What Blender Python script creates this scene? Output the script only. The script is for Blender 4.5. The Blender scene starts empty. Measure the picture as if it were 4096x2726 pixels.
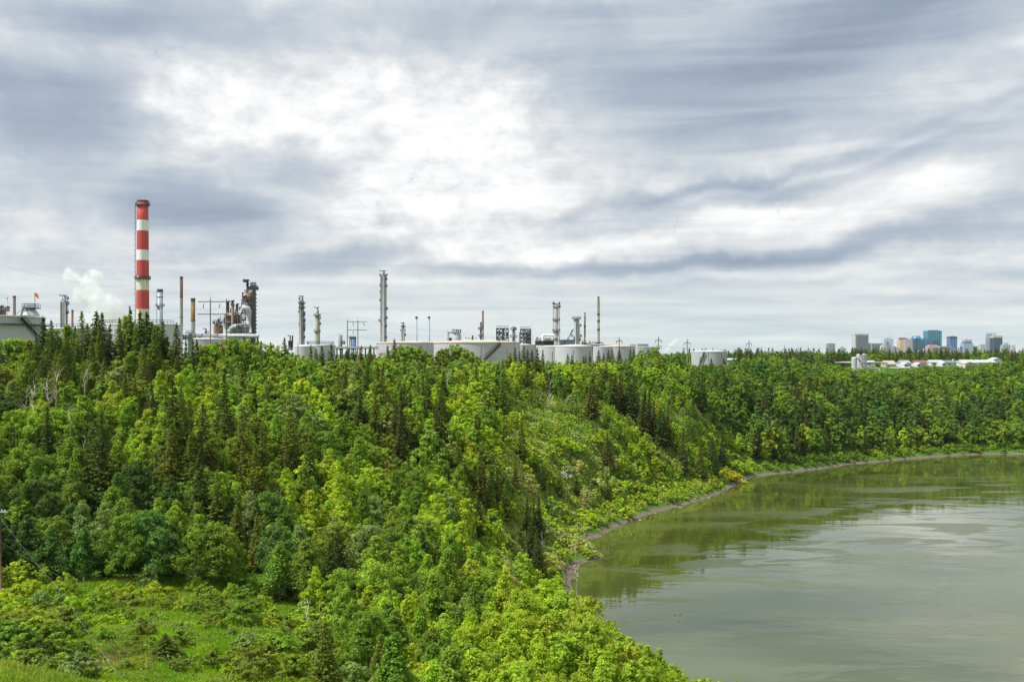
import bpy, math, random
import numpy as np
from mathutils import Vector

# ------------------------------------------------------------------ camera, world, sun, exposure
scene = bpy.context.scene
COL = scene.collection
W, H = 4096.0, 2726.0
F = 3982.0                 # focal length in photo pixels (35 mm on 36 mm)
HY = 1415.0                # horizon row
CX = 2048.0
CZ = 50.0                  # camera height above the river

cam = bpy.data.cameras.new('camera')
cam.sensor_width = 36.0
cam.lens = 36.0 * F / W
cam.shift_y = (HY - H / 2) / W
cam.clip_start = 1.0
cam.clip_end = 60000.0
camo = bpy.data.objects.new('camera', cam)
COL.objects.link(camo)
camo.location = (0, 0, CZ)
camo.rotation_euler = (math.radians(90), 0, 0)
scene.camera = camo

SUN_EL = math.radians(57)
SUN_AZ = math.radians(-108)    # from +Y towards -X : left
SUN_DIR = Vector((math.sin(SUN_AZ) * math.cos(SUN_EL), math.cos(SUN_AZ) * math.cos(SUN_EL), math.sin(SUN_EL)))
sl = bpy.data.lights.new('sun', 'SUN')
sl.energy = 5.0
sl.angle = math.radians(2.5)
sl.color = (1.0, 0.985, 0.96)
so = bpy.data.objects.new('sun', sl)
COL.objects.link(so)
so.location = (-200, 100, 400)
so.rotation_euler = SUN_DIR.to_track_quat('Z', 'Y').to_euler()

scene.view_settings.view_transform = 'Standard'
scene.view_settings.look = 'None'
scene.view_settings.exposure = 0.16
scene.view_settings.gamma = 1.0
scene.cycles.max_bounces = 10
scene.cycles.diffuse_bounces = 5
scene.cycles.glossy_bounces = 3
scene.cycles.transmission_bounces = 3
scene.cycles.volume_bounces = 10
scene.cycles.transparent_max_bounces = 8
scene.cycles.caustics_reflective = False
scene.cycles.caustics_refractive = False


class NT:
    """small node-tree helper"""
    def __init__(self, tree):
        self.t = tree
        tree.nodes.clear()

    def n(self, kind, ins=None, **props):
        nd = self.t.nodes.new(kind)
        for k, v in props.items():
            setattr(nd, k, v)
        for k, v in (ins or {}).items():
            sock = nd.inputs[k]
            if isinstance(v, bpy.types.NodeSocket):
                self.t.links.new(v, sock)
            else:
                sock.default_value = v
        return nd

    def math(self, op, a, b=0.0, c=0.0, clamp=False):
        nd = self.t.nodes.new('ShaderNodeMath')
        nd.operation = op
        nd.use_clamp = clamp
        for i, v in enumerate((a, b, c)):
            if isinstance(v, bpy.types.NodeSocket):
                self.t.links.new(v, nd.inputs[i])
            else:
                nd.inputs[i].default_value = v
        return nd.outputs[0]

    def ramp(self, fac, stops, interp='LINEAR'):
        nd = self.t.nodes.new('ShaderNodeValToRGB')
        nd.color_ramp.interpolation = interp
        el = nd.color_ramp.elements
        while len(el) < len(stops):
            el.new(0.5)
        for e, (p, c) in zip(el, stops):
            e.position = p
            e.color = (*c, 1) if len(c) == 3 else c
        self.t.links.new(fac, nd.inputs[0])
        return nd.outputs[0]

    def mix(self, fac, a, b, blend='MIX'):
        nd = self.t.nodes.new('ShaderNodeMix')
        nd.data_type = 'RGBA'
        nd.blend_type = blend
        for s, v in ((nd.inputs[0], fac), (nd.inputs[6], a), (nd.inputs[7], b)):
            if isinstance(v, bpy.types.NodeSocket):
                self.t.links.new(v, s)
            else:
                s.default_value = v if not isinstance(v, tuple) or len(v) == 4 else (*v, 1)
        return nd.outputs[2]


def build_world():
    w = bpy.data.worlds.new('World')
    scene.world = w
    w.use_nodes = True
    T = NT(w.node_tree)
    tc = T.n('ShaderNodeTexCoord').outputs['Generated']
    sep = T.n('ShaderNodeSeparateXYZ', {0: tc})
    X, Y, Z = sep.outputs
    az = T.math('ARCTAN2', X, Y)
    el = T.math('ARCSINE', Z)
    ela = T.math('ABSOLUTE', el)
    # cloud-deck projection: flat deck seen in perspective
    zz = T.math('ADD', T.math('MAXIMUM', Z, 0.0), 0.055)
    pu = T.math('DIVIDE', X, zz)
    pv = T.math('DIVIDE', Y, zz)
    deck = T.n('ShaderNodeCombineXYZ', {0: pu, 1: pv, 2: 0.0}).outputs[0]
    dmap = T.n('ShaderNodeMapping', {'Vector': deck, 'Rotation': (0, 0, math.radians(-24)), 'Scale': (0.62, 0.95, 1)}).outputs[0]
    n1 = T.n('ShaderNodeTexNoise', {'Vector': dmap, 'Scale': 0.8, 'Detail': 6.0, 'Roughness': 0.52, 'Distortion': 0.5}).outputs['Fac']
    dmap2 = T.n('ShaderNodeMapping', {'Vector': deck, 'Rotation': (0, 0, math.radians(-15)), 'Location': (4.3, 1.1, 0), 'Scale': (0.5, 1.0, 1)}).outputs[0]
    n2 = T.n('ShaderNodeTexNoise', {'Vector': dmap2, 'Scale': 1.1, 'Detail': 4.0, 'Roughness': 0.5, 'Distortion': 0.8}).outputs['Fac']
    # billowy detail in direction space
    azel = T.n('ShaderNodeCombineXYZ', {0: az, 1: el, 2: 0.0}).outputs[0]
    n3 = T.n('ShaderNodeTexNoise', {'Vector': tc, 'Scale': 9.0, 'Detail': 10.0, 'Roughness': 0.62, 'Distortion': 0.6}).outputs['Fac']
    warp = T.n('ShaderNodeTexNoise', {'Vector': tc, 'Scale': 5.0, 'Detail': 5.0, 'Roughness': 0.6}).outputs['Color']
    wv = T.n('ShaderNodeVectorMath', {0: warp, 1: (0.5, 0.5, 0.5)}, operation='SUBTRACT').outputs[0]
    wv = T.n('ShaderNodeVectorMath', {0: wv, 1: (0.24, 0.075, 0.0)}, operation='MULTIPLY').outputs[0]
    pos = T.n('ShaderNodeVectorMath', {0: azel, 1: wv}, operation='ADD').outputs[0]
    acc = None
    blobs = [  # px, py, rx, ry, tilt, amount : cloud masses, negative = shaded cloud base
        (100, 440, 560, 270, 0, -0.85), (280, 20, 620, 120, 5, -0.55), (900, 160, 700, 160, -4, -0.26),
        (1900, 150, 900, 180, -3, -0.22), (1500, 40, 700, 120, 0, -0.05), (0, 700, 500, 120, 0, -0.12),
        (1050, 470, 560, 200, -14, 0.52), (800, 330, 350, 130, 0, 0.16), (1600, 430, 800, 270, -8, 0.40), (1900, 760, 900, 330, 0, 0.34),
        (800, 810, 420, 150, -4, -0.75), (1180, 670, 230, 150, -10, -0.48), (400, 780, 500, 60, 0, -0.15),
        (1250, 1035, 560, 75, 4, -0.60), (1700, 900, 500, 150, 0, 0.25),
        (3150, 300, 1000, 280, 12, -0.70), (3900, 560, 800, 170, 12, -0.30), (3600, 10, 900, 160, 8, -0.32), (3900, 270, 500, 70, 12, 0.25), (2400, 330, 380, 260, 20, -0.25),
        (2950, 730, 1000, 85, 9, -0.34), (2800, 640, 700, 60, 8, 0.10), (2900, 870, 1000, 70, 12, 0.50), (2700, 760, 700, 34, 10, -0.30), (3300, 640, 900, 34, 12, 0.28), (3500, 560, 900, 40, 12, -0.25), (3650, 800, 620, 95, 6, 0.45), (3750, 715, 330, 60, 10, 0.45), (2100, 1010, 600, 90, 4, 0.25),
        (3600, 970, 1200, 75, 3, -0.72), (2500, 1050, 1000, 45, 2, -0.55), (3800, 1060, 500, 30, 3, 0.2), (1900, 1080, 500, 40, 2, -0.3), (3200, 1110, 900, 30, 2, -0.28),
        (3950, 1100, 400, 30, 3, -0.3), (900, 1190, 1200, 60, 0, -0.10), (3700, 1190, 700, 24, 2, -0.22),
    ]
    for (px, py, rx, ry, rot, amt) in blobs:
        a = math.atan((px - CX) / F)
        e = math.atan((HY - py) / F * math.cos(a))
        m = T.n('ShaderNodeMapping', {'Vector': pos, 'Location': (a, e, 0), 'Rotation': (0, 0, math.radians(rot)),
                                      'Scale': (rx / F, ry / F, 1.0)}, vector_type='TEXTURE').outputs[0]
        ln = T.n('ShaderNodeVectorMath', {0: m}, operation='LENGTH').outputs['Value']
        g = T.n('ShaderNodeMapRange', {'Value': ln, 'From Min': 0.0, 'From Max': 1.25, 'To Min': amt, 'To Max': 0.0}, interpolation_type='SMOOTHERSTEP').outputs[0]
        acc = g if acc is None else T.math('ADD', acc, g)
    bl = T.n('ShaderNodeMapping', {'Vector': azel, 'Rotation': (0, 0, math.radians(12)), 'Scale': (8.0, 13.0, 1)}).outputs[0]
    n3b = T.n('ShaderNodeTexNoise', {'Vector': bl, 'Scale': 1.0, 'Detail': 14.0, 'Roughness': 0.64, 'Distortion': 0.55}).outputs['Fac']
    bl2 = T.n('ShaderNodeMapping', {'Vector': azel, 'Location': (3.1, 0, 0), 'Scale': (26.0, 40.0, 1)}).outputs[0]
    n3c = T.n('ShaderNodeTexNoise', {'Vector': bl2, 'Scale': 1.0, 'Detail': 8.0, 'Roughness': 0.6, 'Distortion': 0.3}).outputs['Fac']
    # crinkled cloud in the bright middle, smooth wind-drawn bands to the right
    fx = T.n('ShaderNodeMapRange', {'Value': az, 'From Min': -0.05, 'From Max': 0.22, 'To Min': 1.0, 'To Max': 0.50}, interpolation_type='SMOOTHSTEP').outputs[0]
    high = T.n('ShaderNodeMapRange', {'Value': ela, 'From Min': 0.02, 'From Max': 0.12, 'To Min': 0.25, 'To Max': 1.0}, interpolation_type='SMOOTHSTEP').outputs[0]
    bil = T.math('MULTIPLY_ADD', T.math('SUBTRACT', n3c, 0.5), 0.85, T.math('MULTIPLY', T.math('SUBTRACT', n3b, 0.5), 1.25))
    # shaded cloud bases stay smooth, lit breaks are crinkled
    lit = T.math('MULTIPLY_ADD', T.math('SUBTRACT', n1, 0.5), 0.60, T.math('MULTIPLY_ADD', acc, 0.58, 0.58))
    crk = T.n('ShaderNodeMapRange', {'Value': lit, 'From Min': 0.30, 'From Max': 0.72, 'To Min': 0.22, 'To Max': 1.0}, interpolation_type='SMOOTHSTEP').outputs[0]
    det = T.math('MULTIPLY', T.math('SUBTRACT', n1, 0.5), 0.60)
    det = T.math('MULTIPLY_ADD', T.math('MULTIPLY', bil, crk), fx, det)
    lum = T.math('MULTIPLY_ADD', det, high, 0.622)
    lum = T.math('MULTIPLY_ADD', T.math('SUBTRACT', n2, 0.5), 0.46, lum)
    lum = T.math('MULTIPLY_ADD', acc, 0.58, lum)
    st2 = T.n('ShaderNodeMapping', {'Vector': azel, 'Rotation': (0, 0, math.radians(-9)), 'Scale': (2.8, 30.0, 1)}).outputs[0]
    sn2 = T.n('ShaderNodeTexNoise', {'Vector': st2, 'Scale': 1.0, 'Detail': 9.0, 'Roughness': 0.52, 'Distortion': 0.9}).outputs['Fac']
    lum = T.math('MULTIPLY_ADD', T.math('SUBTRACT', sn2, 0.5), T.math('SUBTRACT', 1.35, T.math('MULTIPLY', fx, 1.0)), lum)
    # milky, finely streaked air close to the horizon
    hz = T.n('ShaderNodeMapRange', {'Value': ela, 'From Min': 0.0, 'From Max': 0.10, 'To Min': 0.72, 'To Max': 0.0}, interpolation_type='SMOOTHSTEP').outputs[0]
    st = T.n('ShaderNodeMapping', {'Vector': azel, 'Rotation': (0, 0, math.radians(-2.5)), 'Scale': (4.2, 52.0, 1)}).outputs[0]
    sn = T.n('ShaderNodeTexNoise', {'Vector': st, 'Scale': 1.0, 'Detail': 6.0, 'Roughness': 0.55, 'Distortion': 0.6}).outputs['Fac']
    lum = T.math('ADD', T.math('MULTIPLY', lum, T.math('SUBTRACT', 1.0, hz)), T.math('MULTIPLY', hz, 0.60))
    lum = T.math('ADD', T.math('MULTIPLY', T.math('SUBTRACT', sn, 0.5), T.math('MULTIPLY_ADD', hz, 1.6, 0.18)), lum)
    col = T.ramp(lum, [(0.0, (0.285, 0.345, 0.435)), (0.20, (0.365, 0.43, 0.525)), (0.38, (0.475, 0.53, 0.60)), (0.56, (0.61, 0.65, 0.69)), (0.72, (0.74, 0.76, 0.775)), (0.88, (0.88, 0.885, 0.89)), (1.0, (0.97, 0.97, 0.97))])
    colh = T.ramp(lum, [(0.15, (0.42, 0.53, 0.63)), (0.45, (0.58, 0.67, 0.71)), (0.65, (0.72, 0.77, 0.78)), (0.95, (0.90, 0.90, 0.88))])
    col = T.mix(T.math('MULTIPLY', hz, 1.35, clamp=True), col, colh)
    sky = T.n('ShaderNodeTexSky', sky_type='NISHITA', sun_disc=False, sun_elevation=SUN_EL, sun_rotation=SUN_AZ % (2 * math.pi), altitude=600.0, air_density=1.0, dust_density=2.5, ozone_density=1.5)
    b1 = T.n('ShaderNodeBackground', {'Color': sky.outputs[0], 'Strength': 0.11}).outputs[0]
    b2 = T.n('ShaderNodeBackground', {'Color': col, 'Strength': 0.97}).outputs[0]
    # thin gaps where the blue shows through
    gap = T.n('ShaderNodeTexNoise', {'Vector': tc, 'Scale': 14.0, 'Detail': 8.0, 'Roughness': 0.6, 'Distortion': 0.4}).outputs['Fac']
    cover = T.n('ShaderNodeMapRange', {'Value': gap, 'From Min': 0.255, 'From Max': 0.34, 'To Min': 0.55, 'To Max': 0.97}, interpolation_type='SMOOTHSTEP').outputs[0]
    mx = T.n('ShaderNodeMixShader', {0: cover, 1: b1, 2: b2}).outputs[0]
    out = T.n('ShaderNodeOutputWorld', {'Surface': mx})
    w.cycles.sampling_method = 'MANUAL'
    w.cycles.sample_map_resolution = 512


build_world()

# ------------------------------------------------------------------ helpers
rng = np.random.default_rng(7)
R = random.Random(11)


def P(px, py, d):
    return Vector(((px - CX) / F * d, d, CZ - (py - HY) / F * d))


def wx(px, d):
    return (px - CX) / F * d


def zy(py, d):
    return CZ - (py - HY) / F * d


def tag(o, label=None, cat=None, group=None, kind=None):
    if label:
        o['label'] = label
    if cat:
        o['category'] = cat
    if group:
        o['group'] = group
    if kind:
        o['kind'] = kind
    return o


def empty(name, loc, label=None, cat=None, group=None):
    o = bpy.data.objects.new(name, None)
    o.empty_display_size = 1
    COL.objects.link(o)
    o.location = loc
    return tag(o, label, cat, group)


_mats = {}


def mat(key, base, rough=0.6, metal=0.0, noise=0.0, scale=0.5, spots=None, streak=0.0, streakcol=(0.1, 0.04, 0.015), bump=0.0, grid=None, emit=None, spec=0.5, bands=None):
    if key in _mats:
        return _mats[key]
    m = bpy.data.materials.new(key)
    m.use_nodes = True
    T = NT(m.node_tree)
    tc = T.n('ShaderNodeTexCoord').outputs['Object']
    c = None
    if noise:
        nz = T.n('ShaderNodeTexNoise', {'Vector': tc, 'Scale': scale, 'Detail': 6.0, 'Roughness': 0.65}).outputs['Fac']
        lo = tuple(v * (1 - noise) for v in base)
        hi = tuple(min(1, v * (1 + noise)) for v in base)
        c = T.ramp(nz, [(0.3, lo), (0.7, hi)])
    if bands:   # (top z list of (height, colour)) painted rings, heights in object space
        z = T.n('ShaderNodeSeparateXYZ', {0: tc}).outputs[2]
        for hgt, bc in bands:
            f = T.math('GREATER_THAN', z, hgt)
            c = T.mix(f, c if c is not None else (*base, 1), (*bc, 1))
    if grid:    # panel seams (sx, sz, width, darkness) around a cylinder of radius rr
        sx, sz, wd, dk = grid
        sp = T.n('ShaderNodeSeparateXYZ', {0: tc})
        ang = T.math('ARCTAN2', sp.outputs[0], sp.outputs[1])
        a = T.math('FRACT', T.math('MULTIPLY', ang, sx))
        b = T.math('FRACT', T.math('MULTIPLY', sp.outputs[2], sz))
        f = T.math('MAXIMUM', T.math('LESS_THAN', a, wd), T.math('LESS_THAN', b, wd * 1.6))
        dcol = tuple(v * (1 - dk) for v in base)
        c = T.mix(f, c if c is not None else (*base, 1), (*dcol, 1))
    if streak:
        mp = T.n('ShaderNodeMapping', {'Vector': tc, 'Scale': (0.55, 0.55, 0.045)}).outputs[0]
        sn = T.n('ShaderNodeTexNoise', {'Vector': mp, 'Scale': 1.6, 'Detail': 6.0, 'Roughness': 0.7}).outputs['Fac']
        f = T.n('ShaderNodeMapRange', {'Value': sn, 'From Min': 0.50, 'From Max': 0.72, 'To Min': 0.0, 'To Max': streak}).outputs[0]
        c = T.mix(f, c if c is not None else (*base, 1), (*streakcol, 1))
    ins = {'Base Color': c if c is not None else (*base, 1), 'Roughness': rough, 'Metallic': metal, 'Specular IOR Level': spec}
    if bump:
        bn = T.n('ShaderNodeTexNoise', {'Vector': tc, 'Scale': scale * 3, 'Detail': 5.0}).outputs['Fac']
        ins['Normal'] = T.n('ShaderNodeBump', {'Height': bn, 'Strength': bump, 'Distance': 0.2}).outputs[0]
    if emit:
        ins['Emission Color'] = (*base, 1)
        ins['Emission Strength'] = emit
    b = T.n('ShaderNodeBsdfPrincipled', ins)
    T.n('ShaderNodeOutputMaterial', {'Surface': b.outputs[0]})
    _mats[key] = m
    return m


class MB:
    """collects solids in world coordinates, builds them as ONE mesh object"""
    def __init__(self):
        self.v, self.f, self.s = [], [], []

    def _add(self, vs, fs, smooth=False):
        o = len(self.v)
        self.v += [tuple(p) for p in vs]
        self.f += [tuple(i + o for i in q) for q in fs]
        self.s += [smooth] * len(fs)
        return self

    def box(self, c, s, rz=0.0, rx=0.0):
        hx, hy, hz = s[0] / 2, s[1] / 2, s[2] / 2
        vs = []
        cr, sr = math.cos(rz), math.sin(rz)
        for dz in (-hz, hz):
            for dx, dy in ((-hx, -hy), (hx, -hy), (hx, hy), (-hx, hy)):
                vs.append((c[0] + dx * cr - dy * sr, c[1] + dx * sr + dy * cr, c[2] + dz))
        return self._add(vs, [(0, 3, 2, 1), (4, 5, 6, 7), (0, 1, 5, 4), (1, 2, 6, 5), (2, 3, 7, 6), (3, 0, 4, 7)])

    def tube(self, pts, r, n=6, caps=True, smooth=True):
        pts = [Vector(p) for p in pts]
        rs = r if isinstance(r, (list, tuple)) else [r] * len(pts)
        vs, fs = [], []
        for i, p in enumerate(pts):
            a = pts[max(i - 1, 0)]
            b = pts[min(i + 1, len(pts) - 1)]
            t = (b - a)
            if t.length < 1e-9:
                t = Vector((0, 0, 1))
            t.normalize()
            u = t.cross(Vector((0, 0, 1)))
            if u.length < 0.05:
                u = t.cross(Vector((0, 1, 0)))
            u.normalize()
            w = t.cross(u)
            for k in range(n):
                an = 2 * math.pi * k / n
                vs.append(p + (u * math.cos(an) + w * math.sin(an)) * rs[i])
        for i in range(len(pts) - 1):
            for k in range(n):
                k2 = (k + 1) % n
                fs.append((i * n + k, i * n + k2, (i + 1) * n + k2, (i + 1) * n + k))
        self._add(vs, fs, smooth)
        if caps:
            o = len(self.v) - len(vs)
            self.f.append(tuple(o + k for k in range(n)))
            self.f.append(tuple(o + (len(pts) - 1) * n + k for k in reversed(range(n))))
            self.s += [False, False]
        return self

    def cyl(self, c, z0, z1, r0, r1=None, n=20, caps=True):
        r1 = r0 if r1 is None else r1
        return self.tube([(c[0], c[1], z0), (c[0], c[1], z1)], [r0, r1], n, caps)

    def lathe(self, c, prof, n=24):
        vs, fs = [], []
        for (r, z) in prof:
            for k in range(n):
                a = 2 * math.pi * k / n
                vs.append((c[0] + r * math.cos(a), c[1] + r * math.sin(a), z))
        for i in range(len(prof) - 1):
            for k in range(n):
                k2 = (k + 1) % n
                fs.append((i * n + k, i * n + k2, (i + 1) * n + k2, (i + 1) * n + k))
        return self._add(vs, fs, True)

    def ring(self, c, z, r0, r1, th, n=20, a0=0.0, a1=2 * math.pi):
        """flat annular plate"""
        vs, fs = [], []
        full = abs(a1 - a0 - 2 * math.pi) < 1e-6
        m = n if full else n + 1
        for k in range(m):
            a = a0 + (a1 - a0) * k / n
            for (r, zz) in ((r0, z), (r1, z), (r1, z + th), (r0, z + th)):
                vs.append((c[0] + r * math.cos(a), c[1] + r * math.sin(a), zz))
        for k in range(n):
            k2 = (k + 1) % m
            for q in range(4):
                q2 = (q + 1) % 4
                fs.append((k * 4 + q, k2 * 4 + q, k2 * 4 + q2, k * 4 + q2))
        return self._add(vs, fs)

    def rail(self, c, z, r, h=1.1, th=0.06, n=14, a0=0.0, a1=2 * math.pi):
        pts = [(c[0] + r * math.cos(a0 + (a1 - a0) * k / n), c[1] + r * math.sin(a0 + (a1 - a0) * k / n)) for k in range(n + 1)]
        for hh in (h * 0.5, h):
            self.tube([(x, y, z + hh) for x, y in pts], th, 4, False)
        for x, y in pts:
            self.tube([(x, y, z), (x, y, z + h)], th, 4, False)
        return self

    def build(self, name, m, parent=None, origin=None):
        me = bpy.data.meshes.new(name)
        if parent is not None:
            o = Vector((0, 0, 0))
            p = parent
            while p is not None:
                o += Vector(p.location)
                p = p.parent
        else:
            o = Vector(origin) if origin is not None else Vector((0, 0, 0))
        me.from_pydata([(x - o.x, y - o.y, z - o.z) for x, y, z in self.v], [], self.f)
        me.polygons.foreach_set('use_smooth', self.s)
        if m:
            me.materials.append(m)
        ob = bpy.data.objects.new(name, me)
        COL.objects.link(ob)
        if parent is not None:
            ob.parent = parent
        else:
            ob.location = o
        return ob


# ------------------------------------------------------------------ terrain
SHORE_PX = [(4096, 1815), (3950, 1816), (3800, 1822), (3650, 1833), (3500, 1848), (3400, 1856), (3300, 1872), (3150, 1890), (3060, 1899), (3000, 1910), (2960, 1925), (2915, 1955), (2870, 1975),
            (2800, 2000), (2720, 2022), (2640, 2040), (2600, 2052), (2540, 2078), (2500, 2090), (2465, 2110), (2420, 2130), (2410, 2145), (2352, 2152), (2335, 2172), (2345, 2195), (2420, 2215),
            (2395, 2235), (2320, 2255), (2292, 2290), (2275, 2340), (2290, 2390), (2335, 2450), (2445, 2530), (2560, 2610), (2700, 2690), (2790, 2740)]


def shore_world():
    pts = []
    for px, py in SHORE_PX:
        d = CZ * F / (py - HY)
        pts.append((wx(px, d), d))
    pts = [(1600, 700), (900, 640), (520, 545), (380, 515)] + pts + [(33, 140), (36, 110), (40, 60), (48, 0), (60, -150), (80, -600), (1600, -600)]
    return np.array(pts)


SHORE = shore_world()


def river_s(x, y):
    """signed distance to the river outline; positive on land"""
    x = np.asarray(x, float)
    y = np.asarray(y, float)
    best = np.full(x.shape, 1e9)
    inside = np.zeros(x.shape, bool)
    n = len(SHORE)
    for i in range(n):
        ax, ay = SHORE[i]
        bx, by = SHORE[(i + 1) % n]
        dx, dy = bx - ax, by - ay
        t = np.clip(((x - ax) * dx + (y - ay) * dy) / (dx * dx + dy * dy), 0, 1)
        best = np.minimum(best, np.hypot(x - ax - t * dx, y - ay - t * dy))
        if ay != by:
            cond = ((ay > y) != (by > y)) & (x < (bx - ax) * (y - ay) / (by - ay) + ax)
            inside ^= cond
    return np.where(inside, -best, best)


CTRL = [  # photo column, distance, ground height
    (-600, 40, 40), (-600, 90, 24), (0, 25, 42), (1000, 25, 42), (2000, 25, 40), (0, 55, 32.6), (150, 62, 30), (500, 60, 29), (1000, 60, 28), (1600, 60, 26), (2300, 60, 24),
    (0, 88, 22), (500, 90, 20.6), (1000, 90, 19.5), (1600, 92, 16.5), (2300, 120, 10.6), (2100, 95, 14), (2600, 110, 9), (2600, 130, 6.5),
    (0, 110, 20.8), (500, 110, 20), (900, 110, 19.3), (0, 130, 20), (500, 132, 19.8), (1000, 130, 18.5), (1300, 130, 16.5), (1600, 130, 13.5), (2000, 140, 9.5), (2200, 160, 6), (2000, 175, 8),
    (-600, 130, 21), (-600, 165, 30), (-600, 200, 39), (0, 150, 24), (0, 170, 31), (0, 195, 38.5), (0, 230, 40), (350, 172, 32), (350, 200, 40), (700, 150, 23), (700, 175, 30), (700, 212, 39.5), (700, 250, 40),
    (1200, 165, 21), (1200, 190, 27), (1200, 225, 35), (1200, 262, 40.5), (1200, 300, 40), (1700, 180, 15), (1700, 225, 25), (1700, 270, 34), (1700, 312, 39),
    (2100, 200, 6), (2150, 240, 9), (2100, 270, 18), (2100, 310, 30), (2100, 352, 38), (2400, 300, 9), (2400, 340, 26), (2400, 392, 38.3), (2600, 337, 6), (2600, 372, 24), (2600, 422, 40), (2600, 470, 39.5),
    (2850, 372, 9), (2850, 410, 24), (2850, 465, 37), (3000, 420, 9), (3000, 460, 25), (3000, 512, 37), (3250, 450, 10), (3250, 500, 26), (3250, 560, 35), (3500, 487, 6), (3500, 525, 20), (3500, 590, 32.5), (3500, 665, 39.3), (3500, 760, 39.8),
    (3800, 505, 5), (3800, 550, 19), (3800, 610, 32), (3800, 675, 39.9), (3800, 760, 40.0), (4096, 530, 4), (4096, 562, 14), (4096, 605, 26), (4096, 650, 35), (4096, 700, 40.8), (4096, 790, 40.8), (4800, 560, 5), (4800, 640, 28), (4800, 760, 40),
    (0, 330, 39), (0, 500, 38.5), (1200, 450, 38.5), (1700, 450, 38.5), (2200, 480, 38), (3000, 700, 37), (2000, 800, 38), (0, 900, 38), (4096, 1000, 37.5), (-1500, 400, 39), (5000, 1000, 37), (2400, 600, 38)]
_c = np.array([(wx(p, d), d, z) for p, d, z in CTRL])


def _tps():
    n = len(_c)
    d2 = (_c[:, None, 0] - _c[None, :, 0]) ** 2 + (_c[:, None, 1] - _c[None, :, 1]) ** 2
    K = 0.5 * d2 * np.log(d2 + 1e-9) + np.eye(n) * 60.0
    Pm = np.c_[np.ones(n), _c[:, :2]]
    A = np.zeros((n + 3, n + 3))
    A[:n, :n] = K
    A[:n, n:] = Pm
    A[n:, :n] = Pm.T
    return np.linalg.solve(A, np.r_[_c[:, 2], 0, 0, 0])


_w = _tps()


def fbm(x, y, s, seed=0):
    """cheap smooth pseudo-noise from sines"""
    r = np.random.default_rng(seed)
    out = 0
    amp = 1.0
    for k in range(5):
        for q in range(3):
            a = r.uniform(0, 6.283)
            ph = r.uniform(0, 6.283)
            out = out + amp * np.sin((x * np.cos(a) + y * np.sin(a)) / s * 6.283 * (1 + 0.3 * q) + ph) / 3
        s /= 1.9
        amp *= 0.55
    return out


def sstep(a, b, v):
    t = np.clip((v - a) / (b - a), 0, 1)
    return t * t * (3 - 2 * t)


def ground(x, y):
    x = np.atleast_1d(np.asarray(x, float))
    y = np.atleast_1d(np.asarray(y, float))
    shp = x.shape
    x = x.ravel()
    y = y.ravel()
    z = _w[-3] + _w[-2] * x + _w[-1] * y
    for i in range(len(_c)):
        d2 = (x - _c[i, 0]) ** 2 + (y - _c[i, 1]) ** 2
        z = z + _w[i] * 0.5 * d2 * np.log(d2 + 1e-9)
    r = np.hypot(x, y)
    far = sstep(750, 1100, r)
    z = np.clip(z, 3.0, 44)
    z = z * (1 - far) + 38.0 * far
    z = z + fbm(x, y, 60, 1) * 0.7
    # the near hillside drops away below the lookout, with a last grassy shoulder at the left
    pxx = CX + F * x / np.maximum(y, 1.0)
    sh = np.interp(pxx, [-800, 0, 420, 900], [33.8, 32.75, 31.3, 29.0])
    k1 = np.clip((y - 20) / 25, 0, 1)
    k2 = np.clip((y - 45) / 11, 0, 1)
    k3 = np.clip((y - 56) / 20, 0, 1)
    near_cap = 44 + (40 - 44) * np.clip(y / 20, 0, 1) + (sh + 1.2 - 40) * k1 + (-1.2) * k2 + (24.5 - sh) * k3 + 0.25 * fbm(x, y, 9, 17)
    z = np.where(y < 76, np.minimum(z, near_cap), z)
    s = river_s(x, y) + fbm(x, y, 11, 3) * 0.75
    bank = np.where(s > 0, 0.13 * s + 0.04 + 1.2 * sstep(1.0, 2.6, s + 1.0 * fbm(x, y, 17, 14)), np.maximum(-4.0, 0.25 * s))
    t = sstep(3.0, 22.0, s)
    z = bank * (1 - t) + np.maximum(z, 1.5) * t
    return z.reshape(shp)


def gz(x, y):
    return float(ground([x], [y])[0])


def axis(lo, hi, step, out, far):
    a = list(np.arange(lo, hi + 1e-6, step))
    st = step
    v = hi
    while v < far:
        st *= 1.28
        v += st
        a.append(v)
    st = step
    v = lo
    while v > -out:
        st *= 1.28
        v -= st
        a.insert(0, v)
    return np.array(a)


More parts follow.
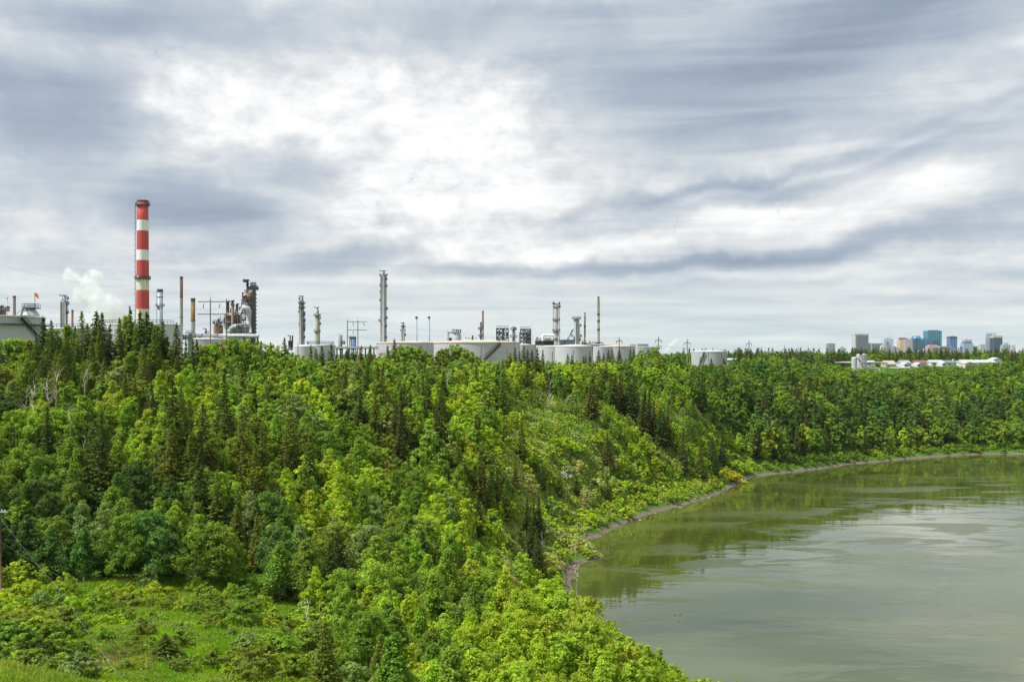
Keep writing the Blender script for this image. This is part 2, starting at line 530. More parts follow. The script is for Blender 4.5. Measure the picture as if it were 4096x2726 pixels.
def build_ground():
    xs = axis(-300, 420, 2.5, 20000, 22000)
    ys = axis(-40, 700, 2.5, 3000, 24000)
    gx, gy = np.meshgrid(xs, ys)
    z = ground(gx.ravel(), gy.ravel())
    nx, ny = len(xs), len(ys)
    v = np.c_[gx.ravel(), gy.ravel(), z]
    i = np.arange(nx - 1)[None, :] + np.arange(ny - 1)[:, None] * nx
    i = i.ravel()
    f = np.c_[i, i + 1, i + 1 + nx, i + nx]
    me = np_mesh('ground', v, f)
    me.polygons.foreach_set('use_smooth', np.ones(len(f), bool))
    m = bpy.data.materials.new('ground_cover')
    m.use_nodes = True
    T = NT(m.node_tree)
    tc = T.n('ShaderNodeTexCoord').outputs['Object']
    sp = T.n('ShaderNodeSeparateXYZ', {0: tc})
    n1 = T.n('ShaderNodeTexNoise', {'Vector': tc, 'Scale': 0.09, 'Detail': 8.0, 'Roughness': 0.65}).outputs['Fac']
    n2 = T.n('ShaderNodeTexNoise', {'Vector': tc, 'Scale': 1.6, 'Detail': 6.0, 'Roughness': 0.7}).outputs['Fac']
    green = T.ramp(n1, [(0.30, (0.035, 0.075, 0.010)), (0.48, (0.075, 0.16, 0.014)), (0.62, (0.13, 0.21, 0.025)), (0.78, (0.20, 0.20, 0.07))])
    green = T.mix(T.math('MULTIPLY', n2, 0.6), green, (0.03, 0.06, 0.01, 1))
    n3 = T.n('ShaderNodeTexNoise', {'Vector': tc, 'Scale': 2.4, 'Detail': 8.0, 'Roughness': 0.75}).outputs['Fac']
    mud = T.ramp(n3, [(0.32, (0.045, 0.038, 0.028)), (0.5, (0.15, 0.12, 0.095)), (0.66, (0.30, 0.26, 0.21))])
    zz = T.math('ADD', sp.outputs[2], T.math('MULTIPLY', T.math('SUBTRACT', n2, 0.5), 1.2))
    f = T.n('ShaderNodeMapRange', {'Value': zz, 'From Min': 0.35, 'From Max': 0.95}).outputs[0]
    c = T.mix(f, mud, green)
    # bare brown scrape in the meadow
    dv = T.n('ShaderNodeVectorMath', {0: tc, 1: (wx(440, 96), 96.0, 20.0)}, operation='SUBTRACT').outputs[0]
    dv = T.n('ShaderNodeVectorMath', {0: dv, 1: (0.30, 0.22, 0.0)}, operation='MULTIPLY').outputs[0]
    ln = T.n('ShaderNodeVectorMath', {0: dv}, operation='LENGTH').outputs['Value']
    ln = T.math('ADD', ln, T.math('MULTIPLY', T.math('SUBTRACT', n2, 0.5), 1.4))
    fb = T.n('ShaderNodeMapRange', {'Value': ln, 'From Min': 0.6, 'From Max': 1.1, 'To Min': 1.0, 'To Max': 0.0}).outputs[0]
    c = T.mix(fb, c, (0.22, 0.15, 0.11, 1))
    bp = T.n('ShaderNodeBump', {'Height': n2, 'Strength': 0.6, 'Distance': 0.4}).outputs[0]
    b = T.n('ShaderNodeBsdfPrincipled', {'Base Color': c, 'Roughness': 0.95, 'Specular IOR Level': 0.1, 'Normal': bp})
    T.n('ShaderNodeOutputMaterial', {'Surface': b.outputs[0]})
    me.materials.append(m)
    o = bpy.data.objects.new('ground', me)
    COL.objects.link(o)
    tag(o, kind='structure', label='river valley ground rising from the bank to the plateau')


def np_mesh(name, v, f, attrs=None):
    me = bpy.data.meshes.new(name)
    nv, nf = len(v), len(f)
    k = f.shape[1]
    me.vertices.add(nv)
    me.vertices.foreach_set('co', np.ascontiguousarray(v, np.float32).ravel())
    me.loops.add(nf * k)
    me.polygons.add(nf)
    me.loops.foreach_set('vertex_index', np.ascontiguousarray(f, np.int32).ravel())
    me.polygons.foreach_set('loop_start', np.arange(0, nf * k, k, dtype=np.int32))
    me.polygons.foreach_set('loop_total', np.full(nf, k, np.int32))
    for an, (typ, dom, data) in (attrs or {}).items():
        a = me.attributes.new(an, typ, dom)
        a.data.foreach_set('value' if typ == 'FLOAT' else 'color', np.ascontiguousarray(data, np.float32).ravel())
    me.update(calc_edges=True)
    me.validate()
    return me


def build_water():
    xs = axis(-60, 420, 12, 100, 1700)
    ys = axis(-60, 640, 12, 700, 760)
    gx, gy = np.meshgrid(xs, ys)
    nx, ny = len(xs), len(ys)
    v = np.c_[gx.ravel(), gy.ravel(), np.zeros(nx * ny)]
    i = (np.arange(nx - 1)[None, :] + np.arange(ny - 1)[:, None] * nx).ravel()
    cx = gx.ravel()[i] + 6
    cy = gy.ravel()[i] + 6
    keep = river_s(cx, cy) < 22
    i = i[keep]
    f = np.c_[i, i + 1, i + 1 + nx, i + nx]
    me = np_mesh('water', v, f)
    m = bpy.data.materials.new('river_water')
    m.use_nodes = True
    T = NT(m.node_tree)
    tc = T.n('ShaderNodeTexCoord').outputs['Object']
    # fine ripples, stretched along the flow
    mp = T.n('ShaderNodeMapping', {'Vector': tc, 'Rotation': (0, 0, math.radians(18)), 'Scale': (0.55, 1.0, 1)}).outputs[0]
    r1 = T.n('ShaderNodeTexNoise', {'Vector': mp, 'Scale': 1.1, 'Detail': 3.0, 'Roughness': 0.5}).outputs['Fac']
    r2 = T.n('ShaderNodeTexNoise', {'Vector': mp, 'Scale': 0.16, 'Detail': 2.0, 'Roughness': 0.5}).outputs['Fac']
    # wind-ruffled patches
    mp2 = T.n('ShaderNodeMapping', {'Vector': tc, 'Rotation': (0, 0, math.radians(8)), 'Scale': (0.028, 0.085, 1)}).outputs[0]
    pt = T.n('ShaderNodeTexNoise', {'Vector': mp2, 'Scale': 1.0, 'Detail': 7.0, 'Roughness': 0.62, 'Distortion': 0.7}).outputs['Fac']
    pm = T.n('ShaderNodeMapRange', {'Value': pt, 'From Min': 0.53, 'From Max': 0.575, 'To Min': 0.0, 'To Max': 1.0}, interpolation_type='SMOOTHSTEP').outputs[0]
    st = T.math('MULTIPLY_ADD', pm, 0.075, 0.007)
    b1 = T.n('ShaderNodeBump', {'Height': r1, 'Strength': st, 'Distance': 1.0}).outputs[0]
    b2 = T.n('ShaderNodeBump', {'Height': r2, 'Strength': 0.05, 'Distance': 1.0, 'Normal': b1}).outputs[0]
    # silt: paler over shoals by the bank
    n3 = T.n('ShaderNodeTexNoise', {'Vector': mp2, 'Scale': 0.5, 'Detail': 5.0, 'Roughness': 0.6}).outputs['Fac']
    silt = T.ramp(n3, [(0.35, (0.044, 0.058, 0.008)), (0.65, (0.086, 0.100, 0.026))])
    rg = T.math('MULTIPLY_ADD', pm, 0.13, 0.025)
    b = T.n('ShaderNodeBsdfPrincipled', {'Base Color': silt, 'Roughness': rg, 'IOR': 1.95, 'Specular IOR Level': 0.5, 'Normal': b2})
    T.n('ShaderNodeOutputMaterial', {'Surface': b.outputs[0]})
    me.materials.append(m)
    o = bpy.data.objects.new('water', me)
    COL.objects.link(o)
    tag(o, kind='structure', label='calm green river water reflecting the wooded bank and clouds')


build_ground()
build_water()

# ------------------------------------------------------------------ industrial builders
M_GREY = mat('weathered_steel_grey', (0.29, 0.29, 0.30), 0.6, 0, 0.22, 0.35, streak=0.45, streakcol=(0.17, 0.15, 0.13))
M_DARK = mat('dark_steel', (0.035, 0.038, 0.042), 0.6, 0, 0.3, 1.0)
M_TEAL = mat('dark_green_steel', (0.06, 0.09, 0.095), 0.6, 0, 0.3, 1.0)
M_PALE = mat('pale_insulation_metal', (0.43, 0.425, 0.43), 0.55, 0, 0.14, 0.3, streak=0.4, streakcol=(0.25, 0.23, 0.22))
M_BLUEG = mat('blue_grey_metal', (0.27, 0.32, 0.37), 0.5, 0, 0.15, 0.3, streak=0.3, streakcol=(0.4, 0.42, 0.44))
M_WHITE = mat('white_tank_paint', (0.47, 0.47, 0.49), 0.7, 0, 0.06, 0.15, streak=0.35, streakcol=(0.42, 0.38, 0.32))
M_TANKG = mat('grey_tank_panels', (0.47, 0.47, 0.495), 0.7, 0, 0.07, 0.12, streak=0.45, streakcol=(0.34, 0.31, 0.27), grid=(9.0, 0.42, 0.05, 0.22))
M_TANKP = mat('plain_grey_tank_paint', (0.46, 0.465, 0.49), 0.7, 0, 0.06, 0.1, streak=0.3, streakcol=(0.36, 0.35, 0.34))
M_TANKW = mat('white_panel_tank_paint', (0.50, 0.50, 0.53), 0.65, 0, 0.08, 0.12, streak=0.35, streakcol=(0.38, 0.37, 0.36), grid=(12.0, 0.30, 0.05, 0.10))
M_BEIGE = mat('dusty_beige_roof', (0.50, 0.43, 0.33), 0.85, 0, 0.12, 0.15)
M_RUST = mat('rusty_steel', (0.24, 0.12, 0.055), 0.85, 0, 0.45, 0.4, streak=0.5, streakcol=(0.09, 0.04, 0.025))
M_RUSTV = mat('rust_stained_vessel', (0.36, 0.24, 0.15), 0.85, 0, 0.4, 0.35, streak=0.8, streakcol=(0.07, 0.035, 0.025))
M_WOOD = mat('weathered_pole_wood', (0.30, 0.23, 0.16), 0.9, 0, 0.25, 1.0)
M_WIRE = mat('aluminium_cable', (0.16, 0.17, 0.18), 0.6)
M_INS = mat('dark_glass_insulator', (0.03, 0.05, 0.06), 0.3)
M_ORANGE = mat('orange_windsock_cloth', (0.95, 0.20, 0.04), 0.8)
M_BLUE = mat('blue_painted_steel', (0.10, 0.22, 0.50), 0.5, 0, 0.1)


def platform(c, z, r, w, parent, m=M_DARK, a0=0.0, a1=2 * math.pi, s=1.0, brackets=True):
    b = MB()
    b.ring(c, z, r * 1.01, r + w, 0.25 * s, 16, a0, a1)
    o = b.build('platform', m, parent)
    g = MB().rail(c, z + 0.2 * s, r + w * 0.94, 1.2 * s, 0.07 * s, 12, a0, a1)
    g.build('railing', m, o)
    return o


def ladder(c, z0, z1, r, a, parent, m=M_DARK, s=1.0):
    b = MB()
    ca, sa = math.cos(a), math.sin(a)
    tx, ty = -sa, ca
    for k in (-0.35, 0.35):
        b.tube([(c[0] + ca * (r + 0.3 * s) + tx * k * s, c[1] + sa * (r + 0.3 * s) + ty * k * s, z) for z in (z0, z1)], 0.09 * s, 4, False)
    n = max(3, int((z1 - z0) / (2.2 * s)))
    for i in range(n):
        z = z0 + (z1 - z0) * (i + 0.5) / n
        pts = []
        for q in range(5):
            th = -1.2 + 2.4 * q / 4
            rr = 0.6 * s
            pts.append((c[0] + ca * (r + 0.3 * s + rr * math.cos(th)) + tx * rr * math.sin(th), c[1] + sa * (r + 0.3 * s + rr * math.cos(th)) + ty * rr * math.sin(th), z))
        b.tube(pts, 0.07 * s, 4, False)
    return b.build('ladder', m, parent)


def base_z(px, d):
    return gz(wx(px, d), d) - 0.3


def stack(label, px, w, top, d, m, name='stack', cap=True, plats=(), taper=1.0, rings=(), group=None, cat='smokestack', capm=None, lad=None):
    """plain flue: shell, cap ring, optional platforms at photo rows"""
    k = d / F
    x = wx(px, d)
    z0 = base_z(px, d)
    zt = zy(top, d)
    t = empty(name, (x, d, z0), label, cat, group)
    r = w * k / 2
    b = MB()
    b.lathe((x, d), [(r * taper, z0), (r, zt), (r * 0.86, zt), (r * 0.86, zt - 2.5)], 28)
    b.build('shell', m, t)
    if cap:
        c = MB()
        c.lathe((x, d), [(r * 1.03, zt - w * k * 0.5), (r * 1.10, zt - 0.2), (r * 1.10, zt + 0.15), (r * 0.87, zt + 0.16)], 24)
        c.build('cap', capm or M_DARK, t)
    for ry in rings:
        z = zy(ry, d)
        MB().lathe((x, d), [(r * 1.0, z - 0.3), (r * 1.08, z - 0.2), (r * 1.08, z + 0.2), (r * 1.0, z + 0.3)], 24).build('flange', M_DARK if m is not M_RUST else M_RUST, t)
    for (ry, pw) in plats:
        platform((x, d), zy(ry, d), r * 1.02, pw * k, t, s=max(1.0, k * 5))
    if lad is not None:
        ladder((x, d), z0, zt - 1, r, lad, t, s=max(1, k * 4))
    return t


def column(label, px, w, top, d, m=M_GREY, plats=(), mast=None, side=(), pipes=(), group=None, name='process_column', w2=None, split=None, cat='column'):
    """fractionating column: shell with domed head, ring platforms, side platforms, side piping, davit on top
    plats: (row, extra px) rings; side: (row, +1/-1, extra px); pipes: px offsets of vertical lines; mast: row of the davit top"""
    k = d / F
    x = wx(px, d)
    z0 = base_z(px, d)
    zt = zy(top, d)
    r = w * k / 2
    s = max(1.0, k * 5.5)
    t = empty(name, (x, d, z0), label, cat, group)
    prof = [(r, z0), (r, zt - r * 0.6), (r * 0.92, zt - r * 0.3), (r * 0.65, zt - r * 0.08), (r * 0.2, zt), (0.01, zt)]
    if w2:
        zs = zy(split, d)
        r2 = w2 * k / 2
        prof = [(r2, z0), (r2, zs), (r, zs + r * 0.7)] + prof[1:]
    MB().lathe((x, d), prof, 24).build('shell', m, t)
    for (ry, pw) in plats:
        platform((x, d), zy(ry, d), r, pw * k, t, s=s)
    for (ry, sg, pw) in side:
        a = 0 if sg > 0 else math.pi
        o = platform((x, d), zy(ry, d), r, pw * k, t, a0=a - 0.75, a1=a + 0.75, s=s)
    sides = [sg for _, sg, _ in side] or [1]
    for sg in sorted(set(sides)):
        rows = [ry for ry, q, _ in side if q == sg] or [top]
        ladder((x, d), z0, zy(min(rows), d), r, 0 if sg > 0 else math.pi, t, s=s * 0.9)
    for off in pipes:
        xo = off * k
        yy = d - math.sqrt(max(r * r - min(abs(xo), r) ** 2, 0)) - 0.35 * s
        pr = 0.28 * s * 1.3
        MB().tube([(x + xo, yy, z0), (x + xo, yy, zt - r * 0.9), (x + xo * 0.6, yy + r * 0.5, zt + 1.0 * s), (x, d, zt + 0.9 * s)], pr, 6).build('pipe', M_PALE, t)
    if mast:
        zm = zy(mast, d)
        b = MB()
        b.tube([(x + r * 0.25, d, zt - 0.5), (x + r * 0.25, d, zm)], 0.28 * s, 5)
        b.box((x - r * 0.35, d, zm), (r * 1.9 + 1.2 * s, 0.4 * s, 0.45 * s))
        b.tube([(x - r * 0.4, d, zm), (x + r * 0.25, d, zm - (zm - zt) * 0.45)], 0.13 * s, 4)
        b.build('davit', M_DARK, t)
        # nozzles and valves on the head
        v = MB()
        for i in range(3):
            a = R.uniform(0, 6.28)
            v.tube([(x + r * 0.5 * math.cos(a), d + r * 0.5 * math.sin(a), zt - r * 0.3), (x + r * 0.6 * math.cos(a), d + r * 0.6 * math.sin(a), zt + s * R.uniform(1.0, 2.2))], 0.22 * s, 5)
        v.build('relief_valve', M_DARK, t)
    return t


def tank(label, pxl, pxr, top, d, m=M_TANKG, roofm=M_BEIGE, dome=10, stair=None, rails=None, girder=False, vents=0, name='storage_tank', group=None, mwall=None):
    k = d / F
    r = (pxr - pxl) / 2 * k
    pc = (pxl + pxr) / 2
    x = wx(pc, d)
    y = d + r * 0.9          # front face at distance d-ish
    r = (pxr - pxl) / 2 * (y / F)
    x = wx(pc, y)
    front = y - r
    zt = zy(top, front + r * 0.4)
    z0 = gz(x, y) - 1.0
    t = empty(name, (x, y, z0), label, 'storage tank', group)
    MB().lathe((x, y), [(r, z0), (r, zt)], 72).build('wall', m, t)
    hz = dome * k
    rf = MB().lathe((x, y), [(r * 1.012, zt - 0.35), (r * 1.012, zt + 0.12), (r * 0.985, zt + 0.18), (r * 0.7, zt + hz * 0.55), (r * 0.35, zt + hz * 0.88), (r * 0.05, zt + hz), (0.01, zt + hz)], 72).build('roof', roofm, t)
    if girder:
        MB().ring((x, y), zt - 3.0, r * 1.002, r + 1.3, 0.35, 72).build('wind_girder', M_DARK, t)
    if rails:
        a0, a1 = rails
        MB().rail((x, y), zt + 0.15, r * 0.985, 1.6, 0.09, 22, a0, a1).build('railing', M_TEAL, t)
    for i in range(vents):
        a = -1.57 + (i - vents / 2) * 0.3
        MB().cyl((x + r * 0.8 * math.cos(a), y + r * 0.8 * math.sin(a)), zt, zt + hz * 0.5 + 1.2, 0.5, 0.35, 10).build('vent', M_PALE, t)
    if stair:
        (xa, ya), (xb, yb) = stair      # photo top and bottom
        b = MB()
        n = 14
        lo, hi = [], []
        for i in range(n + 1):
            u = i / n
            px = xa + (xb - xa) * u
            py = ya + (yb - ya) * u
            dx = None
            # on the wall: solve for the point of the cylinder in this column
            sx = (px - CX) / F
            A = 1 + sx * sx
            Bq = -2 * (y + x * sx)
            Cq = x * x + y * y - (r + 0.8) ** 2
            D = max(Bq * Bq - 4 * A * Cq, 0)
            dd = (-Bq - math.sqrt(D)) / (2 * A)
            lo.append((sx * dd, dd, zy(py, dd)))
        b.tube(lo, 0.42, 4)
        for q in range(n):
            b.tube([(lo[q][0], lo[q][1], lo[q][2]), (lo[q][0], lo[q][1] + 0.7, lo[q][2] - 1.4)], 0.14, 4)
        st = b.build('stair', M_DARK, t)
        MB().tube([(p[0], p[1], p[2] + 1.5) for p in lo], 0.11, 4).build('handrail', M_DARK, st)
    return t, (x, y), r, zt


# ------------------------------------------------------------------ red and white chimney
def chimney():
    d = 900.0
    k = d / F
    x = wx(567, d)
    x = wx(571, d)
    z0 = base_z(571, d)
    zt = zy(803, d)
    t = empty('chimney', (x, d, z0), 'tall round chimney painted in red and white bands', 'chimney')
    rt, rb = 21.5 * k, 26.5 * k

    def rad(z):
        u = (z - zy(1240, d)) / (zt - zy(1240, d))
        return 25.0 * k + (rt - 25.0 * k) * u
    red = (0.52, 0.050, 0.040)
    wh = (0.80, 0.80, 0.80)
    rows = [803, 881, 923, 1000, 1041, 1114, 1160, 1236, 1300]
    m_red = mat('red_chimney_paint', red, 0.75, 0, 0.10, 0.12, streak=0.25, streakcol=(0.62, 0.12, 0.09))
    m_white = mat('white_chimney_paint', wh, 0.75, 0, 0.04, 0.1)
    m_stain = mat('rust_stained_chimney_paint', (0.72, 0.69, 0.58), 0.75, 0, 0.06, 0.1, streak=0.85, streakcol=(0.48, 0.27, 0.06))
    for i in range(8):
        za, zb = zy(rows[i + 1], d), zy(rows[i], d)
        if i == 7:
            za = z0
        m = m_red if i % 2 == 0 else (m_stain if i >= 5 else m_white)
        prof = [(rad(za), za), (rad(zb), zb)]
        if i == 0:
            prof += [(rad(zb) * 0.85, zb), (rad(zb) * 0.85, zb - 4)]
        o = MB().lathe((x, d), prof, 40).build('red_band' if i % 2 == 0 else 'white_band', m, t)
        if m is m_stain and i == 5:
            o['label'] = 'rust stained white band'
    MB().lathe((x, d), [(rt * 1.0, zt - 1.2), (rt * 1.05, zt - 1.0), (rt * 1.05, zt + 0.3), (rt * 0.84, zt + 0.32)], 36).build('rim', mat('dark_red_rim', (0.12, 0.03, 0.03), 0.8), t)
    for (ry, wd) in ((823, 5.5), (1117, 6.5)):
        z = zy(ry, d)
        b = MB().ring((x, d), z, rad(z) * 1.0, rad(z) + wd * k, 0.9, 32)
        o = b.build('platform', M_DARK, t)
        MB().rail((x, d), z + 0.8, rad(z) + wd * k * 0.93, 2.2, 0.15, 26).build('railing', M_DARK, o)
    ladder((x, d), z0, zt - 3, rad(z0) * 0.93, math.radians(205), t, mat('ladder_dark_red', (0.16, 0.05, 0.05), 0.7), s=2.2)
    MB().lathe((x - rt * 0.35, d - rad(zy(1108, d)) - 0.8), [(0.1, zy(1108, d) - 1.2), (1.2, zy(1108, d)), (0.1, zy(1108, d) + 1.2)], 12).build('beacon_light', m_white, t)


chimney()

# ------------------------------------------------------------------ stacks
M_TWO = mat('brown_over_grey_flue', (0.33, 0.33, 0.31), 0.8, 0, 0.15, 0.3, streak=0.35, streakcol=(0.2, 0.17, 0.14))
stack('slender cream vent stack behind the left edge tank, beside the brown stack', 28.5, 5, 1192, 420, mat('cream_flue', (0.5, 0.44, 0.3), 0.8, 0, 0.2, 0.5), cap=True)
stack('short dark brown flue standing left of the orange windsock', 57.5, 11, 1184, 430, mat('brown_flue', (0.14, 0.085, 0.07), 0.85, 0, 0.2, 0.4), cap=True)
stack('small dark rusty pipe stack just right of the far left column', 290, 8, 1240, 520, M_RUST)


def two_tone(label, px, w, top, d, split, up, low):
    k = d / F
    x = wx(px, d)
    z0 = base_z(px, d)
    zt, zs = zy(top, d), zy(split, d)
    r = w * k / 2
    t = empty('stack', (x, d, z0), label, 'smokestack')
    MB().lathe((x, d), [(r * 1.04, z0), (r, zs)], 28).build('lower_shell', low, t)
    MB().lathe((x, d), [(r, zs + 0.01), (r, zt), (r * .86, zt), (r * .86, zt - 3)], 28).build('upper_shell', up, t)
    MB().lathe((x, d), [(r * 1.02, zt - r * 1.6), (r * 1.05, zt - 0.2), (r * 1.08, zt + 0.2), (r * .87, zt + 0.2)], 24).build('cap', M_TEAL, t)
    for ry in (split, split + 80):
        z = zy(ry, d)
        if z > z0 + 3:
            MB().lathe((x, d), [(r * 1.0, z - 0.3), (r * 1.10, z - 0.2), (r * 1.10, z + 0.2), (r * 1.0, z + 0.3)], 24).build('flange', M_DARK, t)


M_BROWN = mat('brown_scorched_steel', (0.15, 0.08, 0.06), 0.85, 0, 0.35, 0.35, streak=0.4, streakcol=(0.25, 0.16, 0.13))
two_tone('tallest thin flue, brown above and grey below, right of striped chimney', 725.5, 12.5, 1107, 620, 1188, M_BROWN, M_TWO)
M_ORUST = mat('orange_rust_flue', (0.30, 0.16, 0.06), 0.85, 0, 0.3, 0.3, streak=0.7, streakcol=(0.14, 0.05, 0.03))
two_tone('thick orange rusty flue between thin grey flue and wooden pole frame', 772, 17.5, 1193, 600, 1282, M_ORUST, M_PALE)
stack('blue grey cylinder stack with ring platform, right of the striped chimney', 640, 22, 1157, 700, M_BLUEG, plats=((1224, 7),), rings=(1188,), lad=math.radians(200), capm=M_TEAL)
for px, lab in ((1666, 'left of two thin blue vent stacks with funnel caps'), (1716, 'right of two thin blue vent stacks with funnel caps')):
    t = stack(lab, px, 7.6, 1272, 560, M_BLUEG, cap=False, group='pair of thin blue vent stacks')
    x, z = wx(px, 560), zy(1272, 560)
    MB().lathe((x, 560), [(0.52, z - 0.2), (0.75, z + 0.2), (0.85, z + 0.3), (0.85, z + 0.9), (0.5, z + 0.95)], 14).build('cap', M_TEAL, t)
two_tone('brown and grey flue with a black pipe stack at its left', 1931.5, 7.4, 1244, 560, 1308, M_BROWN, M_TWO)
stack('short lumpy black pipe stack against the brown grey flue', 1923.5, 7, 1289, 556, M_DARK, plats=((1318, 8), (1347, 6)), cap=True)
stack('thin white vent pipe puffing steam beside the second steel frame', 2127, 3.2, 1297, 540, M_WHITE, name='vent_pipe', cat='vent pipe')


def spiral_stack(label, px, w, top, d, sy0, sy1, rust=None):
    k = d / F
    x = wx(px, d)
    z0 = base_z(px, d)
    zt = zy(top, d)
    r = w * k / 2
    t = empty('spiral_stack', (x, d, z0), label, 'smokestack')
    m = mat('cream_banded_flue' if not rust else 'rust_cream_flue', (0.40, 0.38, 0.28) if not rust else (0.36, 0.30, 0.20), 0.8, 0, 0.2, 0.4, streak=0.6, streakcol=(0.32, 0.17, 0.06) if not rust else (0.40, 0.16, 0.04))
    MB().lathe((x, d), [(r * 1.35, z0), (r * 1.05, zy(sy1, d)), (r * 0.9, zt - 1), (r * 0.5, zt)], 24).build('shell', m, t)
    za, zb = zy(sy1, d), zy(sy0, d)
    for ph in (0, 2.09, 4.19):
        pts = []
        for i in range(60):
            u = i / 59
            a = ph + u * 2 * math.pi * 1.9
            pts.append((x + r * 1.05 * math.cos(a), d + r * 1.05 * math.sin(a), za + (zb - za) * u))
        MB().tube(pts, r * 0.22, 5).build('strake', mat('olive_strake', (0.15, 0.16, 0.12), 0.8), t)
    MB().lathe((x, d), [(r * 0.5, zt - 0.6), (r * 1.0, zt + 0.3), (r * 1.0, zt + 0.8), (r * 0.4, zt + 0.8)], 16).build('cap', M_TEAL, t)
    for ry in ((sy1 + 2, sy1 + 28, sy1 + 63) if not rust else (sy1 + 2,)):
        z = zy(ry, d)
        MB().lathe((x, d), [(r * 1.02, z - 0.8), (r * 1.28, z - 0.6), (r * 1.28, z + 0.6), (r * 1.02, z + 0.8)], 20).build('flange', M_TEAL, t)


spiral_stack('tall cream stack with spiral strakes around its upper half', 2394, 9.0, 1190, 620, 1193, 1255)
spiral_stack('shorter rust-orange stack with spiral strakes, left of the tall one', 2339.5, 6.6, 1255, 600, 1262, 1303, rust=True)

# ------------------------------------------------------------------ process columns
column('grey column with side ladders standing alone left of the steam cloud', 256.5, 23, 1200, 520, plats=(), mast=1181, side=((1197, 1, 6), (1218, 1, 8), (1254, 1, 6)), pipes=(-9, 9))
column('slim grey column ringed by many stacked platforms, left of the pair', 1207.5, 17, 1200, 640, plats=((1216, 6), (1234, 6)), mast=1184, side=((1197, -1, 4), (1250, -1, 6), (1254, 1, 5), (1263, 1, 5), (1282, 1, 6), (1289, 1, 5), (1300, -1, 4), (1303, 1, 6), (1314, 1, 6), (1324, 1, 5), (1352, 1, 5)), pipes=(-6, -2))
M_CREAMC = mat('cream_stained_column', (0.45, 0.42, 0.32), 0.75, 0, 0.15, 0.3, streak=0.6, streakcol=(0.24, 0.16, 0.09))
column('cream column with rust-stained lower shell and two ring platforms', 1269, 16.5, 1253, 640, M_CREAMC, plats=((1263, 6), (1327, 6)), mast=1229, side=((1275, 1, 6), (1298, 1, 7)), w2=20.5, split=1329)
column('very tall slim grey column with a T-shaped davit on top', 1534, 21, 1094, 680, plats=(), mast=1083, side=((1103, -1, 6), (1103, 1, 6), (1119, 1, 5), (1144, -1, 5), (1147, 1, 5), (1171, -1, 4), (1204, -1, 6), (1238, 1, 7), (1240, -1, 3), (1274, 1, 6), (1284, -1, 9), (1307, 1, 4), (1352, 1, 4)), pipes=(-8, -1.5, 2.5))
column('small dark-topped grey column between tallest column and blue vents', 1612.5, 9, 1312, 600, plats=((1310, 4),), mast=1291, side=((1325, -1, 6), (1325, 1, 5), (1343, 1, 7)), pipes=(-2, 2))
column('small grey column between the two square steel frames', 2054.5, 10.5, 1304, 580, plats=((1319, 8), (1349, 10)), mast=None, side=((1318, 1, 4),))
column('fat pale column with four ring platforms beside the dark pipe racks', 2225.5, 22, 1222, 600, M_PALE, plats=((1231, 2), (1282, 3), (1325, 5), (1362, 1)), mast=1214, side=((1217, -1, 3), (1217, 1, 4), (1229, 1, 6)), pipes=(8,))
column('pale twin-pipe column with a wide top platform, left of spiral stacks', 2306.5, 22, 1271, 600, M_PALE, plats=((1276, 7),), mast=None, side=((1305, 1, 8), (1347, -1, 10), (1347, 1, 10), (1362, 1, 6)), pipes=(-3,))


# ------------------------------------------------------------------ blackened regenerator group
def vessel(t, px, w, top, bot, d, m, name='vessel', dome=0.5, cone=0.0):
    k = d / F
    x = wx(px, d)
    r = w * k / 2
    zt, zb = zy(top, d), zy(bot, d)
    prof = [(r * (1 - cone), zb), (r, zb + r * 0.5), (r, zt - r * dome), (r * 0.86, zt - r * dome * 0.45), (r * 0.5, zt - r * dome * 0.1), (0.01, zt)]
    return MB().lathe((x, d), prof, 26).build(name, m, t)


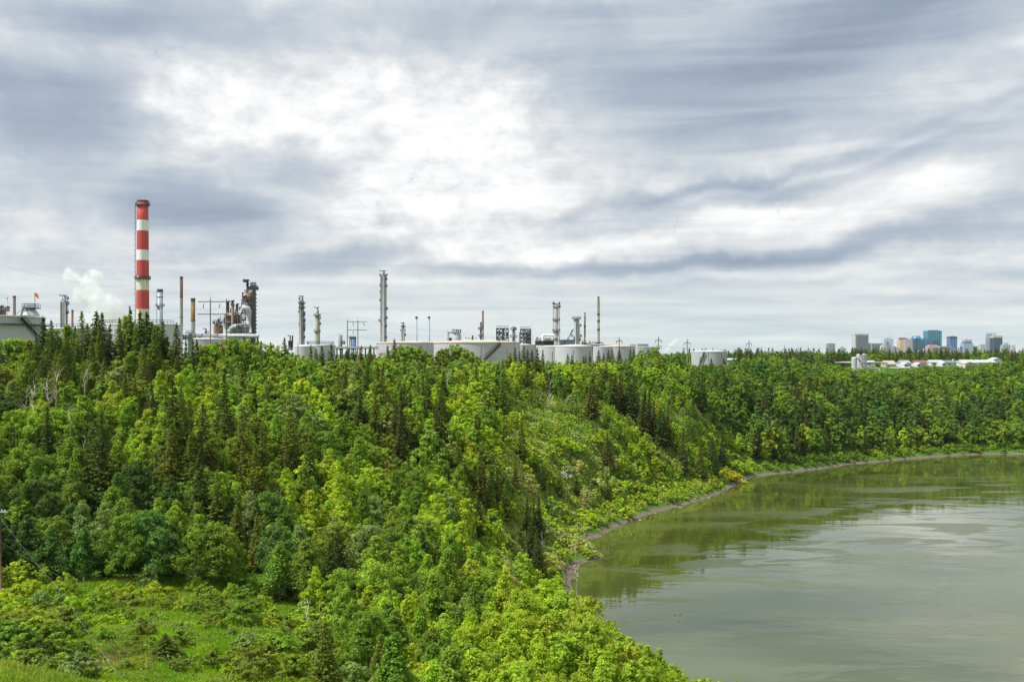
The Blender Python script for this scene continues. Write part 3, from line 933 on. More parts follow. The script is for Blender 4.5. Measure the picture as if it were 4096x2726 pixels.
def reactor():
    d = 640.0
    k = d / F
    x0 = wx(995, d)
    z0 = base_z(995, d)
    t = empty('cracking_tower', (x0, d, z0), 'rusty blackened cracking tower with leg frame and crane arm on top', 'tower')
    vessel(t, 997, 40, 1170, 1202, d, M_RUSTV, 'upper_vessel', 0.7)
    vessel(t, 997, 36, 1200, 1240, d, M_RUSTV, 'neck', 0.1)
    vessel(t, 1000, 30, 1232, 1400, d, mat('soot_brown_shell', (0.13, 0.085, 0.065), 0.9, 0, 0.5, 0.4, streak=0.6, streakcol=(0.03, 0.02, 0.02)), 'riser', 0.1)
    for ry, pw in ((1171, 3), (1202, 6), (1222, 6), (1238, 8), (1262, 8), (1283, 9), (1305, 9), (1320, 8)):
        platform((wx(998, d), d), zy(ry, d), 17 * k, pw * k, t, s=1.5)
    for px in (1019, 1026):
        MB().box((wx(px, d), d - 4, (zy(1150, d) + z0) / 2), (1.0, 1.0, zy(1150, d) - z0)).build('leg', M_DARK, t)
    br = MB()
    for i in range(12):
        ya = 1165 + i * 15
        a = P(1018, ya, d - 4)
        b = P(1027, ya + 15, d - 4)
        br.tube([a, b], 0.22, 4)
        br.tube([P(1018, ya, d - 4), P(1027, ya, d - 4)], 0.22, 4)
    br.build('bracing', M_DARK, t)
    b = MB()
    b.box((wx(1013, d), d, zy(1152, d)), (34 * k, 6, 2.2))
    o = b.build('top_platform', M_DARK, t)
    g = MB()
    for i in range(7):
        g.tube([P(1002 + i * 3.6, 1150, d - 2), P(1002 + i * 3.6, 1128, d - 2)], 0.22, 4)
    g.tube([P(1000, 1142, d - 2), P(1031, 1142, d - 2)], 0.2, 4)
    g.build('vent_pipe', M_DARK, o)
    MB().lathe((wx(1015, d), d), [(12 * k, zy(1151, d)), (12 * k, zy(1146, d)), (6 * k, zy(1143, d)), (0.1, zy(1143, d))], 16).build('drum', M_PALE, t)
    m = MB()
    m.tube([P(990, 1172, d), P(990, 1122, d)], 0.75, 6)
    m.tube([P(984, 1140, d), P(996, 1134, d)], 0.5, 5)
    m.box(P(984, 1121, d), (24 * k, 1.2, 1.3))
    m.box(P(979, 1124, d), (10 * k, 1.4, 1.6))
    m.build('crane_arm', M_DARK, t)
    rr = random.Random(4)
    for i in range(26):
        ex = MB()
        px, py = rr.uniform(966, 984), rr.uniform(1170, 1320)
        ex.tube([P(px, py, d - 5), P(px + rr.uniform(-1, 1), py + rr.uniform(6, 22), d - 5)], rr.uniform(0.2, 0.5), 5)
        ex.tube([P(px, py, d - 5), P(px + rr.uniform(4, 12), py + rr.uniform(-2, 2), d - 4)], rr.uniform(0.15, 0.4), 5)
        ex.build('pipe', M_DARK, t)
    MB().tube([P(972, 1238, d - 9), P(979, 1233, d - 9), P(990, 1235, d - 9), P(994, 1245, d - 9), P(996, 1330, d - 9)], [2.2, 2.2, 2.2, 2.1, 2.1], 12).build('downcomer_pipe', M_PALE, t)

    t2 = empty('regenerator_vessel', (wx(932, d), d - 20, base_z(932, d - 20)), 'wide rusty domed vessel ringed by black walkway left of cracking tower', 'vessel')
    dd = d - 20
    vessel(t2, 931, 56, 1247, 1276, dd, mat('orange_brown_dome', (0.40, 0.22, 0.13), 0.85, 0, 0.3, 0.3, streak=0.5, streakcol=(0.12, 0.06, 0.04)), 'dome', 0.85)
    vessel(t2, 933, 60, 1272, 1400, dd, mat('dark_red_vessel', (0.20, 0.10, 0.075), 0.85, 0, 0.4, 0.35, streak=0.7, streakcol=(0.05, 0.03, 0.025)), 'shell', 0.1)
    for ry, pw in ((1273, 5), (1293, 5), (1312, 4)):
        platform((wx(932, dd), dd), zy(ry, dd), 30 * dd / F, pw * dd / F, t2, s=1.5)
    for a, b_ in ((912, 1205), (948, 1216), (930, 1203)):
        mm = MB()
        mm.tube([P(a, 1250, dd), P(a, b_, dd)], 0.8, 6)
        mm.tube([P(a - 5, b_ + 22, dd), P(a + 6, b_ + 22, dd)], 0.3, 4)
        mm.tube([P(a - 1, b_, dd), P(a + 8, b_, dd)], 0.5, 4)
        mm.build('davit', M_DARK, t2)
    for i in range(30):
        pw_ = MB()
        px, py = rr.uniform(905, 972), rr.uniform(1225, 1262)
        if rr.random() < 0.5:
            px = rr.uniform(960, 975)
            py = rr.uniform(1240, 1320)
        pw_.tube([P(px, py, dd - 14), P(px, py + rr.uniform(6, 20), dd - 14)], rr.uniform(0.15, 0.4), 5)
        pw_.tube([P(px, py, dd - 14), P(px + rr.uniform(4, 10), py, dd - 14)], rr.uniform(0.15, 0.3), 5)
        pw_.build('pipe', M_DARK, t2)
    column('slim rust-topped pipe column in front of the wide domed vessel', 930, 9.5, 1216, d - 60, mat('rosy_grey_pipe', (0.33, 0.27, 0.25), 0.8, 0, 0.2, 0.3, streak=0.4), plats=((1222, 3),), mast=1203)
    t3 = empty('drum', (wx(873, d), d - 10, base_z(873, d - 10)), 'squat rust-streaked round vessel standing behind the wooden pole frame', 'vessel')
    vessel(t3, 873, 37, 1295, 1400, d - 10, mat('rust_violet_drum', (0.27, 0.19, 0.15), 0.85, 0, 0.4, 0.3, streak=0.7, streakcol=(0.08, 0.04, 0.03)), 'shell', 0.5)
    platform((wx(873, d - 10), d - 10), zy(1294, d - 10), 17 * k, 5 * k, t3, s=1.5)
    for a, b_ in ((856, 1288), (866, 1290), (874, 1274), (884, 1288), (897, 1270)):
        MB().tube([P(a, 1296, d - 12), P(a, b_, d - 12)], 0.5, 5).build('vent_pipe', M_DARK, t3)
    # big elbow duct
    dk = 560.0
    t4 = empty('elbow_duct', (wx(930, dk), dk, base_z(930, dk)), 'large ribbed grey elbow duct bending down before the rusty vessels', 'duct')
    pts = [P(916, 1420, dk), P(917, 1345, dk), P(920, 1328, dk), P(927, 1316, dk), P(938, 1309, dk), P(955, 1307, dk), P(995, 1307, dk)]
    MB().tube(pts, [2.0] * 2 + [1.9] * 5, 16).build('duct', M_BLUEG, t4)
    rb = MB()
    for i in range(1, 6):
        a = Vector(pts[i])
        tdir = (Vector(pts[i + 1]) - Vector(pts[i - 1])).normalized() * 0.08
        rb.tube([a - tdir, a + tdir], 2.04, 16)
    rb.build('rib', M_TEAL, t4)
    t5 = empty('pipe_rack', (wx(975, 548), 548, base_z(975, 548)), 'tangled scaffold of pale pipes around the large grey elbow duct', 'pipe rack')
    for i in range(16):
        mm = MB()
        px = 946 + i * 3.4
        mm.tube([P(px, 1296 + rr.uniform(-4, 6), 548 + rr.uniform(-3, 3)), P(px, 1420, 548)], 0.22, 5)
        mm.build('post', M_PALE if i % 2 else M_TEAL, t5)
    for i in range(8):
        mm = MB()
        y = 1297 + i * 5
        mm.tube([P(944 + rr.uniform(0, 8), y, 546), P(1003 - rr.uniform(0, 10), y, 546)], 0.24, 5)
        mm.build('pipe', M_PALE if i % 3 else M_TEAL, t5)


reactor()


# ------------------------------------------------------------------ tanks
t, c, r, zt = tank('grey tank with wind girder and black stair at the left edge', -330, 156, 1262, 330, M_TANKP, M_TANKP, dome=3, girder=True, stair=((84, 1268), (165, 1352)))
# gauge platform with windsock
dpl = 338.0
gp = empty('gauge_platform', (wx(122, dpl), dpl, zt), 'railed black platform on a cone atop the left edge tank', 'platform')
MB().lathe((wx(122, dpl), dpl), [(36 * dpl / F, zt + 0.1), (17 * dpl / F, zy(1234, dpl))], 20).build('cone', M_TANKP, gp)
b = MB().box(P(125, 1232, dpl), (52 * dpl / F, 52 * dpl / F, 0.35))
o = b.build('deck', M_DARK, gp)
rl = MB()
kk = dpl / F
cxp = P(125, 1232, dpl)
hw = 25 * kk
for hh in (0.7, 1.4):
    rl.tube([(cxp.x + sx * hw, cxp.y + sy * hw, cxp.z + hh) for sx, sy in ((-1, -1), (1, -1), (1, 1), (-1, 1), (-1, -1))], 0.07, 4, False)
for i in range(6):
    for sy in (-1, 1):
        rl.tube([(cxp.x - hw + i * hw * 0.4, cxp.y + sy * hw, cxp.z), (cxp.x - hw + i * hw * 0.4, cxp.y + sy * hw, cxp.z + 1.4)], 0.07, 4, False)
rl.build('railing', M_DARK, o)
st = MB()
st.tube([P(84, 1262, 320), P(98, 1228, dpl - 2)], 0.25, 4)
st.tube([P(84, 1252, 320), P(98, 1216, dpl - 2)], 0.08, 4)
st.tube([P(66, 1256, 324), P(98, 1228, dpl - 2)], 0.1, 4)
st.build('stair', M_DARK, gp)
ws = empty('windsock', P(139.5, 1232, dpl - 2), 'bright orange windsock drooping from a thin pole on the tank platform', 'windsock')
MB().tube([P(139.5, 1232, dpl - 2), P(139.5, 1172, dpl - 2)], 0.09, 6).build('pole', M_DARK, ws)
MB().tube([P(139.5, 1174, dpl - 2), P(144, 1176, dpl - 2), P(149, 1184, dpl - 2), P(153.5, 1195, dpl - 2)], [0.42, 0.52, 0.38, 0.15], 10).build('sock', M_ORANGE, ws)
# machinery at far left behind the tank
mc = empty('compressor_unit', (wx(12, 400), 400, base_z(12, 400)), 'brown drum with black piping on top at the left edge', 'machinery')
MB().cyl((wx(10, 400), 400), zy(1300, 400), zy(1238, 400), 14 * 400 / F, n=18).build('drum', M_RUSTV, mc)
for i in range(9):
    px = R.uniform(0, 36)
    MB().tube([P(px, 1245, 396), P(px, R.uniform(1222, 1234), 396), P(px + R.uniform(2, 6), R.uniform(1222, 1234), 396)], 0.35, 5).build('pipe', M_DARK, mc)
mm = MB()
mm.tube([P(-2, 1234, 396), P(36, 1234, 396)], 0.2, 4)
mm.tube([P(2, 1230, 397), P(4, 1226, 397), P(9, 1225, 397), P(12, 1229, 397)], 0.6, 6)
mm.build('pipework', M_DARK, mc)

tank('pale tank with roof railing half hidden behind the crest spruces', 150, 440, 1313, 420, M_WHITE, M_WHITE, dome=2, rails=(-2.8, -0.4))
tank('pale grey railed tank below the striped chimney, behind spruce tops', 420, 724, 1296, 430, M_TANKW, M_TANKW, dome=2, rails=(-2.7, -0.35))
tank('low white tank with rounded roof in front of the orange rusty flue', 743, 925, 1355, 480, M_WHITE, M_WHITE, dome=5)
tank('low white tank left of the cream stained column', 1178, 1262, 1384, 440, M_WHITE, M_WHITE, dome=7)
tank('wide pale grey railed tank under the cream stained column', 1228, 1341, 1380, 455, M_TANKP, M_WHITE, dome=3, rails=(-2.9, -0.25))
tank('long pale tank with beige roof left of the tank with black stair', 1505, 1800, 1369, 500, M_TANKG, M_BEIGE, dome=7)
t, c, r, zt = tank('big panelled tank with beige dome and black diagonal stair', 1736, 2076, 1368, 455, M_TANKG, M_BEIGE, dome=11, stair=((2002, 1372), (1936, 1436)))
for i, px in enumerate((1863, 1874, 1890, 1901)):
    MB().cyl((wx(px, c[1] - 4), c[1] - 4), zt + 1.0, zt + 2.4 + (i == 2) * 0.9, 0.8 - 0.2 * (i == 2), 0.3, 10).build('vent', M_WHITE if i != 2 else M_DARK, t)
tank('panelled tank part-hidden right of the black stair tank', 2040, 2142, 1378, 500, M_TANKG, M_BEIGE, dome=4)
tank('white tank between the thin white vent and the front round tank', 2146, 2290, 1385, 470, M_TANKW, M_BEIGE, dome=5)
tank('front round white tank standing below the pale twin-pipe column', 2220, 2372, 1384, 440, M_TANKW, M_WHITE, dome=8)
tank('white tank behind small spruces, just below the tall spiral stack', 2362, 2450, 1386, 480, M_TANKW, M_WHITE, dome=2)
tank('wide pale tank with beige roof carrying a cross-arm power pole', 2397, 2540, 1384, 500, M_TANKW, M_BEIGE, dome=6)
tank('farther white tank with a small railed platform beside leafy crest', 2500, 2626, 1387, 600, M_TANKW, M_WHITE, dome=3, rails=(-1.9, -1.2))
tank('lone round white tank with rust-marked wall and central stair', 2766, 2907, 1405, 600, mat('chalky_white_tank', (0.42, 0.415, 0.435), 0.7, 0, 0.05, 0.1, streak=0.6, streakcol=(0.36, 0.30, 0.25)), M_WHITE, dome=6, stair=((2818, 1408), (2805, 1444)), vents=0)


# ------------------------------------------------------------------ other plant equipment
def frame(label, x0, x1, top, d, inner):
    t = empty('steel_frame', (wx((x0 + x1) / 2, d), d, base_z(x0, d)), label, 'steel structure')
    z0 = base_z(x0, d)
    dep = (x1 - x0) * d / F
    zt = zy(top, d)
    for yy in (0, dep):
        for px in (x0, (x0 + x1) / 2, x1):
            MB().box((wx(px, d), d + yy, (z0 + zt) / 2), (0.55, 0.55, zt - z0)).build('post', M_TEAL, t)
    for j in range(4):
        z = zt - (zt - zy(1366, d)) * j / 3
        b = MB()
        for yy in (0, dep):
            b.tube([(wx(x0, d), d + yy, z), (wx(x1, d), d + yy, z)], 0.3, 4)
        for px in (x0, x1):
            b.tube([(wx(px, d), d, z), (wx(px, d), d + dep, z)], 0.3, 4)
        b.build('beam', M_TEAL, t)
        if j < 3:
            z2 = zt - (zt - zy(1366, d)) * (j + 1) / 3
            mid = (x0 + x1) / 2
            for (pa, pb) in ((x0, mid), (x1, mid)):
                MB().tube([(wx(pa, d), d, z2), (wx(pb, d), d, z)], 0.22, 4).build('brace', M_TEAL, t)
                MB().tube([(wx(pa, d), d + dep, z), (wx(pb, d), d + dep, z2)], 0.2, 4).build('brace', M_TEAL, t)
    b = MB()
    for i in range(7):
        px = x0 + (x1 - x0) * i / 6
        b.tube([(wx(px, d), d, zt), (wx(px, d), d, zt + 1.5)], 0.1, 4)
    b.tube([(wx(x0, d), d, zt + 1.5), (wx(x1, d), d, zt + 1.5)], 0.1, 4)
    b.build('railing', M_TEAL, t)
    for (px, w, tp, m) in inner:
        vessel(t, px, w, tp, 1400, d + dep / 2, m, 'drum', 0.4)
    b = MB()
    for i in range(14):
        px = R.uniform(x0 + 4, x1 - 4)
        py = R.uniform(top, 1355)
        b.tube([P(px, py, d + 2), P(px, py + R.uniform(5, 14), d + 2)], R.uniform(0.2, 0.6), 5)
        b.tube([P(px, py, d + 2), P(px + R.uniform(-7, 7), py, d + 2)], R.uniform(0.2, 0.4), 5)
    b.build('pipework', M_DARK, t)


frame('square dark steel frame around a slim drum, open lattice, left one', 1986, 2033, 1313, 590, ((2010, 9, 1316, M_GREY),))
frame('square dark steel frame packed with drums beside the thin white vent', 2082, 2125, 1316, 590, ((2095, 8, 1318, M_GREY), (2110, 12, 1322, M_GREY), (2119, 9, 1318, M_TEAL)))

# round vessel on tank skyline at 1828
d = 560.0
t = empty('process_vessel', (wx(1828, d), d, base_z(1828, d)), 'round cream-topped vessel with bent pipe frame behind the beige dome', 'vessel')
vessel(t, 1828, 33, 1331, 1400, d, M_WHITE, 'drum', 0.6)
platform((wx(1826, d), d), zy(1332, d), 12 * d / F, 6 * d / F, t, s=1.4)
b = MB()
for off in (0, 4):
    b.tube([P(1790 + off, 1400, d - 6), P(1790 + off, 1330 + off, d - 6), P(1794 + off, 1326 + off, d - 6), P(1822, 1326 + off, d - 4)], 0.45, 6)
b.build('pipe', M_PALE, t)
MB().box(P(1797, 1357, d - 3), (20 * d / F, 3, 1.9)).build('skid', mat('dark_red_skid', (0.10, 0.03, 0.03), 0.7), t)
b = MB()
for px in (1790, 1815, 1824, 1831, 1842):
    b.tube([P(px, 1332, d - 1), P(px, 1316 + (px % 3) * 2, d - 1)], 0.13, 4)
b.build('antenna', M_DARK, t)
# grey drum and blue tower between the H frames
t = empty('upright_drum', (wx(1361.5, 520), 520, base_z(1361, 520)), 'upright grey drum standing on the white pipe bridge', 'vessel')
vessel(t, 1361.5, 16.5, 1338, 1400, 520, M_GREY, 'shell', 0.25)
b = MB()
for px in (1355, 1360, 1366):
    b.tube([P(px, 1340, 520), P(px, 1334, 520)], 0.12, 4)
b.build('vent', M_PALE, t)
platform((wx(1374, 518), 518), zy(1376, 518), 4 * 518 / F, 3 * 518 / F, t, s=1.2)
t = empty('blue_tower', (wx(1411, 520), 520, base_z(1411, 520)), 'light blue cylindrical tower in a dark frame between pole posts', 'vessel')
vessel(t, 1413, 18, 1350, 1400, 520, mat('light_blue_paint', (0.20, 0.38, 0.72), 0.5, 0, 0.1), 'shell', 0.3)
for px in (1399, 1405, 1423):
    MB().tube([P(px, 1346, 517), P(px, 1410, 517)], 0.22, 4).build('post', M_TEAL, t)
MB().box(P(1411, 1351, 517), (24 * 517 / F, 2, 1.2)).build('beam', M_DARK, t)
b = MB()
for px in (1403, 1412, 1420):
    b.tube([P(px, 1350, 518), P(px, 1341, 518)], 0.15, 4)
b.build('vent', M_TEAL, t)
# pipe bridge
t = empty('pipe_bridge', (wx(1420, 500), 500, base_z(1420, 500)), 'long white pipe bridge on dark trestles below the pole frame', 'pipe bridge')
MB().box(P(1425, 1388.5, 500), (175 * 500 / F, 3.0, 0.95)).build('deck', M_WHITE, t)
b = MB()
b.tube([P(1340, 1393, 500), P(1510, 1393, 500)], 0.25, 5)
b.build('pipe', M_DARK, t)
for px in (1348, 1362, 1369, 1395, 1430, 1440, 1462, 1478, 1496):
    MB().box((wx(px, 500), 500, (zy(1392, 500) + base_z(px, 500)) / 2), (0.5, 1.6, zy(1392, 500) - base_z(px, 500))).build('trestle', M_DARK, t)
# small machine left of columns
t = empty('small_machine', (wx(1160, 470), 470, base_z(1160, 470)), 'small dark pump unit with hooked pipe behind treetops at crest', 'machinery')
b = MB()
b.tube([P(1161, 1390, 470), P(1161, 1342, 470), P(1151, 1342, 470)], 0.3, 5)
b.tube([P(1170, 1390, 470), P(1170, 1341, 470)], 0.35, 5)
b.build('pipe', M_DARK, t)
MB().cyl((wx(1162, 470), 470), zy(1400, 470), zy(1362, 470), 1.1, n=14).build('drum', M_DARK, t)
t = empty('hooked_vent', (wx(825, 520), 520, base_z(825, 520)), 'small black hooked pipe left of the wooden pole frame', 'vent pipe')
b = MB()
b.tube([P(824, 1360, 520), P(824, 1314, 520), P(813, 1314, 520)], 0.35, 5)
b.build('pipe', M_DARK, t)
b = MB()
b.box(P(827, 1334, 520), (14 * 520 / F, 2, 0.4))
b.rail((wx(827, 520), 520), zy(1334, 520), 1.0, 1.3, 0.08, 6)
b.build('platform', M_DARK, t)
t = empty('green_gantry', (wx(757, 470), 470, base_z(757, 470)), 'small green railed gantry at the foot of the orange flue', 'gantry')
MB().box((wx(761, 470), 470, (zy(1334, 470) + base_z(761, 470)) / 2), (1.6, 1.6, zy(1334, 470) - base_z(761, 470))).build('post', mat('faded_green_steel', (0.12, 0.20, 0.15), 0.7), t)
o = MB().box(P(757, 1331, 470), (30 * 470 / F, 3, 0.3)).build('deck', M_TEAL, t)
b = MB()
for i in range(6):
    b.tube([P(743 + i * 5.6, 1331, 468.6), P(743 + i * 5.6, 1321, 468.6)], 0.07, 4)
for y in (1321, 1326):
    b.tube([P(743, y, 468.6), P(771, y, 468.6)], 0.07, 4)
b.build('railing', M_TEAL, o)
t = empty('ribbed_duct', (wx(730, 460), 460, base_z(730, 460)), 'fat horizontal grey duct with hoops beside the railed tank', 'duct')
MB().tube([P(715, 1348, 460), P(748, 1346, 465)], 1.25, 14).build('duct', M_BLUEG, t)
b = MB()
for px in (722, 733, 744):
    b.tube([P(px, 1347.5, 460), P(px + 1, 1347.4, 460)], 1.36, 14)
b.build('hoop', M_TEAL, t)
t = empty('long_duct', (wx(850, 500), 500, base_z(850, 500)), 'long pale insulated pipe line running behind the low white tank', 'pipe')
b = MB().tube([P(770, 1341, 500), P(1035, 1343, 500)], 1.0, 12)
b.build('pipe', M_PALE, t)
for px in (800, 860, 915, 975, 1030):
    MB().box((wx(px, 500), 500, (zy(1344, 500) + base_z(px, 500)) / 2), (0.6, 1.6, zy(1344, 500) - base_z(px, 500))).build('trestle', M_DARK, t)
b = MB()
for px in (782, 809, 870):
    b.tube([P(px, 1341, 499.6), P(px + 1.2, 1341, 499.6)], 1.15, 12)
b.build('hoop', M_TEAL, t)
# exchanger rack 2142-2215
t = empty('exchanger_rack', (wx(2178, 560), 560, base_z(2178, 560)), 'dark open rack crowded with pale exchanger pipes left of fat column', 'pipe rack')
for i in range(8):
    px = 2143 + i * 10
    MB().box((wx(px, 560), 560, (zy(1361, 560) + base_z(px, 560)) / 2), (0.4, 6, zy(1361, 560) - base_z(px, 560))).build('post', M_TEAL, t)
for y in (1361, 1368, 1375):
    MB().box(P(2178, y, 560), (76 * 560 / F, 6, 0.5)).build('beam', M_PALE if y == 1361 else M_TEAL, t)
MB().box(P(2178, 1371, 563), (70 * 560 / F, 2, 2.4)).build('cooler', M_DARK, t)
for i in range(11):
    px = 2146 + i * 5.3
    b = MB()
    hgt = 1349 + (i % 3) * 2.5
    b.tube([P(px, 1362, 558), P(px, hgt + 3, 558), P(px + 1.5, hgt, 558), P(px + 4, hgt, 558), P(px + 5, hgt + 3, 558), P(px + 5, 1362, 558)], 0.38, 6)
    b.build('pipe', M_PALE if i % 4 else M_RUST, t)
b = MB().tube([P(2171, 1362, 556), P(2171, 1345, 556), P(2173, 1341, 556), P(2177, 1339, 556), P(2214, 1339, 556)], 0.65, 8)
t2 = empty('overhead_pipe', (wx(2171, 556), 556, base_z(2171, 556)), 'bright white overhead pipe joining the fat pale column', 'pipe')
b.build('pipe', mat('bright_white_pipe', (0.8, 0.8, 0.79), 0.5), t2)
MB().box((wx(2171, 556), 556, (zy(1362, 556) + base_z(2171, 556)) / 2), (0.8, 0.8, zy(1362, 556) - base_z(2171, 556))).build('post', M_TEAL, t2)
# plant building
t = empty('plant_building', (wx(2268, 580), 580, base_z(2268, 580)), 'low grey-green plant building between the two pale columns', 'building')
zb = base_z(2268, 580)
for (a, b_, tp) in ((2238, 2256, 1361), (2258, 2300, 1360)):
    zt_ = zy(tp, 580)
    MB().box((wx((a + b_) / 2, 580), 583, (zb + zt_) / 2), ((b_ - a) * 580 / F, 6, zt_ - zb)).build('wall', mat('grey_green_cladding', (0.21, 0.25, 0.26), 0.7, 0, 0.12, 0.6), t)
MB().box((wx(2268, 580), 583, zy(1360, 580) + 0.2), (66 * 580 / F, 7, 0.4)).build('roof', M_BLUEG, t)
for i in range(7):
    px = 2242 + i * 8.4
    if abs(px - 2257) < 2:
        continue
    MB().box(P(px, 1367, 579.9), (3.4 * 580 / F, 0.3, 1.0)).build('window', mat('pale_glazing', (0.35, 0.40, 0.44), 0.3), t)
# crane
t = empty('mobile_crane', (wx(2272, 600), 600, base_z(2272, 600)), 'blue lattice crane boom leaning against the twin-pipe column', 'crane')
for off in (0, 4.2):
    b = MB()
    b.tube([P(2271 + off * 0.3, 1357, 596), P(2290 + off, 1316 + off * 0.4, 596)], 0.22, 5)
    b.build('boom', M_BLUE, t)
b = MB()
for i in range(7):
    u = i / 7
    b.tube([P(2271 + 19 * u, 1357 - 41 * u, 596), P(2272.3 + 22 * (u + .1), 1357 - 40 * (u + .1), 596)], 0.12, 4)
b.build('lacing', M_BLUE, t)
MB().box(P(2272, 1356, 597), (1.2, 1.2, 1.6)).build('cab', M_BLUE, t)
MB().box((wx(2272, 597), 597, (zy(1358, 597) + base_z(2272, 597)) / 2), (0.8, 0.8, zy(1358, 597) - base_z(2272, 597))).build('mast', M_BLUE, t)
# dark machinery around the spiral stacks
t = empty('pump_house', (wx(2390, 560), 560, base_z(2390, 560)), 'jumble of rusty and black pipework at the feet of spiral stacks', 'machinery')
for i in range(9):
    px = 2330 + i * 9.5
    b = MB()
    b.box(P(px, 1374 + R.uniform(-2, 2), 560 + R.uniform(-3, 3)), (R.uniform(0.8, 1.6), 2, R.uniform(1.2, 2.4)))
    b.tube([P(px, 1372, 558), P(px, R.uniform(1362, 1370), 558), P(px + 5, R.uniform(1362, 1370), 558)], 0.25, 5)
    b.build('pump', (M_DARK, M_RUST, M_PALE)[i % 3], t)
MB().box(P(2398, 1377, 560), (32 * 560 / F, 4, 1.6)).build('furnace', M_DARK, t)
MB().tube([P(2312, 1377, 557), P(2415, 1378, 557)], 0.4, 6).build('pipe', M_PALE, t)
MB().tube([P(2360, 1380, 556), P(2366, 1374, 556), P(2372, 1372, 556)], 0.4, 6).build('pipe', M_PALE, t)
MB().box((wx(2365, 560), 561, (zy(1378, 560) + base_z(2365, 560)) / 2), (24, 0.8, zy(1378, 560) - base_z(2365, 560))).build('wall', M_PALE, t)
t = empty('rail_platform', (wx(2532, 560), 560, base_z(2532, 560)), 'small dark railed platform between two pale tanks', 'platform')
b = MB().box(P(2532, 1383, 560), (22 * 560 / F, 3, 0.3))
o = b.build('deck', M_TEAL, t)
b = MB()
for i in range(7):
    b.tube([P(2521.5 + i * 3.5, 1383, 558.6), P(2521.5 + i * 3.5, 1377, 558.6)], 0.11, 4)
b.tube([P(2521.5, 1377, 558.6), P(2543, 1377, 558.6)], 0.11, 4)
b.build('railing', M_TEAL, o)
MB().box((wx(2532, 560), 560, (zy(1384, 560) + base_z(2532, 560)) / 2), (0.8, 0.8, zy(1384, 560) - base_z(2532, 560))).build('post', M_TEAL, t)


# ------------------------------------------------------------------ poles and lines
def insulator(a, b, parent):
    m = MB().tube([a, a.lerp(b, 0.25)], 0.018, 4)
    v = a.lerp(b, 0.25)
    pts, rs = [], []
    for i in range(13):
        pts.append(v.lerp(b, i / 12))
        rs.append(0.16 if i % 2 else 0.09)
    m.tube(pts, rs, 7)
    m.build('insulator', M_INS, parent)


def hframe(label, d, posts, arms, brace, ins, s=1.0):
    t = empty('pole_frame', (wx(posts[0][0], d), d, base_z(posts[0][0], d)), label, 'power pole')
    for (px, tp) in posts:
        x = wx(px, d)
        MB().tube([(x, d, base_z(px, d)), (x, d, zy(tp, d))], [0.22 * s, 0.15 * s], 8).build('post', M_WOOD, t)
    for (xa, xb, y) in arms:
        MB().box(P((xa + xb) / 2, y, d - 0.3 * s), (abs(xb - xa) * d / F, 0.22 * s, 0.3 * s)).build('crossarm', M_WOOD, t)
    (a, b) = brace
    MB().tube([P(*a, d - 0.1), P(*b, d - 0.1)], 0.1 * s, 6).build('brace', M_WOOD, t)
    tp = posts[0]
    MB().tube([P(tp[0] - 1.5, tp[1] + 2, d), P(tp[0], tp[1] - 15, d), P(tp[0] + 1.5, tp[1] + 2, d)], 0.05 * s, 4).build('peak_bracket', M_WIRE, t)
    for (a, b) in ins:
        insulator(P(*a, d - 0.5), P(*b, d - 1.5), t)


hframe('near wooden twin-post pole frame before the rusty cracking tower', 300, [(841.5, 1196), (906, 1195)], [(791, 906, 1206), (791, 906, 1256)], ((905, 1292), (855, 1345)),
       [((815, 1209), (813, 1232)), ((881, 1209), (877, 1231)), ((884, 1260), (879, 1281))])
hframe('smaller grey twin-post pole frame beside the light blue tower', 400, [(1431.5, 1282), (1389.5, 1280)], [(1389, 1467, 1286), (1389, 1467, 1319.5)], ((1391, 1343), (1428, 1383)),
       [((1408, 1288), (1416, 1301)), ((1451, 1288), (1458, 1301)), ((1408, 1322), (1416, 1335))])


def crosspole(label, px, top, d, base=None, arm=12, s=1.0, second=True, drop=10):
    k = d / F
    x = wx(px, d)
    z0 = base_z(px, d)
    t = empty('power_pole', (x, d, z0), label, 'power pole', 'single cross-arm power poles along the plateau')
    MB().tube([(x, d, z0), (x, d, zy(top, d))], [0.28 * s, 0.16 * s], 7).build('pole', M_WOOD, t)
    MB().box((x, d - 0.3, zy(top + 15, d)), (2 * arm * k, 0.3 * s, 0.35 * s)).build('crossarm', M_WOOD, t)
    MB().tube([P(px - arm * .5, top + 14, d), P(px, top + 8, d), P(px + arm * .5, top + 14, d)], 0.08 * s, 4).build('brace', M_WOOD, t)
    for sg in (-1, 1):
        MB().tube([P(px + sg * arm, top + 15, d - .3), P(px + sg * arm, top + 15 + drop, d - .3)], 0.13 * s, 5).build('insulator', M_INS, t)
    if second:
        MB().box((x + 0 * k, d - 0.3, zy(top + 38, d)), (2 * arm * 0.9 * k, 0.25 * s, 0.3 * s)).build('crossarm', M_WOOD, t)
        MB().tube([P(px + arm * .9, top + 38, d - .3), P(px + arm * .9, top + 38 + drop, d - .3)], 0.12 * s, 5).build('insulator', M_INS, t)


crosspole('cross-arm power pole in front of the wide beige-roofed tank', 2477, 1349, 430)
crosspole('cross-arm power pole above the leafy crest left of thin steam', 2634, 1346, 470, second=True)
crosspole('tall cross-arm power pole just left of the lone round tank', 2749, 1356, 500)
crosspole('cross-arm power pole rising over dark spruces right of lone tank', 2996, 1359, 560, arm=10, s=1.0)
crosspole('small cross-arm power pole among far spruces left of the city', 3139, 1381, 620, arm=9, s=1.0)


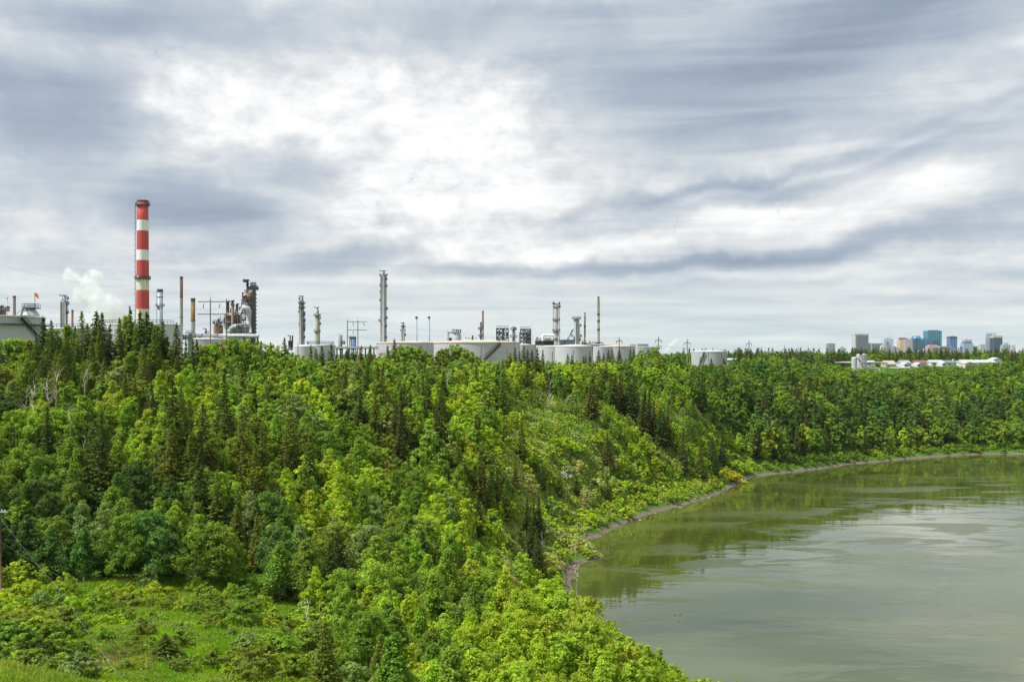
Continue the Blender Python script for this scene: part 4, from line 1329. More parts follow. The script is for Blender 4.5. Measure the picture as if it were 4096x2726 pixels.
def tpole(label, px, top, d, arm=5, m=M_WOOD, grp='small utility poles on the plateau', lamp=False, basey=None):
    x = wx(px, d)
    z0 = base_z(px, d)
    t = empty('utility_pole', (x, d, z0), label, 'utility pole', grp)
    MB().tube([(x, d, z0), (x, d, zy(top, d))], [0.2, 0.14], 6).build('pole', m, t)
    if arm:
        MB().box((x, d - 0.25, zy(top + 3, d)), (2 * arm * d / F, 0.2, 0.22)).build('crossarm', m, t)
    if lamp:
        MB().tube([P(px, top + 1, d), P(px + 6, top, d), P(px + 10, top + 1, d)], 0.1, 5).build('lamp_arm', M_WIRE, t)
    return t


tpole('plain grey pole in front of the second steel frame', 2077.5, 1328, 420, arm=0)
tpole('thin pole before the panelled tank, right of its black stair', 2028, 1396, 420, arm=0)
tpole('lamp pole before the panelled tank, left of its black stair', 1925, 1389, 420, arm=0, lamp=True)
tpole('short plain pole before the white tank under dark racks', 2210, 1405, 420, arm=0)
tpole('short leaning-dark pole before the front round tank', 2293, 1402, 420, arm=0)
tpole('pale pole at the seam between front and wide tanks', 2370, 1384, 440, arm=0)
tpole('double-arm utility pole before the lone round tank, its left side', 2833, 1411, 540, arm=5)
tpole('single-arm utility pole before the lone round tank, its right side', 2886, 1410, 540, arm=5)
tpole('short pole right beside the tall cross-arm power pole', 2759, 1386, 510, arm=0)
tpole('pale lamp standard left of the lone round tank', 2729, 1411, 520, arm=0, lamp=True)
tpole('twin-arm utility pole right of the lone round tank', 2933, 1405, 600, arm=4)
tpole('plain pole among far spruces right of the lone tank', 2975, 1412, 620, arm=0)
tpole('left pole of the far close pair beneath the horizon spruces', 3161, 1405, 640, arm=0)
tpole('right pole of the far close pair beneath the horizon spruces', 3167, 1410, 640, arm=0)
tpole('far thin pole left of the first city tower', 3193, 1387, 700, arm=0)
tpole('pale tapered pole under the first brown city tower', 3279, 1390, 640, arm=0)
tpole('pale mast beside the little white silos', 3449, 1392, 660, arm=0)
tpole('pale street pole among the houses, right of pink block', 3818, 1412, 640, arm=0)
tpole('street lamp with twin heads before the red-roofed house', 3643, 1432, 620, arm=4)
tpole('wooden pole before the low white tank left of cream column', 1191.5, 1372, 400, arm=0)

# near utility pole at the left edge
d = 124.0
x = wx(2, d)
z0 = gz(x, d) - 0.2
t = empty('utility_pole', (x, d, z0), 'brown wooden utility pole at the left edge of the meadow', 'utility pole')
MB().tube([(x, d, z0), (x - 0.05, d, zy(2036, d))], [0.16, 0.11], 10).build('pole', mat('brown_creosote_pole', (0.16, 0.10, 0.06), 0.85, 0, 0.3, 1.2, streak=0.4, streakcol=(0.35, 0.27, 0.18)), t)
MB().box(P(4, 2046, d - 0.2), (1.6, 0.14, 0.16)).build('crossarm', mat('pale_crossarm', (0.5, 0.5, 0.48), 0.8), t)
for px in (-18, 9, 20):
    MB().lathe((wx(px, d - 0.2), d - 0.2), [(0.02, zy(2044, d)), (0.09, zy(2042, d)), (0.06, zy(2040, d)), (0.1, zy(2038, d)), (0.03, zy(2035, d))], 8).build('insulator', mat('white_porcelain', (0.8, 0.8, 0.8), 0.3), t)
MB().lathe((wx(-6, d + 0.3), d + 0.4), [(0.01, zy(2070, d)), (0.28, zy(2069, d)), (0.28, zy(2050, d)), (0.05, zy(2048, d))], 12).build('transformer', M_PALE, t)


def cable(label, pts, r=0.02, sag=0.0, name='cable', n=14, m=None, group=None):
    a = MB()
    pl = []
    for i in range(len(pts) - 1):
        for j in range(n):
            u = j / n
            p = Vector(pts[i]).lerp(Vector(pts[i + 1]), u)
            p.z -= sag * 4 * u * (1 - u)
            pl.append(p)
    pl.append(Vector(pts[-1]))
    a.tube(pl, r, 4, True)
    o = a.build(name, m or M_WIRE, None, pts[0])
    tag(o, label, 'cable', group)


cable('pale near cable falling from left edge pole across the meadow trees', [P(-2, 2064, 123), P(270, 2390, 100), P(380, 2560, 88), P(520, 2740, 74)], 0.007, 0.3, m=mat('pale_cable', (0.30, 0.38, 0.38), 0.5))
cable('faint second cable crossing the meadow left to right behind', [P(-30, 2140, 124), P(350, 2350, 120), P(900, 2500, 118), P(1500, 2640, 110)], 0.008, 0.5, m=mat('grey_cable', (0.16, 0.2, 0.2), 0.5))
G = 'power lines strung across the refinery skyline'
cable('topmost thin power line over the left edge tank', [P(-60, 1045, 300), P(841, 1182, 300)], 0.018, 2.0, group=G)
cable('middle power line passing just under the orange windsock', [P(-60, 1160, 300), P(813, 1232, 300)], 0.018, 4.0, group=G)
cable('lower power line crossing in front of the left edge tank roof', [P(-60, 1195, 300), P(877, 1231, 300)], 0.018, 6.0, group=G)
cable('lowest power line dipping between left edge and pole frame', [P(-60, 1280, 300), P(879, 1281, 300)], 0.018, 5.0, group=G)
cable('topmost power line between the two twin-post pole frames', [P(841, 1182, 300), P(1431, 1268, 400)], 0.018, 4.0, group=G)
cable('upper of two sagging lines between the twin-post pole frames', [P(813, 1232, 300), P(1416, 1301, 400)], 0.018, 8.5, group=G)
cable('lower of two sagging lines between the twin-post pole frames', [P(879, 1281, 300), P(1416, 1335, 400)], 0.018, 7.5, group=G)
cable('topmost line running right from the smaller twin-post frame', [P(1431, 1268, 400), P(2477, 1349, 430)], 0.018, 4.0, group=G)
cable('upper sagging line running right from smaller twin-post frame', [P(1458, 1301, 400), P(2465, 1374, 430)], 0.018, 7.0, group=G)
cable('lower sagging line running right from smaller twin-post frame', [P(1416, 1335, 400), P(2489, 1374, 430)], 0.018, 7.0, group=G)
pl = [(2477, 1349, 430), (2634, 1346, 470), (2749, 1356, 500), (2996, 1359, 560), (3139, 1381, 620)]
nm = ['first and second', 'second and third', 'third and fourth', 'fourth and fifth']
for i in range(4):
    a, b = pl[i], pl[i + 1]
    cable('left hung wire between the %s cross-arm power poles' % nm[i], [P(a[0] - 12, a[1] + 25, a[2]), P(b[0] - 12, b[1] + 25, b[2])], 0.018, 1.6, group=G)
    cable('right hung wire between the %s cross-arm power poles' % nm[i], [P(a[0] + 12, a[1] + 25, a[2]), P(b[0] + 12, b[1] + 25, b[2])], 0.018, 1.6, group=G)



# ------------------------------------------------------------------ white silos and pipes before the houses
def silo(label, pxl, pxr, top, d, m=M_WHITE):
    k = d / F
    px = (pxl + pxr) / 2
    x = wx(px, d)
    r = (pxr - pxl) / 2 * k
    t = empty('silo', (x, d, base_z(px, d)), label, 'storage tank')
    MB().lathe((x, d), [(r, base_z(px, d)), (r, zy(top, d))], 32).build('wall', m, t)
    MB().lathe((x, d), [(r * 1.02, zy(top, d) - .2), (r * 1.02, zy(top, d) + .1), (r * .5, zy(top - 4, d)), (.01, zy(top - 5, d))], 32).build('roof', M_WHITE, t)
    return t


t = silo('low grey-white silo, left and nearer of the pair before the city', 3406, 3428, 1431, 640, M_TANKW)
t = silo('wide white silo, right and taller of the pair before the city', 3426, 3467, 1418, 665)
MB().tube([P(3429, 1430, 640), P(3432, 1435, 638), P(3446, 1450, 638), P(3452, 1470, 638)], 0.35, 4).build('stair', M_DARK, t)
t = empty('flare_burner', (wx(3443, 655), 655, base_z(3443, 655)), 'dark vent head on thin legs in front of the wide white silo', 'machinery')
MB().lathe((wx(3443, 652), 652), [(0.5, zy(1418, 652)), (1.0, zy(1416, 652)), (0.8, zy(1406, 652)), (1.1, zy(1402, 652)), (0.2, zy(1400, 652))], 12).build('head', mat('dark_maroon_steel', (0.06, 0.03, 0.035), 0.7), t)
for px in (3437, 3443, 3449):
    MB().tube([P(px, 1417, 652), P(px, 1480, 652)], 0.12, 5).build('leg', M_DARK, t)
t = empty('white_pipeline', (wx(3440, 630), 630, base_z(3440, 630)), 'long white overground pipeline running past the white silos', 'pipe')
MB().tube([P(3343, 1449, 632), P(3404, 1449, 632)], 0.55, 8).build('pipe', M_WHITE, t)
MB().tube([P(3446, 1449, 628), P(3545, 1449, 628), P(3549, 1451, 628), P(3550, 1470, 628), P(3560, 1472, 628), P(3640, 1470, 632)], 0.5, 8).build('pipe', M_WHITE, t)
MB().tube([P(3480, 1473, 626), P(3512, 1472, 626), P(3516, 1478, 626)], 0.4, 8).build('pipe', M_WHITE, t)
for px in (3360, 3386, 3470, 3482, 3503, 3520, 3536):
    MB().tube([P(px, 1450, 630), (wx(px, 630), 630, base_z(px, 630))], 0.16, 5).build('support', M_PALE, t)

# ------------------------------------------------------------------ bungalows on the far edge
HW = [mat('white_siding', (0.66, 0.66, 0.67), 0.7, 0, 0.05, 0.5), mat('cream_siding', (0.58, 0.54, 0.42), 0.7, 0, 0.05, 0.5), mat('pale_grey_siding', (0.45, 0.47, 0.49), 0.7, 0, 0.05, 0.5)]
HR = {'pale': mat('pale_grey_shingle', (0.42, 0.47, 0.52), 0.85, 0, 0.1, 1.0), 'grey': mat('blue_grey_shingle', (0.26, 0.31, 0.33), 0.9, 0, 0.1, 1.0), 'red': mat('red_brown_shingle', (0.20, 0.085, 0.075), 0.9, 0, 0.15, 1.0), 'green': mat('dull_green_shingle', (0.13, 0.20, 0.19), 0.9, 0, 0.1, 1.0), 'tan': mat('tan_shingle', (0.40, 0.34, 0.28), 0.9, 0, 0.1, 1.0)}
M_WIN = mat('dark_window_glass', (0.05, 0.06, 0.07), 0.2)


def house(label, x0, x1, ridge, eave, d, roof, wall=0, gable=False, depth=9.0, chim=False):
    k = d / F
    px = (x0 + x1) / 2
    x = wx(px, d)
    w = (x1 - x0) * k
    ze, zr = zy(eave, d), zy(ridge, d)
    zb = min(gz(x, d) - 0.3, ze - 2.6)
    t = empty('bungalow', (x, d, zb), label, 'house', 'bungalows along the valley edge')
    MB().box((x, d + depth / 2, (zb + ze) / 2), (w * 0.94, depth, ze - zb)).build('wall', HW[wall], t)
    b = MB()
    if gable:
        vs = [(x - w / 2, d - .5, ze - .1), (x + w / 2, d - .5, ze - .1), (x, d - .5, zr), (x - w / 2, d + depth, ze - .1), (x + w / 2, d + depth, ze - .1), (x, d + depth, zr)]
        b._add(vs, [(0, 3, 5, 2), (1, 2, 5, 4), (0, 1, 4, 3)])
        g = MB()
        g._add([(x - w * .47, d - .02, ze), (x + w * .47, d - .02, ze), (x, d - .02, zr - .15)], [(0, 1, 2)])
        g.build('gable', HW[wall], t)
    else:
        vs = [(x - w / 2, d - .6, ze - .1), (x + w / 2, d - .6, ze - .1), (x + w * .47, d + depth / 2, zr), (x - w * .47, d + depth / 2, zr), (x - w / 2, d + depth + .6, ze - .1), (x + w / 2, d + depth + .6, ze - .1)]
        b._add(vs, [(0, 1, 2, 3), (5, 4, 3, 2), (0, 3, 4), (1, 5, 2), (0, 4, 5, 1)])
    ro = b.build('roof', HR[roof], t)
    if chim:
        MB().box((x + w * .2, d + depth * .45, zr + .3), (.8, .8, 1.3)).build('chimney', HW[0], ro)
    n = max(2, int(w / 4))
    for i in range(n):
        xx = x - w * .42 + w * .84 * (i + .5) / n
        if i == n // 2:
            MB().box((xx, d - .03, zb + (ze - zb) * .42), (1.0, .12, min(2.1, (ze - zb) * .8))).build('door', HW[2], t)
        else:
            MB().box((xx, d - .03, zb + (ze - zb) * .62), (1.4, .12, min(1.0, (ze - zb) * .35))).build('window', M_WIN, t)


house('white flat-roofed shed partly hidden right of the lone round tank', 2905, 2960, 1432, 1438, 620, 'pale')
house('low pale roof among spruces near the cross-arm pole', 3030, 3060, 1431, 1437, 625, 'pale')
house('white house with vertical pale end beside the white silos', 3466, 3502, 1441, 1446, 700, 'pale')
house('cream bungalow with pale roof in the middle of the pipeline', 3541, 3586, 1441, 1455, 690, 'tan', 1)
house('grey-roofed bungalow right of the pipeline corner', 3604, 3646, 1440, 1452, 700, 'grey')
house('white gabled garage before the grey-roofed bungalow', 3616, 3645, 1448, 1456, 680, 'pale', 0, True)
house('red-brown roofed bungalow under the pink city block', 3660, 3712, 1440, 1451, 700, 'red')
house('white gable standing before the red-brown roof', 3668, 3694, 1449, 1457, 680, 'pale', 0, True)
house('long white-roofed bungalow left of the blue slab tower', 3722, 3778, 1439, 1447, 700, 'pale')
house('green-roofed bungalow directly below the blue slab tower', 3780, 3840, 1440, 1449, 705, 'green', 0, False, 9, True)
house('small white gable before the green-roofed bungalow', 3768, 3796, 1446, 1452, 685, 'pale', 0, True)
house('pale-roofed bungalow below the stepped blue-grey tower', 3847, 3906, 1438, 1449, 690, 'pale')
house('cream gabled bungalow in front of the pale roof', 3860, 3900, 1446, 1453, 672, 'tan', 1, True)
house('long low white-roofed bungalow below the beige tower', 3908, 3985, 1438, 1448, 690, 'pale')
house('white shallow-gabled house at the right end of the row', 3972, 4010, 1429, 1437, 720, 'pale', 0, True)

# ------------------------------------------------------------------ downtown towers
CD = 4300.0


def facade(key, base, win, sx, sz, wfrac=0.5, hfrac=0.5, rough=0.5, wr=0.25, vertical=False):
    """cladding with a real grid of window bays (object space metres)"""
    if key in _mats:
        return _mats[key]
    m = bpy.data.materials.new(key)
    m.use_nodes = True
    T = NT(m.node_tree)
    tc = T.n('ShaderNodeTexCoord').outputs['Object']
    sp = T.n('ShaderNodeSeparateXYZ', {0: tc})
    u = T.math('ADD', sp.outputs[0], sp.outputs[1])
    a = T.math('LESS_THAN', T.math('FRACT', T.math('DIVIDE', u, sx)), wfrac)
    b = T.math('LESS_THAN', T.math('FRACT', T.math('DIVIDE', sp.outputs[2], sz)), hfrac)
    f = a if vertical else T.math('MULTIPLY', a, b)
    nz = T.n('ShaderNodeTexNoise', {'Vector': tc, 'Scale': 0.02, 'Detail': 3.0}).outputs['Fac']
    bs = T.ramp(nz, [(0.35, tuple(v * .9 for v in base)), (0.65, tuple(min(1, v * 1.08) for v in base))])
    c = T.mix(f, bs, (*win, 1))
    rg_ = T.math('MULTIPLY_ADD', f, wr - rough, rough)
    s = T.n('ShaderNodeBsdfPrincipled', {'Base Color': c, 'Roughness': rg_})
    T.n('ShaderNodeOutputMaterial', {'Surface': s.outputs[0]})
    _mats[key] = m
    return m


def tower(label, parts, name='tower_block', strips=None, masts=(), d=CD):
    """parts: (x0, x1, top, bottom, depth m, dz m, material, partname)"""
    x0 = min(p[0] for p in parts)
    x1 = max(p[1] for p in parts)
    t = empty(name, (wx((x0 + x1) / 2, d), d, 37.5), label, 'skyscraper')
    for (a, b, tp, bt, dep, dy, m, pn) in parts:
        zt = zy(tp, d)
        zb = 37.5 if bt is None else zy(bt, d)
        MB().box((wx((a + b) / 2, d), d + dy + dep / 2, (zt + zb) / 2), ((b - a) * d / F, dep, zt - zb)).build(pn, m, t)
    if strips:
        a, b, tp, n, m, wd, dy = strips
        zt = zy(tp, d)
        for i in range(n):
            px = a + (b - a) * (i + .5) / n
            MB().box((wx(px, d), d + dy - 0.6, (zt + 37.5) / 2), (wd * d / F, 1.2, zt - 37.5)).build('window_strip', m, t)
    for (px, ya, yb) in masts:
        MB().tube([P(px, yb, d + 10), P(px, ya, d + 10)], 0.5, 5).build('mast', M_PALE, t)


CONC = mat('city_concrete', (0.47, 0.45, 0.455), 0.8, 0, 0.06, 0.01)
CONCW = mat('city_white_concrete', (0.58, 0.55, 0.56), 0.8, 0, 0.05, 0.01)
BGL = mat('city_dark_glass', (0.11, 0.14, 0.20), 0.25, 0)
TEAL = facade('teal_curtain_wall', (0.012, 0.19, 0.31), (0.008, 0.11, 0.23), 9.0, 4.0, 0.45, 1.1, 0.3, 0.2, True)
TEAL2 = mat('teal_glass', (0.02, 0.21, 0.31), 0.25)
DTEAL = mat('deep_teal_glass', (0.012, 0.075, 0.15), 0.25)
PINK = facade('pink_stone', (0.55, 0.36, 0.42), (0.30, 0.22, 0.32), 7, 4, .4, .4)
tower('brown-grey slab block standing alone, leftmost in the city skyline', [(3312, 3341, 1373, None, 30, 0, facade('brown_ribbed', (0.36, 0.33, 0.36), (0.18, 0.18, 0.24), 8, 4, .45, 1, vertical=True), 'wall'), (3320, 3333, 1371, 1373, 15, 5, CONC, 'penthouse')])
tower('small grey block with a roof box, second from left in skyline', [(3359, 3385, 1392, None, 28, 0, facade('grey_grid', (0.40, 0.40, 0.42), (0.18, 0.20, 0.26), 7, 6, .5, .5), 'wall'), (3365, 3378, 1386, 1392, 12, 5, CONC, 'penthouse')])
tower('tall pale tower with many vertical dark window strips', [(3421, 3474, 1337, None, 45, 0, CONC, 'wall'), (3420, 3475, 1334, 1337.5, 47, -1, CONCW, 'parapet'), (3433, 3463, 1332, 1334.5, 20, 8, CONCW, 'penthouse')], strips=(3424, 3472, 1341, 14, BGL, 1.9, 0))
tower('shorter pale block with vertical strips behind a plain slab', [(3483, 3531, 1371, None, 40, 0, CONC, 'wall')], strips=(3486, 3530, 1374, 12, BGL, 1.5, 0))
tower('plain pinkish-white slab in front of the striped shorter block', [(3507, 3524, 1382, None, 22, -60, CONCW, 'wall'), (3510, 3516, 1379, 1382, 8, -52, CONCW, 'penthouse')])
tower('low stepped grey blocks beneath the tower with antennas', [(3533, 3548, 1384, None, 26, -20, facade('lowgrey', (0.30, 0.31, 0.35), (0.18, 0.2, 0.26), 8, 4, .5, .5), 'wall'), (3540, 3560, 1378, None, 26, -10, facade('lowgrey', (0, 0, 0), (0, 0, 0), 1, 1), 'wing'), (3560, 3594, 1391, None, 26, -20, facade('lowgrey2', (0.40, 0.40, 0.42), (0.22, 0.24, 0.3), 8, 4, .5, .5), 'podium')])
tower('light blue gridded tower crowned with antennas', [(3547, 3585, 1353, None, 38, 30, facade('blue_white_grid', (0.52, 0.60, 0.68), (0.28, 0.42, 0.58), 10, 6, .55, .55), 'wall'), (3557, 3573, 1348, 1353, 14, 40, CONC, 'penthouse'), (3557, 3563, 1366, None, 4, 25, BGL, 'glass_bay')], masts=((3560, 1334, 1350), (3567, 1341, 1350), (3571, 1343, 1350), (3563, 1345, 1350)))
tower('small dark angular block between antenna tower and gold tower', [(3585, 3591, 1383, None, 20, 40, DTEAL, 'wall'), (3591, 3600, 1386, None, 20, 40, BGL, 'wing')])
tower('gold-sided tower with dark red roof box', [(3599, 3617, 1358, None, 35, 0, mat('gold_glass_wall', (0.60, 0.45, 0.28), 0.35), 'side_wall'), (3604, 3626, 1350, 1358, 20, 8, mat('dark_red_box', (0.17, 0.07, 0.08), 0.7), 'penthouse')])
tower('pinkish-grey gridded tower joined to the gold side', [(3616, 3649, 1356, None, 35, -6, facade('pinkgrey_grid', (0.56, 0.49, 0.50), (0.32, 0.30, 0.36), 8, 5, .55, .45), 'wall'), (3628, 3636, 1352.5, 1356, 10, 4, BGL, 'penthouse')], masts=((3635, 1341, 1354),))
# domed teal complex
d = CD
t = empty('tower_block', (wx(3675, d), d, 37.5), 'teal glass tower with chamfered octagonal crown', 'skyscraper')
cx3 = wx(3676, d)
kk3 = d / F
MB().lathe((cx3, d + 30), [(21.5 * kk3, 37.5), (21.5 * kk3, zy(1351, d)), (13 * kk3, zy(1342, d)), (0.1, zy(1342, d))], 8).build('crown', TEAL2, t)
MB().box((wx(3659, d), d - 10, (zy(1353, d) + 37.5) / 2), (19 * kk3, 30, zy(1353, d) - 37.5)).build('dark_wing', DTEAL, t)
MB().box((wx(3674, d), d - 14, (zy(1361, d) + 37.5) / 2), (22 * kk3, 30, zy(1361, d) - 37.5)).build('dark_wing', mat('deeper_teal', (0.015, 0.10, 0.19), .25), t)
MB().box((wx(3690, d), d - 10, (zy(1354, d) + 37.5) / 2), (19 * kk3, 30, zy(1354, d) - 37.5)).build('bright_wing', mat('mid_teal', (0.03, 0.18, 0.26), .25), t)
MB().box((wx(3701, d), d + 8, (zy(1353, d) + 37.5) / 2), (8 * kk3, 30, zy(1353, d) - 37.5)).build('side_wing', TEAL2, t)
tower('pink stone block with stepped roof below the teal octagon', [(3681, 3724, 1383, None, 40, -90, PINK, 'wall'), (3686, 3716, 1379, 1383, 24, -84, PINK, 'upper_storey'), (3704, 3722, 1383.5, 1391, 4, -92, mat('pale_glass_bay', (0.45, 0.5, 0.58), .3), 'glass_bay')])
tower('low pink and pale base in front of the teal octagon', [(3640, 3684, 1400, None, 30, -110, PINK, 'wall'), (3660, 3682, 1394, None, 20, -100, mat('pale_teal_roof', (0.4, 0.5, 0.5), .5), 'wing')])
tower('tallest teal glass tower with notched roofline', [(3712, 3767, 1322, None, 50, 0, TEAL, 'wall'), (3725, 3757, 1319.5, 1322, 30, 8, DTEAL, 'crown'), (3729, 3754, 1362, None, 3, -3, DTEAL, 'dark_bay')], strips=(3714, 3766, 1325, 6, mat('bright_teal_strip', (0.04, 0.28, 0.38), .25), 3.6, 0))
tower('mauve block with tall dark windows before the tallest teal tower', [(3729, 3773, 1384, None, 30, -80, facade('mauve_stone', (0.50, 0.40, 0.47), (0.32, 0.27, 0.36), 7, 5, .4, .4), 'wall')])
t_last = [o for o in COL.objects if o.get('label', '').startswith('mauve block')][0]
for i in range(9):
    px = 3733 + i * 4.4
    MB().box((wx(px, CD), CD - 81, (zy(1386, CD) + zy(1396, CD)) / 2), (2.1 * CD / F, 1.4, zy(1386, CD) - zy(1396, CD))).build('window', BGL, t_last)
tower('small violet-grey block right of the mauve block', [(3775, 3794, 1390, None, 24, -60, facade('violet_grey', (0.26, 0.25, 0.32), (0.16, 0.17, 0.24), 8, 5, .5, .5), 'wall')])
tower('slim blue slab tower standing clear on both sides', [(3800, 3829, 1353, None, 34, 0, facade('blue_glass_grid', (0.07, 0.20, 0.42), (0.04, 0.14, 0.33), 12, 8, .5, .5, .35, .2), 'wall'), (3800, 3829, 1345, 1353.01, 35, -0.5, mat('navy_band', (0.02, 0.06, 0.14), .3), 'top_band'), (3810, 3820, 1343, 1345, 12, 8, BGL, 'penthouse')])
tower('stepped blue-grey tower with tan top', [(3854, 3894, 1373, None, 36, 0, facade('bluegrey_strip', (0.38, 0.46, 0.58), (0.26, 0.36, 0.50), 9, 5, .5, 1, vertical=True), 'wall'), (3860, 3890, 1365, 1373.02, 28, 5, facade('blue_glass_grid', (0, 0, 0), (0, 0, 0), 1, 1), 'setback'), (3860, 3890, 1357, 1365.02, 26, 5.5, mat('tan_cap', (0.50, 0.44, 0.38), .7), 'cap')], masts=((3869, 1348, 1357),))
tower('dark blue glass block with slanted white top marks', [(3894, 3919, 1383, None, 30, 20, mat('ink_blue_glass', (0.015, 0.05, 0.12), .25), 'wall'), (3903, 3914, 1384.5, 1387.5, 2, 18, mat('pale_sign_band', (0.4, 0.45, 0.5), .5), 'roof_band')])
tower('plain beige slab tower without visible windows', [(3923, 3941, 1376, None, 24, 0, mat('beige_slab', (0.46, 0.43, 0.39), .8, 0, .04, .01), 'wall')])
tower('tall pale grey tower behind the dark blue one', [(3960, 4003, 1330, None, 40, 40, facade('pale_grey_strip', (0.52, 0.57, 0.66), (0.40, 0.46, 0.56), 10, 5, .4, 1, vertical=True), 'wall'), (3969, 3984, 1337, 1339, 2, 39, BGL, 'window_band')])
tower('dark blue glass tower with tan band at the top', [(3976, 4010, 1350, None, 36, 0, mat('midnight_glass', (0.018, 0.05, 0.11), .22), 'wall'), (3974, 4010.5, 1342.5, 1350.02, 37, -.5, mat('tan_cap', (0, 0, 0)), 'top_band')])
tower('small white striped building before the dark tan-banded tower', [(3971, 4000, 1379, None, 24, -90, facade('white_strip', (0.48, 0.50, 0.53), (0.16, 0.20, 0.28), 9, 5, .45, 1, vertical=True), 'wall'), (3977, 3994, 1370, 1379, 14, -85, mat('pale_cap', (0.42, 0.47, 0.55), .5), 'upper_storey')])
tower('pale beige round-cornered tower alone at the right end', [(4046, 4062, 1380, None, 22, 0, CONCW, 'wall'), (4049, 4059, 1376, 1380, 12, 4, CONCW, 'crown')])
tower('low mauve blocks peeking between trees left of right end tower', [(4022, 4044, 1402, None, 22, -40, PINK, 'wall')])

# ------------------------------------------------------------------ steam


def steam(label, blobs, d, dens=0.25, name='steam_plume', noise=0.25, thr=0.42):
    """vapour: overlapping soft balls joined to one closed volume, density broken up by noise"""
    b = MB()
    bm_pts = []
    for (px, py, r) in blobs:
        bm_pts.append((P(px, py, d), r * d / F))
    # bounding volume: box mesh with per-ball density falloff in the material
    xs2 = [p.x - r for p, r in bm_pts] + [p.x + r for p, r in bm_pts]
    zs2 = [p.z - r for p, r in bm_pts] + [p.z + r for p, r in bm_pts]
    rm = max(r for _, r in bm_pts)
    cxx, czz = (min(xs2) + max(xs2)) / 2, (min(zs2) + max(zs2)) / 2
    o0 = Vector((cxx, d, min(zs2)))
    b.box((cxx, d, czz), (max(xs2) - min(xs2) + 2, rm * 2 + 2, max(zs2) - min(zs2) + 2))
    m = bpy.data.materials.new('steam_' + name)
    m.use_nodes = True
    T = NT(m.node_tree)
    tc = T.n('ShaderNodeTexCoord').outputs['Object']
    wn = T.n('ShaderNodeTexNoise', {'Vector': tc, 'Scale': 1.6 / rm, 'Detail': 4.0, 'Roughness': 0.6}).outputs['Color']
    wv = T.n('ShaderNodeVectorMath', {0: wn, 1: (0.5, 0.5, 0.5)}, operation='SUBTRACT').outputs[0]
    wv = T.n('ShaderNodeVectorMath', {0: wv, 'Scale': rm * 1.1}, operation='SCALE').outputs[0]
    pos = T.n('ShaderNodeVectorMath', {0: tc, 1: wv}, operation='ADD').outputs[0]
    acc = None
    for p, r in bm_pts:
        q = p - o0
        ln = T.n('ShaderNodeVectorMath', {0: pos, 1: tuple(q)}, operation='DISTANCE').outputs['Value']
        g = T.n('ShaderNodeMapRange', {'Value': ln, 'From Min': 0.0, 'From Max': r, 'To Min': 1.0, 'To Max': 0.0}).outputs[0]
        acc = g if acc is None else T.math('MAXIMUM', acc, g)
    nz = T.n('ShaderNodeTexNoise', {'Vector': tc, 'Scale': 4.5 / rm, 'Detail': 6.0, 'Roughness': 0.62}).outputs['Fac']
    f = T.math('ADD', acc, T.math('MULTIPLY', T.math('SUBTRACT', nz, 0.5), 1.1))
    dn = T.n('ShaderNodeMapRange', {'Value': f, 'From Min': thr - 0.15, 'From Max': thr + 0.55, 'To Min': 0.0, 'To Max': dens}).outputs[0]
    vol = T.n('ShaderNodeVolumePrincipled', {'Color': (0.990, 0.988, 1.0, 1), 'Density': dn, 'Anisotropy': 0.0})
    T.n('ShaderNodeOutputMaterial', {'Volume': vol.outputs[0]})
    o = b.build(name, m, None, o0)
    tag(o, label, None, None, 'stuff')


steam('large white steam cloud drifting up left of the striped chimney', [(292, 1112, 40), (340, 1122, 38), (385, 1100, 34), (370, 1152, 44), (345, 1182, 52), (388, 1197, 56), (430, 1220, 58), (405, 1245, 74), (445, 1255, 70), (470, 1278, 62), (415, 1290, 84), (262, 1092, 26)], 700, 0.28, thr=0.26)
steam('thin curling steam wisp right of the leafy crest', [(2662, 1405, 12), (2672, 1395, 13), (2682, 1380, 14), (2694, 1372, 13), (2703, 1362, 12), (2712, 1358, 9), (2740, 1348, 5), (2655, 1420, 12)], 900, 0.6, 'thin_steam', thr=0.36)
steam('small pink-lit puff of steam at the rusty spiral stack foot', [(2343, 1354, 9), (2346, 1362, 8), (2340, 1368, 8)], 596, 0.5, 'steam_puff', thr=0.36)
steam('faint steam drifting up left of the fat pale column', [(2165, 1343, 9), (2180, 1334, 10), (2195, 1327, 10), (2207, 1322, 8)], 640, 0.3, 'faint_steam', thr=0.40)
steam('tiny white puff trailing from the thin white vent pipe', [(2131, 1296, 3.5), (2138, 1294, 4), (2146, 1291, 4.5), (2155, 1286, 4)], 540, 0.5, 'vent_steam', thr=0.40)
steam('pale steam shreds curling before the blue grey cylinder stack', [(645, 1240, 8), (638, 1252, 8), (634, 1260, 8), (655, 1275, 9)], 690, 0.22, 'steam_shred', thr=0.40)

# ------------------------------------------------------------------ ducks on the river
M_DUCK = mat('dark_brown_plumage', (0.06, 0.045, 0.035), 0.7)
for (px, py, lab) in ((2700, 2460, 'tiny dark duck on the water, left of the pair'), (2720, 2457, 'tiny dark duck on the water, right of the pair'), (2713, 2484, 'tiny dark duck swimming apart, nearer than the pair')):
    d = CZ * F / (py - HY)
    x = wx(px, d)
    b = MB()
    b.tube([(x - 0.156, d, .06), (x - 0.120, d, .06), (x - 0.030, d, .06), (x + 0.060, d, .06), (x + 0.108, d, .055)], [.012, .042, .072, .06, .018], 10)
    b.tube([(x + 0.060, d, .08), (x + 0.102, d, .145), (x + 0.120, d, .18)], [.03, .021, .021], 8)
    b.tube([(x + 0.102, d, .186), (x + 0.132, d, .192), (x + 0.162, d, .186), (x + 0.198, d, .18)], [.024, .033, .021, .008], 8)
    o = b.build('duck', M_DUCK, None, (x, d, 0))
    tag(o, lab, 'duck', 'ducks on the river')
